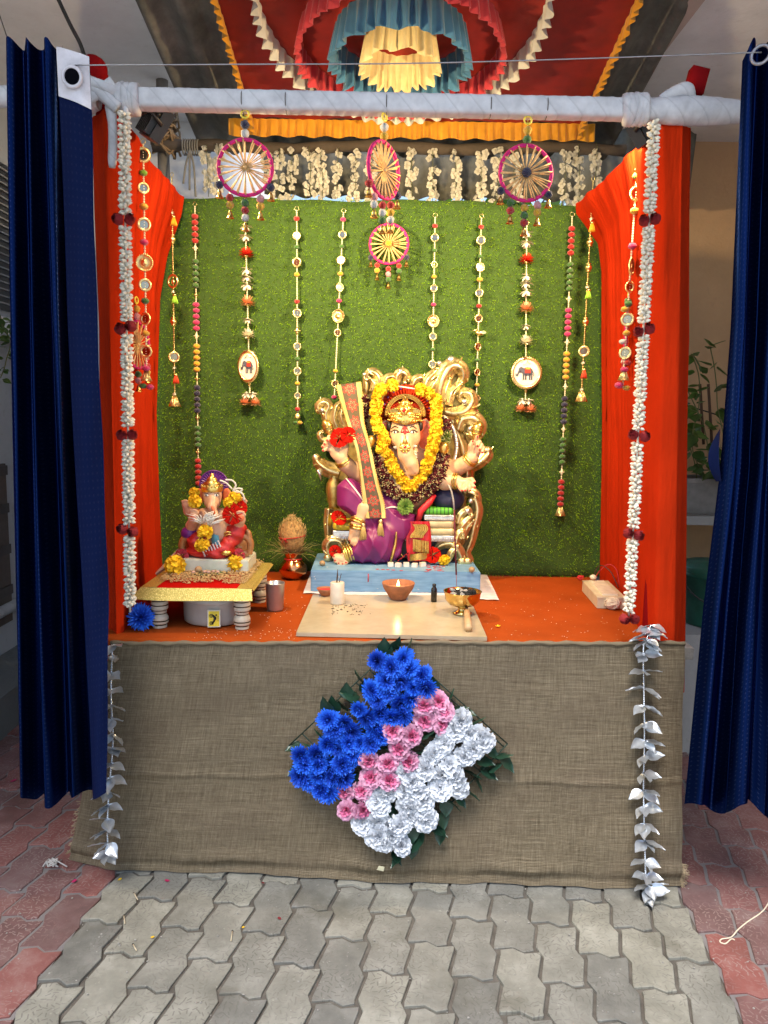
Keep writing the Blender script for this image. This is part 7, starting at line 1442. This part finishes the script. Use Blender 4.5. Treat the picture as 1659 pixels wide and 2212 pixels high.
WH = [carn_mesh(s, [translucent(mat('white_petal', (.80, .82, .86), .7, var=.06, vs=40, rand=.12), (.7, .72, .78), .2)], 'white_carnation') for s in (3, 4, 6)]
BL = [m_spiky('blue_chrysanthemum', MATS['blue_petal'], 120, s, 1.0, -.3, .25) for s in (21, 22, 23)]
blue = [(640, 200), (730, 245), (810, 190), (845, 255), (700, 330), (790, 335), (930, 300), (955, 375), (875, 380), (600, 400), (640, 460), (710, 400), (860, 450), (795, 480), (520, 520), (570, 575), (660, 545), (735, 570), (795, 560), (320, 590), (360, 650), (420, 610), (470, 660), (625, 640), (320, 745), (385, 760), (450, 740), (530, 740), (600, 735), (650, 690), (140, 820), (165, 870), (245, 815), (260, 880), (335, 900), (410, 880), (460, 850), (140, 950), (190, 985), (265, 950), (350, 960), (415, 965), (270, 1040), (320, 1060), (480, 810)]
pink = [(945, 490), (1040, 465), (1075, 525), (950, 590), (1060, 612), (740, 660), (862, 690), (785, 775), (582, 850), (708, 870), (850, 862), (600, 962), (715, 982), (425, 1050), (538, 1050), (440, 1175), (545, 1168)]
white = [(1185, 590), (1240, 680), (1150, 660), (1310, 690), (1335, 735), (1080, 730), (1025, 790), (1210, 825), (1265, 775), (990, 830), (1110, 880), (950, 905), (1060, 950), (1150, 960), (1170, 1030), (1050, 1030), (820, 935), (870, 990), (815, 1060), (900, 1050), (950, 1110), (700, 1070), (640, 1110), (660, 1165), (835, 1150), (850, 1210), (940, 1180), (960, 1245), (540, 1265), (635, 1260), (715, 1280), (785, 1275), (640, 1345), (680, 1390), (800, 1405), (735, 1335)]
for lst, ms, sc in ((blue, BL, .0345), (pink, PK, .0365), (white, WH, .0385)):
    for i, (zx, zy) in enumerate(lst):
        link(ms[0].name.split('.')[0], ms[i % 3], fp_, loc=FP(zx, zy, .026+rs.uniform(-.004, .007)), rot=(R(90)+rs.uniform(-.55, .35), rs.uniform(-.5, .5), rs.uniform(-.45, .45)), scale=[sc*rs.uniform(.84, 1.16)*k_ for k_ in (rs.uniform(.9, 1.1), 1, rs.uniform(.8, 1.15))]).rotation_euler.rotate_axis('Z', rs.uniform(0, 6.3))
# ================================================================ BESIDE AND BEHIND THE STALL
BK = mat('bucket_green', (.015, .10, .065), .4, var=.15)
c = P(1530, 1345, 3.5); c = V((c.x, 3.5, c.z)); bu = thing('green_bucket', 'dark green lidded plastic bucket on the cement block at the right', 'bucket', c); r = .135; hh = P(1530, 1238, 3.5-r).z-c.z
b = MB(); b.lathe([(0, 0), (r*.8, 0), (r*.82, .01), (r*.97, hh*.85), (r*1.02, hh*.86), (r*1.02, hh*.93), (r, hh*.94)], c, 36); b.build('body', BK, bu); b = MB(); b.lathe([(r*1.05, hh*.94), (r*1.06, hh*1.02), (r*1.0, hh*1.05), (r*.9, hh*1.06), (r*.85, hh*1.10), (0, hh*1.11)], c, 36); b.build('lid', BK, bu)
b = MB(); b.tube([c+V((r*1.03*math.cos(a), r*1.05*math.sin(a)-.01, hh*.80-.10*abs(math.sin(a)))) for a in [math.pi+i/20*math.pi for i in range(21)]], .004, 6); b.build('handle', mat('bucket_handle', (.03, .03, .03), .5), bu)
tag(bbox('cement_block', (c.x-.30, 3.30, -.012), (c.x+.45, 3.75, c.z-.002), M_CEM), 'rough grey cement block under the green bucket', 'block')
zs = P(1540, 1112, 3.95).z; tag(bbox('stone_shelf', (1.25, 3.88, zs-.045), (2.6, 4.62, zs), M_CEM), 'grey stone shelf on the tan wall under the planter', 'shelf')
for x in (1.42, 2.3): pass
pt = P(1540, 1040, 4.0); pn = thing('planter_box', 'grey planter trough on the stone shelf behind the right drape', 'planter', (pt.x, 4.1, zs))
q = MB(); x0, x1 = 1.35, 2.05; zt = pt.z; q.add([(x0+.03, 3.98, zs+.001), (x1-.03, 3.98, zs+.001), (x1-.03, 4.18, zs+.001), (x0+.03, 4.18, zs+.001), (x0, 3.94, zt), (x1, 3.94, zt), (x1, 4.22, zt), (x0, 4.22, zt)], [(3, 2, 1, 0), (0, 1, 5, 4), (1, 2, 6, 5), (2, 3, 7, 6), (3, 0, 4, 7), (4, 5, 6, 7)]); q.build('trough', mat('trough_grey', (.22, .21, .20), .8), pn, False)
q = MB(); [q.box((xx, (3.94+4.22)/2+yy, zt+.006), sz) for xx, yy, sz in (((x0+x1)/2, -.14, (x1-x0+.03, .02, .022)), ((x0+x1)/2, .14, (x1-x0+.03, .02, .022)))]; q.build('rim', mat('trough_grey', (.22, .21, .20), .8), pn, False)
LM = [translucent(mat('pothos_leaf', (.07, .13, .03), .4, var=.4, vs=30, rand=.6), (.12, .25, .03), .25)]; HL = leafm('leaf', LM[0], .085, .07, .12, False, 6, 4); HS = leafm('leaf', LM[0], .055, .045, .12, False, 6, 4)
def vine(name, label, starts, n, spread, Y, sz, seed, mesh=HL, cat='plant', drop=None):
    rs = random.Random(seed); t = thing(name, label, cat, starts[0])
    b = MB(); k = 0
    for s in starts:
        s = V(s); pts = [s]; d = V((rs.uniform(-.3, .3), rs.uniform(-.3, .1), 1)).normalized() if drop is None else V(drop)
        for i in range(7):
            d = (d+V((rs.uniform(-.5, .5), rs.uniform(-.3, .3), rs.uniform(-.35, .25)))*.6).normalized(); pts.append(pts[-1]+d*spread/6)
        b.tube(spl([tuple(p) for p in pts], 3), .003, 5)
        for p in pts[1:]:
            for j in range(n):
                dd = V((rs.uniform(-1, 1), rs.uniform(-1, .3), rs.uniform(-.8, .4))).normalized(); M_ = dd.to_track_quat('Y', 'Z').to_matrix() @ Matrix.Rotation(rs.uniform(-.9, .9), 3, 'Y'); link('leaf', mesh, t, loc=p+dd*.015, rot=M_.to_euler(), scale=rs.uniform(.6, 1.15)*sz)
    b.build('stem', mat('vine_stem', (.14, .15, .05), .7), t); return t
vine('trailing_plant', 'leafy green plant climbing from the planter against the tan wall', [(P(px, 1050, 4.05).x, 4.05+rnd(-.05, .05), zt) for px in (1500, 1530, 1560, 1590, 1545, 1515)], 3, .62, 4.05, 1.0, 3)
vine('trailing_plant', 'leafy shoots spilling over the front of the planter', [(P(px, 1040, 3.97).x, 3.96, zt+.06) for px in (1515, 1555, 1590)], 3, .18, 3.95, .8, 6, drop=(.1, -.6, .1))
b = MB(); [b.tube([P(x0_, 960, 4.15), P(x1_, 830, 4.2)], .008, 6) for x0_, x1_ in ((1520, 1512), (1538, 1530))]; tag(b.build('garden_stake', mat('brown_stake', (.10, .05, .03), .8)), 'brown wooden stakes behind the planter leaves', 'stake')
b = MB(); b.tube(spl([P(1480, 875, 4.5), P(1540, 893, 4.45), P(1580, 905, 4.4), P(1640, 880, 4.4)], 6), .004, 5); tag(b.build('clothes_line', mat('black_rubber', (.012, .012, .012), .5)), 'dark cord strung along the tan wall above the plants', 'cord')
vine('hanging_plant', 'green leafy plant hanging on the grey wall at the left edge', [(-1.86, 3.62, 1.98), (-1.86, 3.75, 1.96), (-1.84, 3.9, 1.96)], 4, .30, 3.7, .8, 11, HS, drop=(.1, -.1, -.5))
# shrubs beyond the mat
BL_ = leafm('leaf', translucent(mat('shrub_leaf', (.06, .14, .03), .45, var=.4, vs=30, rand=.7), (.15, .32, .03), .35), .16, .09, .1, False, 5, 3)
for k, (px, Y, n) in enumerate(((1030, 5.6, 60), (1130, 5.3, 70), (1215, 5.7, 60), (960, 6.0, 50))):
    rs = random.Random(k+40); base = P(px, 430, Y); t = thing('garden_shrub', ['tall leafy shrub', 'dense bright shrub', 'loose shrub', 'dark shrub'][k]+' beyond the grass mat behind the blossom strings, '+['second', 'third', 'fourth', 'first'][k]+' from left', 'shrub', (base.x, Y, 0), 'shrubs behind the stall')
    b = MB(); b.tube([(base.x, Y, 0), (base.x+.03, Y, 1.3), (base.x, Y, base.z+.1)], [.03, .022, .008], 6)
    for j in range(7): a = j*2.4; b.tube([(base.x, Y, base.z-.5+j*.06), (base.x+.25*math.cos(a), Y+.2*math.sin(a), base.z-.2+j*.06)], [.009, .003], 5)
    b.build('trunk', mat('shrub_bark', (.08, .06, .04), .9), t)
    for j in range(n):
        p = base+V((rs.gauss(0, .22), rs.gauss(0, .2), rs.uniform(-.45, .40 if k % 2 else .25))); d = V((rs.uniform(-1, 1), rs.uniform(-1, 1), rs.uniform(-.9, .3))).normalized(); M_ = d.to_track_quat('Y', 'Z').to_matrix() @ Matrix.Rotation(rs.uniform(-1, 1), 3, 'Y'); link('leaf', BL_, t, loc=p, rot=M_.to_euler(), scale=rs.uniform(.7, 1.3))
# ================================================================ LITTER ON THE PAVING
def G1(zx, zy): return PZ((zx*.9114)*.5486, (3300+zy*.9114)*.5486, .001)
def G2(zx, zy): return PZ((1512+zx*.9114)*.5486, (3300+zy*.9114)*.5486, .001)
def petal_bit(p, col, label, s=.016):
    b = MB(); petal(b, (0, 0, .002), (1, rnd(-.3, .3), .05), (0, 0, 1), s, s*.75, .18, tip=.3); o = b.build('fallen_petal', col, None, loc=p, rot=(0, 0, rnd(0, 6.3))); tag(o, label, 'petal', 'petals fallen on the paving')
MG = mat('magenta_petal', (.42, .012, .09), .7); YP = MATS['marigold_yellow']; DRP = mat('dark_petal', (.16, .01, .015), .8)
petal_bit(G1(305, 195), MG, 'pink petal on the red paving left of the silver garland end', .020); petal_bit(G1(735, 187), MG, 'pink petal on grey paver close to the burlap hem', .018); petal_bit(G1(507, 185), YP, 'yellow petal beside the left silver garland end', .015); petal_bit(G1(1145, 197), DRP, 'dark red petal under the middle left burlap hem', .012); petal_bit(G1(1215, 355), DRP, 'dark red petal in a joint left of centre', .014); petal_bit(G1(1045, 385), YP, 'yellow petal on grey paver left of centre', .012); petal_bit(G1(650, 430), YP, 'yellow petal in a paver joint at left', .013)
petal_bit(PZ(20.6, 1689, .001), MG, 'crumpled pink petal on red paving at the far left', .03)
MS = mat('match_wood', (.55, .45, .30), .8)
for i, (a, c_) in enumerate((((578, 240), (595, 270)), ((535, 338), (540, 374)), ((1004, 405), (998, 448)), ((574, 462), (590, 490)))):
    p0, p1 = G1(*a), G1(*c_); t = thing('burnt_matchstick', 'burnt matchstick on grey paving, %s from the left edge' % ('second', 'first', 'fourth', 'third')[i], 'matchstick', p0, 'burnt matchsticks on the paving'); b = MB(); b.tube([p0+V((0, 0, .003)), p1+V((0, 0, .003))], .0017, 5); b.build('stick', MS, t); b = MB(); b.ell(p0+V((0, 0, .003)), (.003, .003, .0025), 6, 5); b.build('burnt_head', INK, t)
b = MB(); b.tube([PZ(*q, .003) for q in [((1512+x*.9114)*.5486, (3300+y*.9114)*.5486) for x, y in [tuple(v) for v in spl([(1680, 240), (1640, 312), (1570, 362), (1530, 395), (1500, 428), (1460, 436), (1452, 448), (1475, 456), (1500, 436), (1515, 440)], 5)]]], .0019, 6); tag(b.build('white_thread', mat('cotton_thread', (.70, .60, .45), .9)), 'white cotton thread curling over red paving at the right', 'thread')
b = MB(); cc = PZ(116, 1868, .004); rs = random.Random(9)
for k in range(14): b.tube([cc+V((rs.uniform(-.02, .02), rs.uniform(-.015, .015), .002)), cc+V((rs.uniform(-.03, .03), rs.uniform(-.02, .02), .012)), cc+V((rs.uniform(-.03, .05), rs.uniform(-.02, .03), .003))], .0022, 5)
tag(b.build('cotton_tuft', mat('dirty_cotton', (.50, .47, .44), .95)), 'dirty white cotton tuft on red paving near the burlap corner', 'cotton')
b = MB(); p = FP(660, 1560, .012); b.add([p+V((-.012, 0, -.004)), p+V((.010, 0, -.009)), p+V((.013, -.002, .007)), p+V((-.005, -.001, .010))], [(0, 1, 2, 3)]); o = b.build('paper_scrap', mat('pale_paper', (.66, .60, .40), .8), None, False); o.modifiers.new('s', 'SOLIDIFY').thickness = .001; tag(o, 'small pale paper scrap on the lower burlap under the floral panel', 'paper')
b = MB(); rs = random.Random(19)
for k in range(160):
    p = PZ(rs.uniform(0, VW), rs.uniform(1900, 2200), .002); s = rs.uniform(.0012, .004); b.ell(p, (s, s*rs.uniform(.5, 1), s*.5), 5, 4)
o = b.build('grit', mat('grit', (.30, .28, .25), .9)); tag(o, 'fine grit and crumbs scattered on the paving', 'grit'); stuff(o)
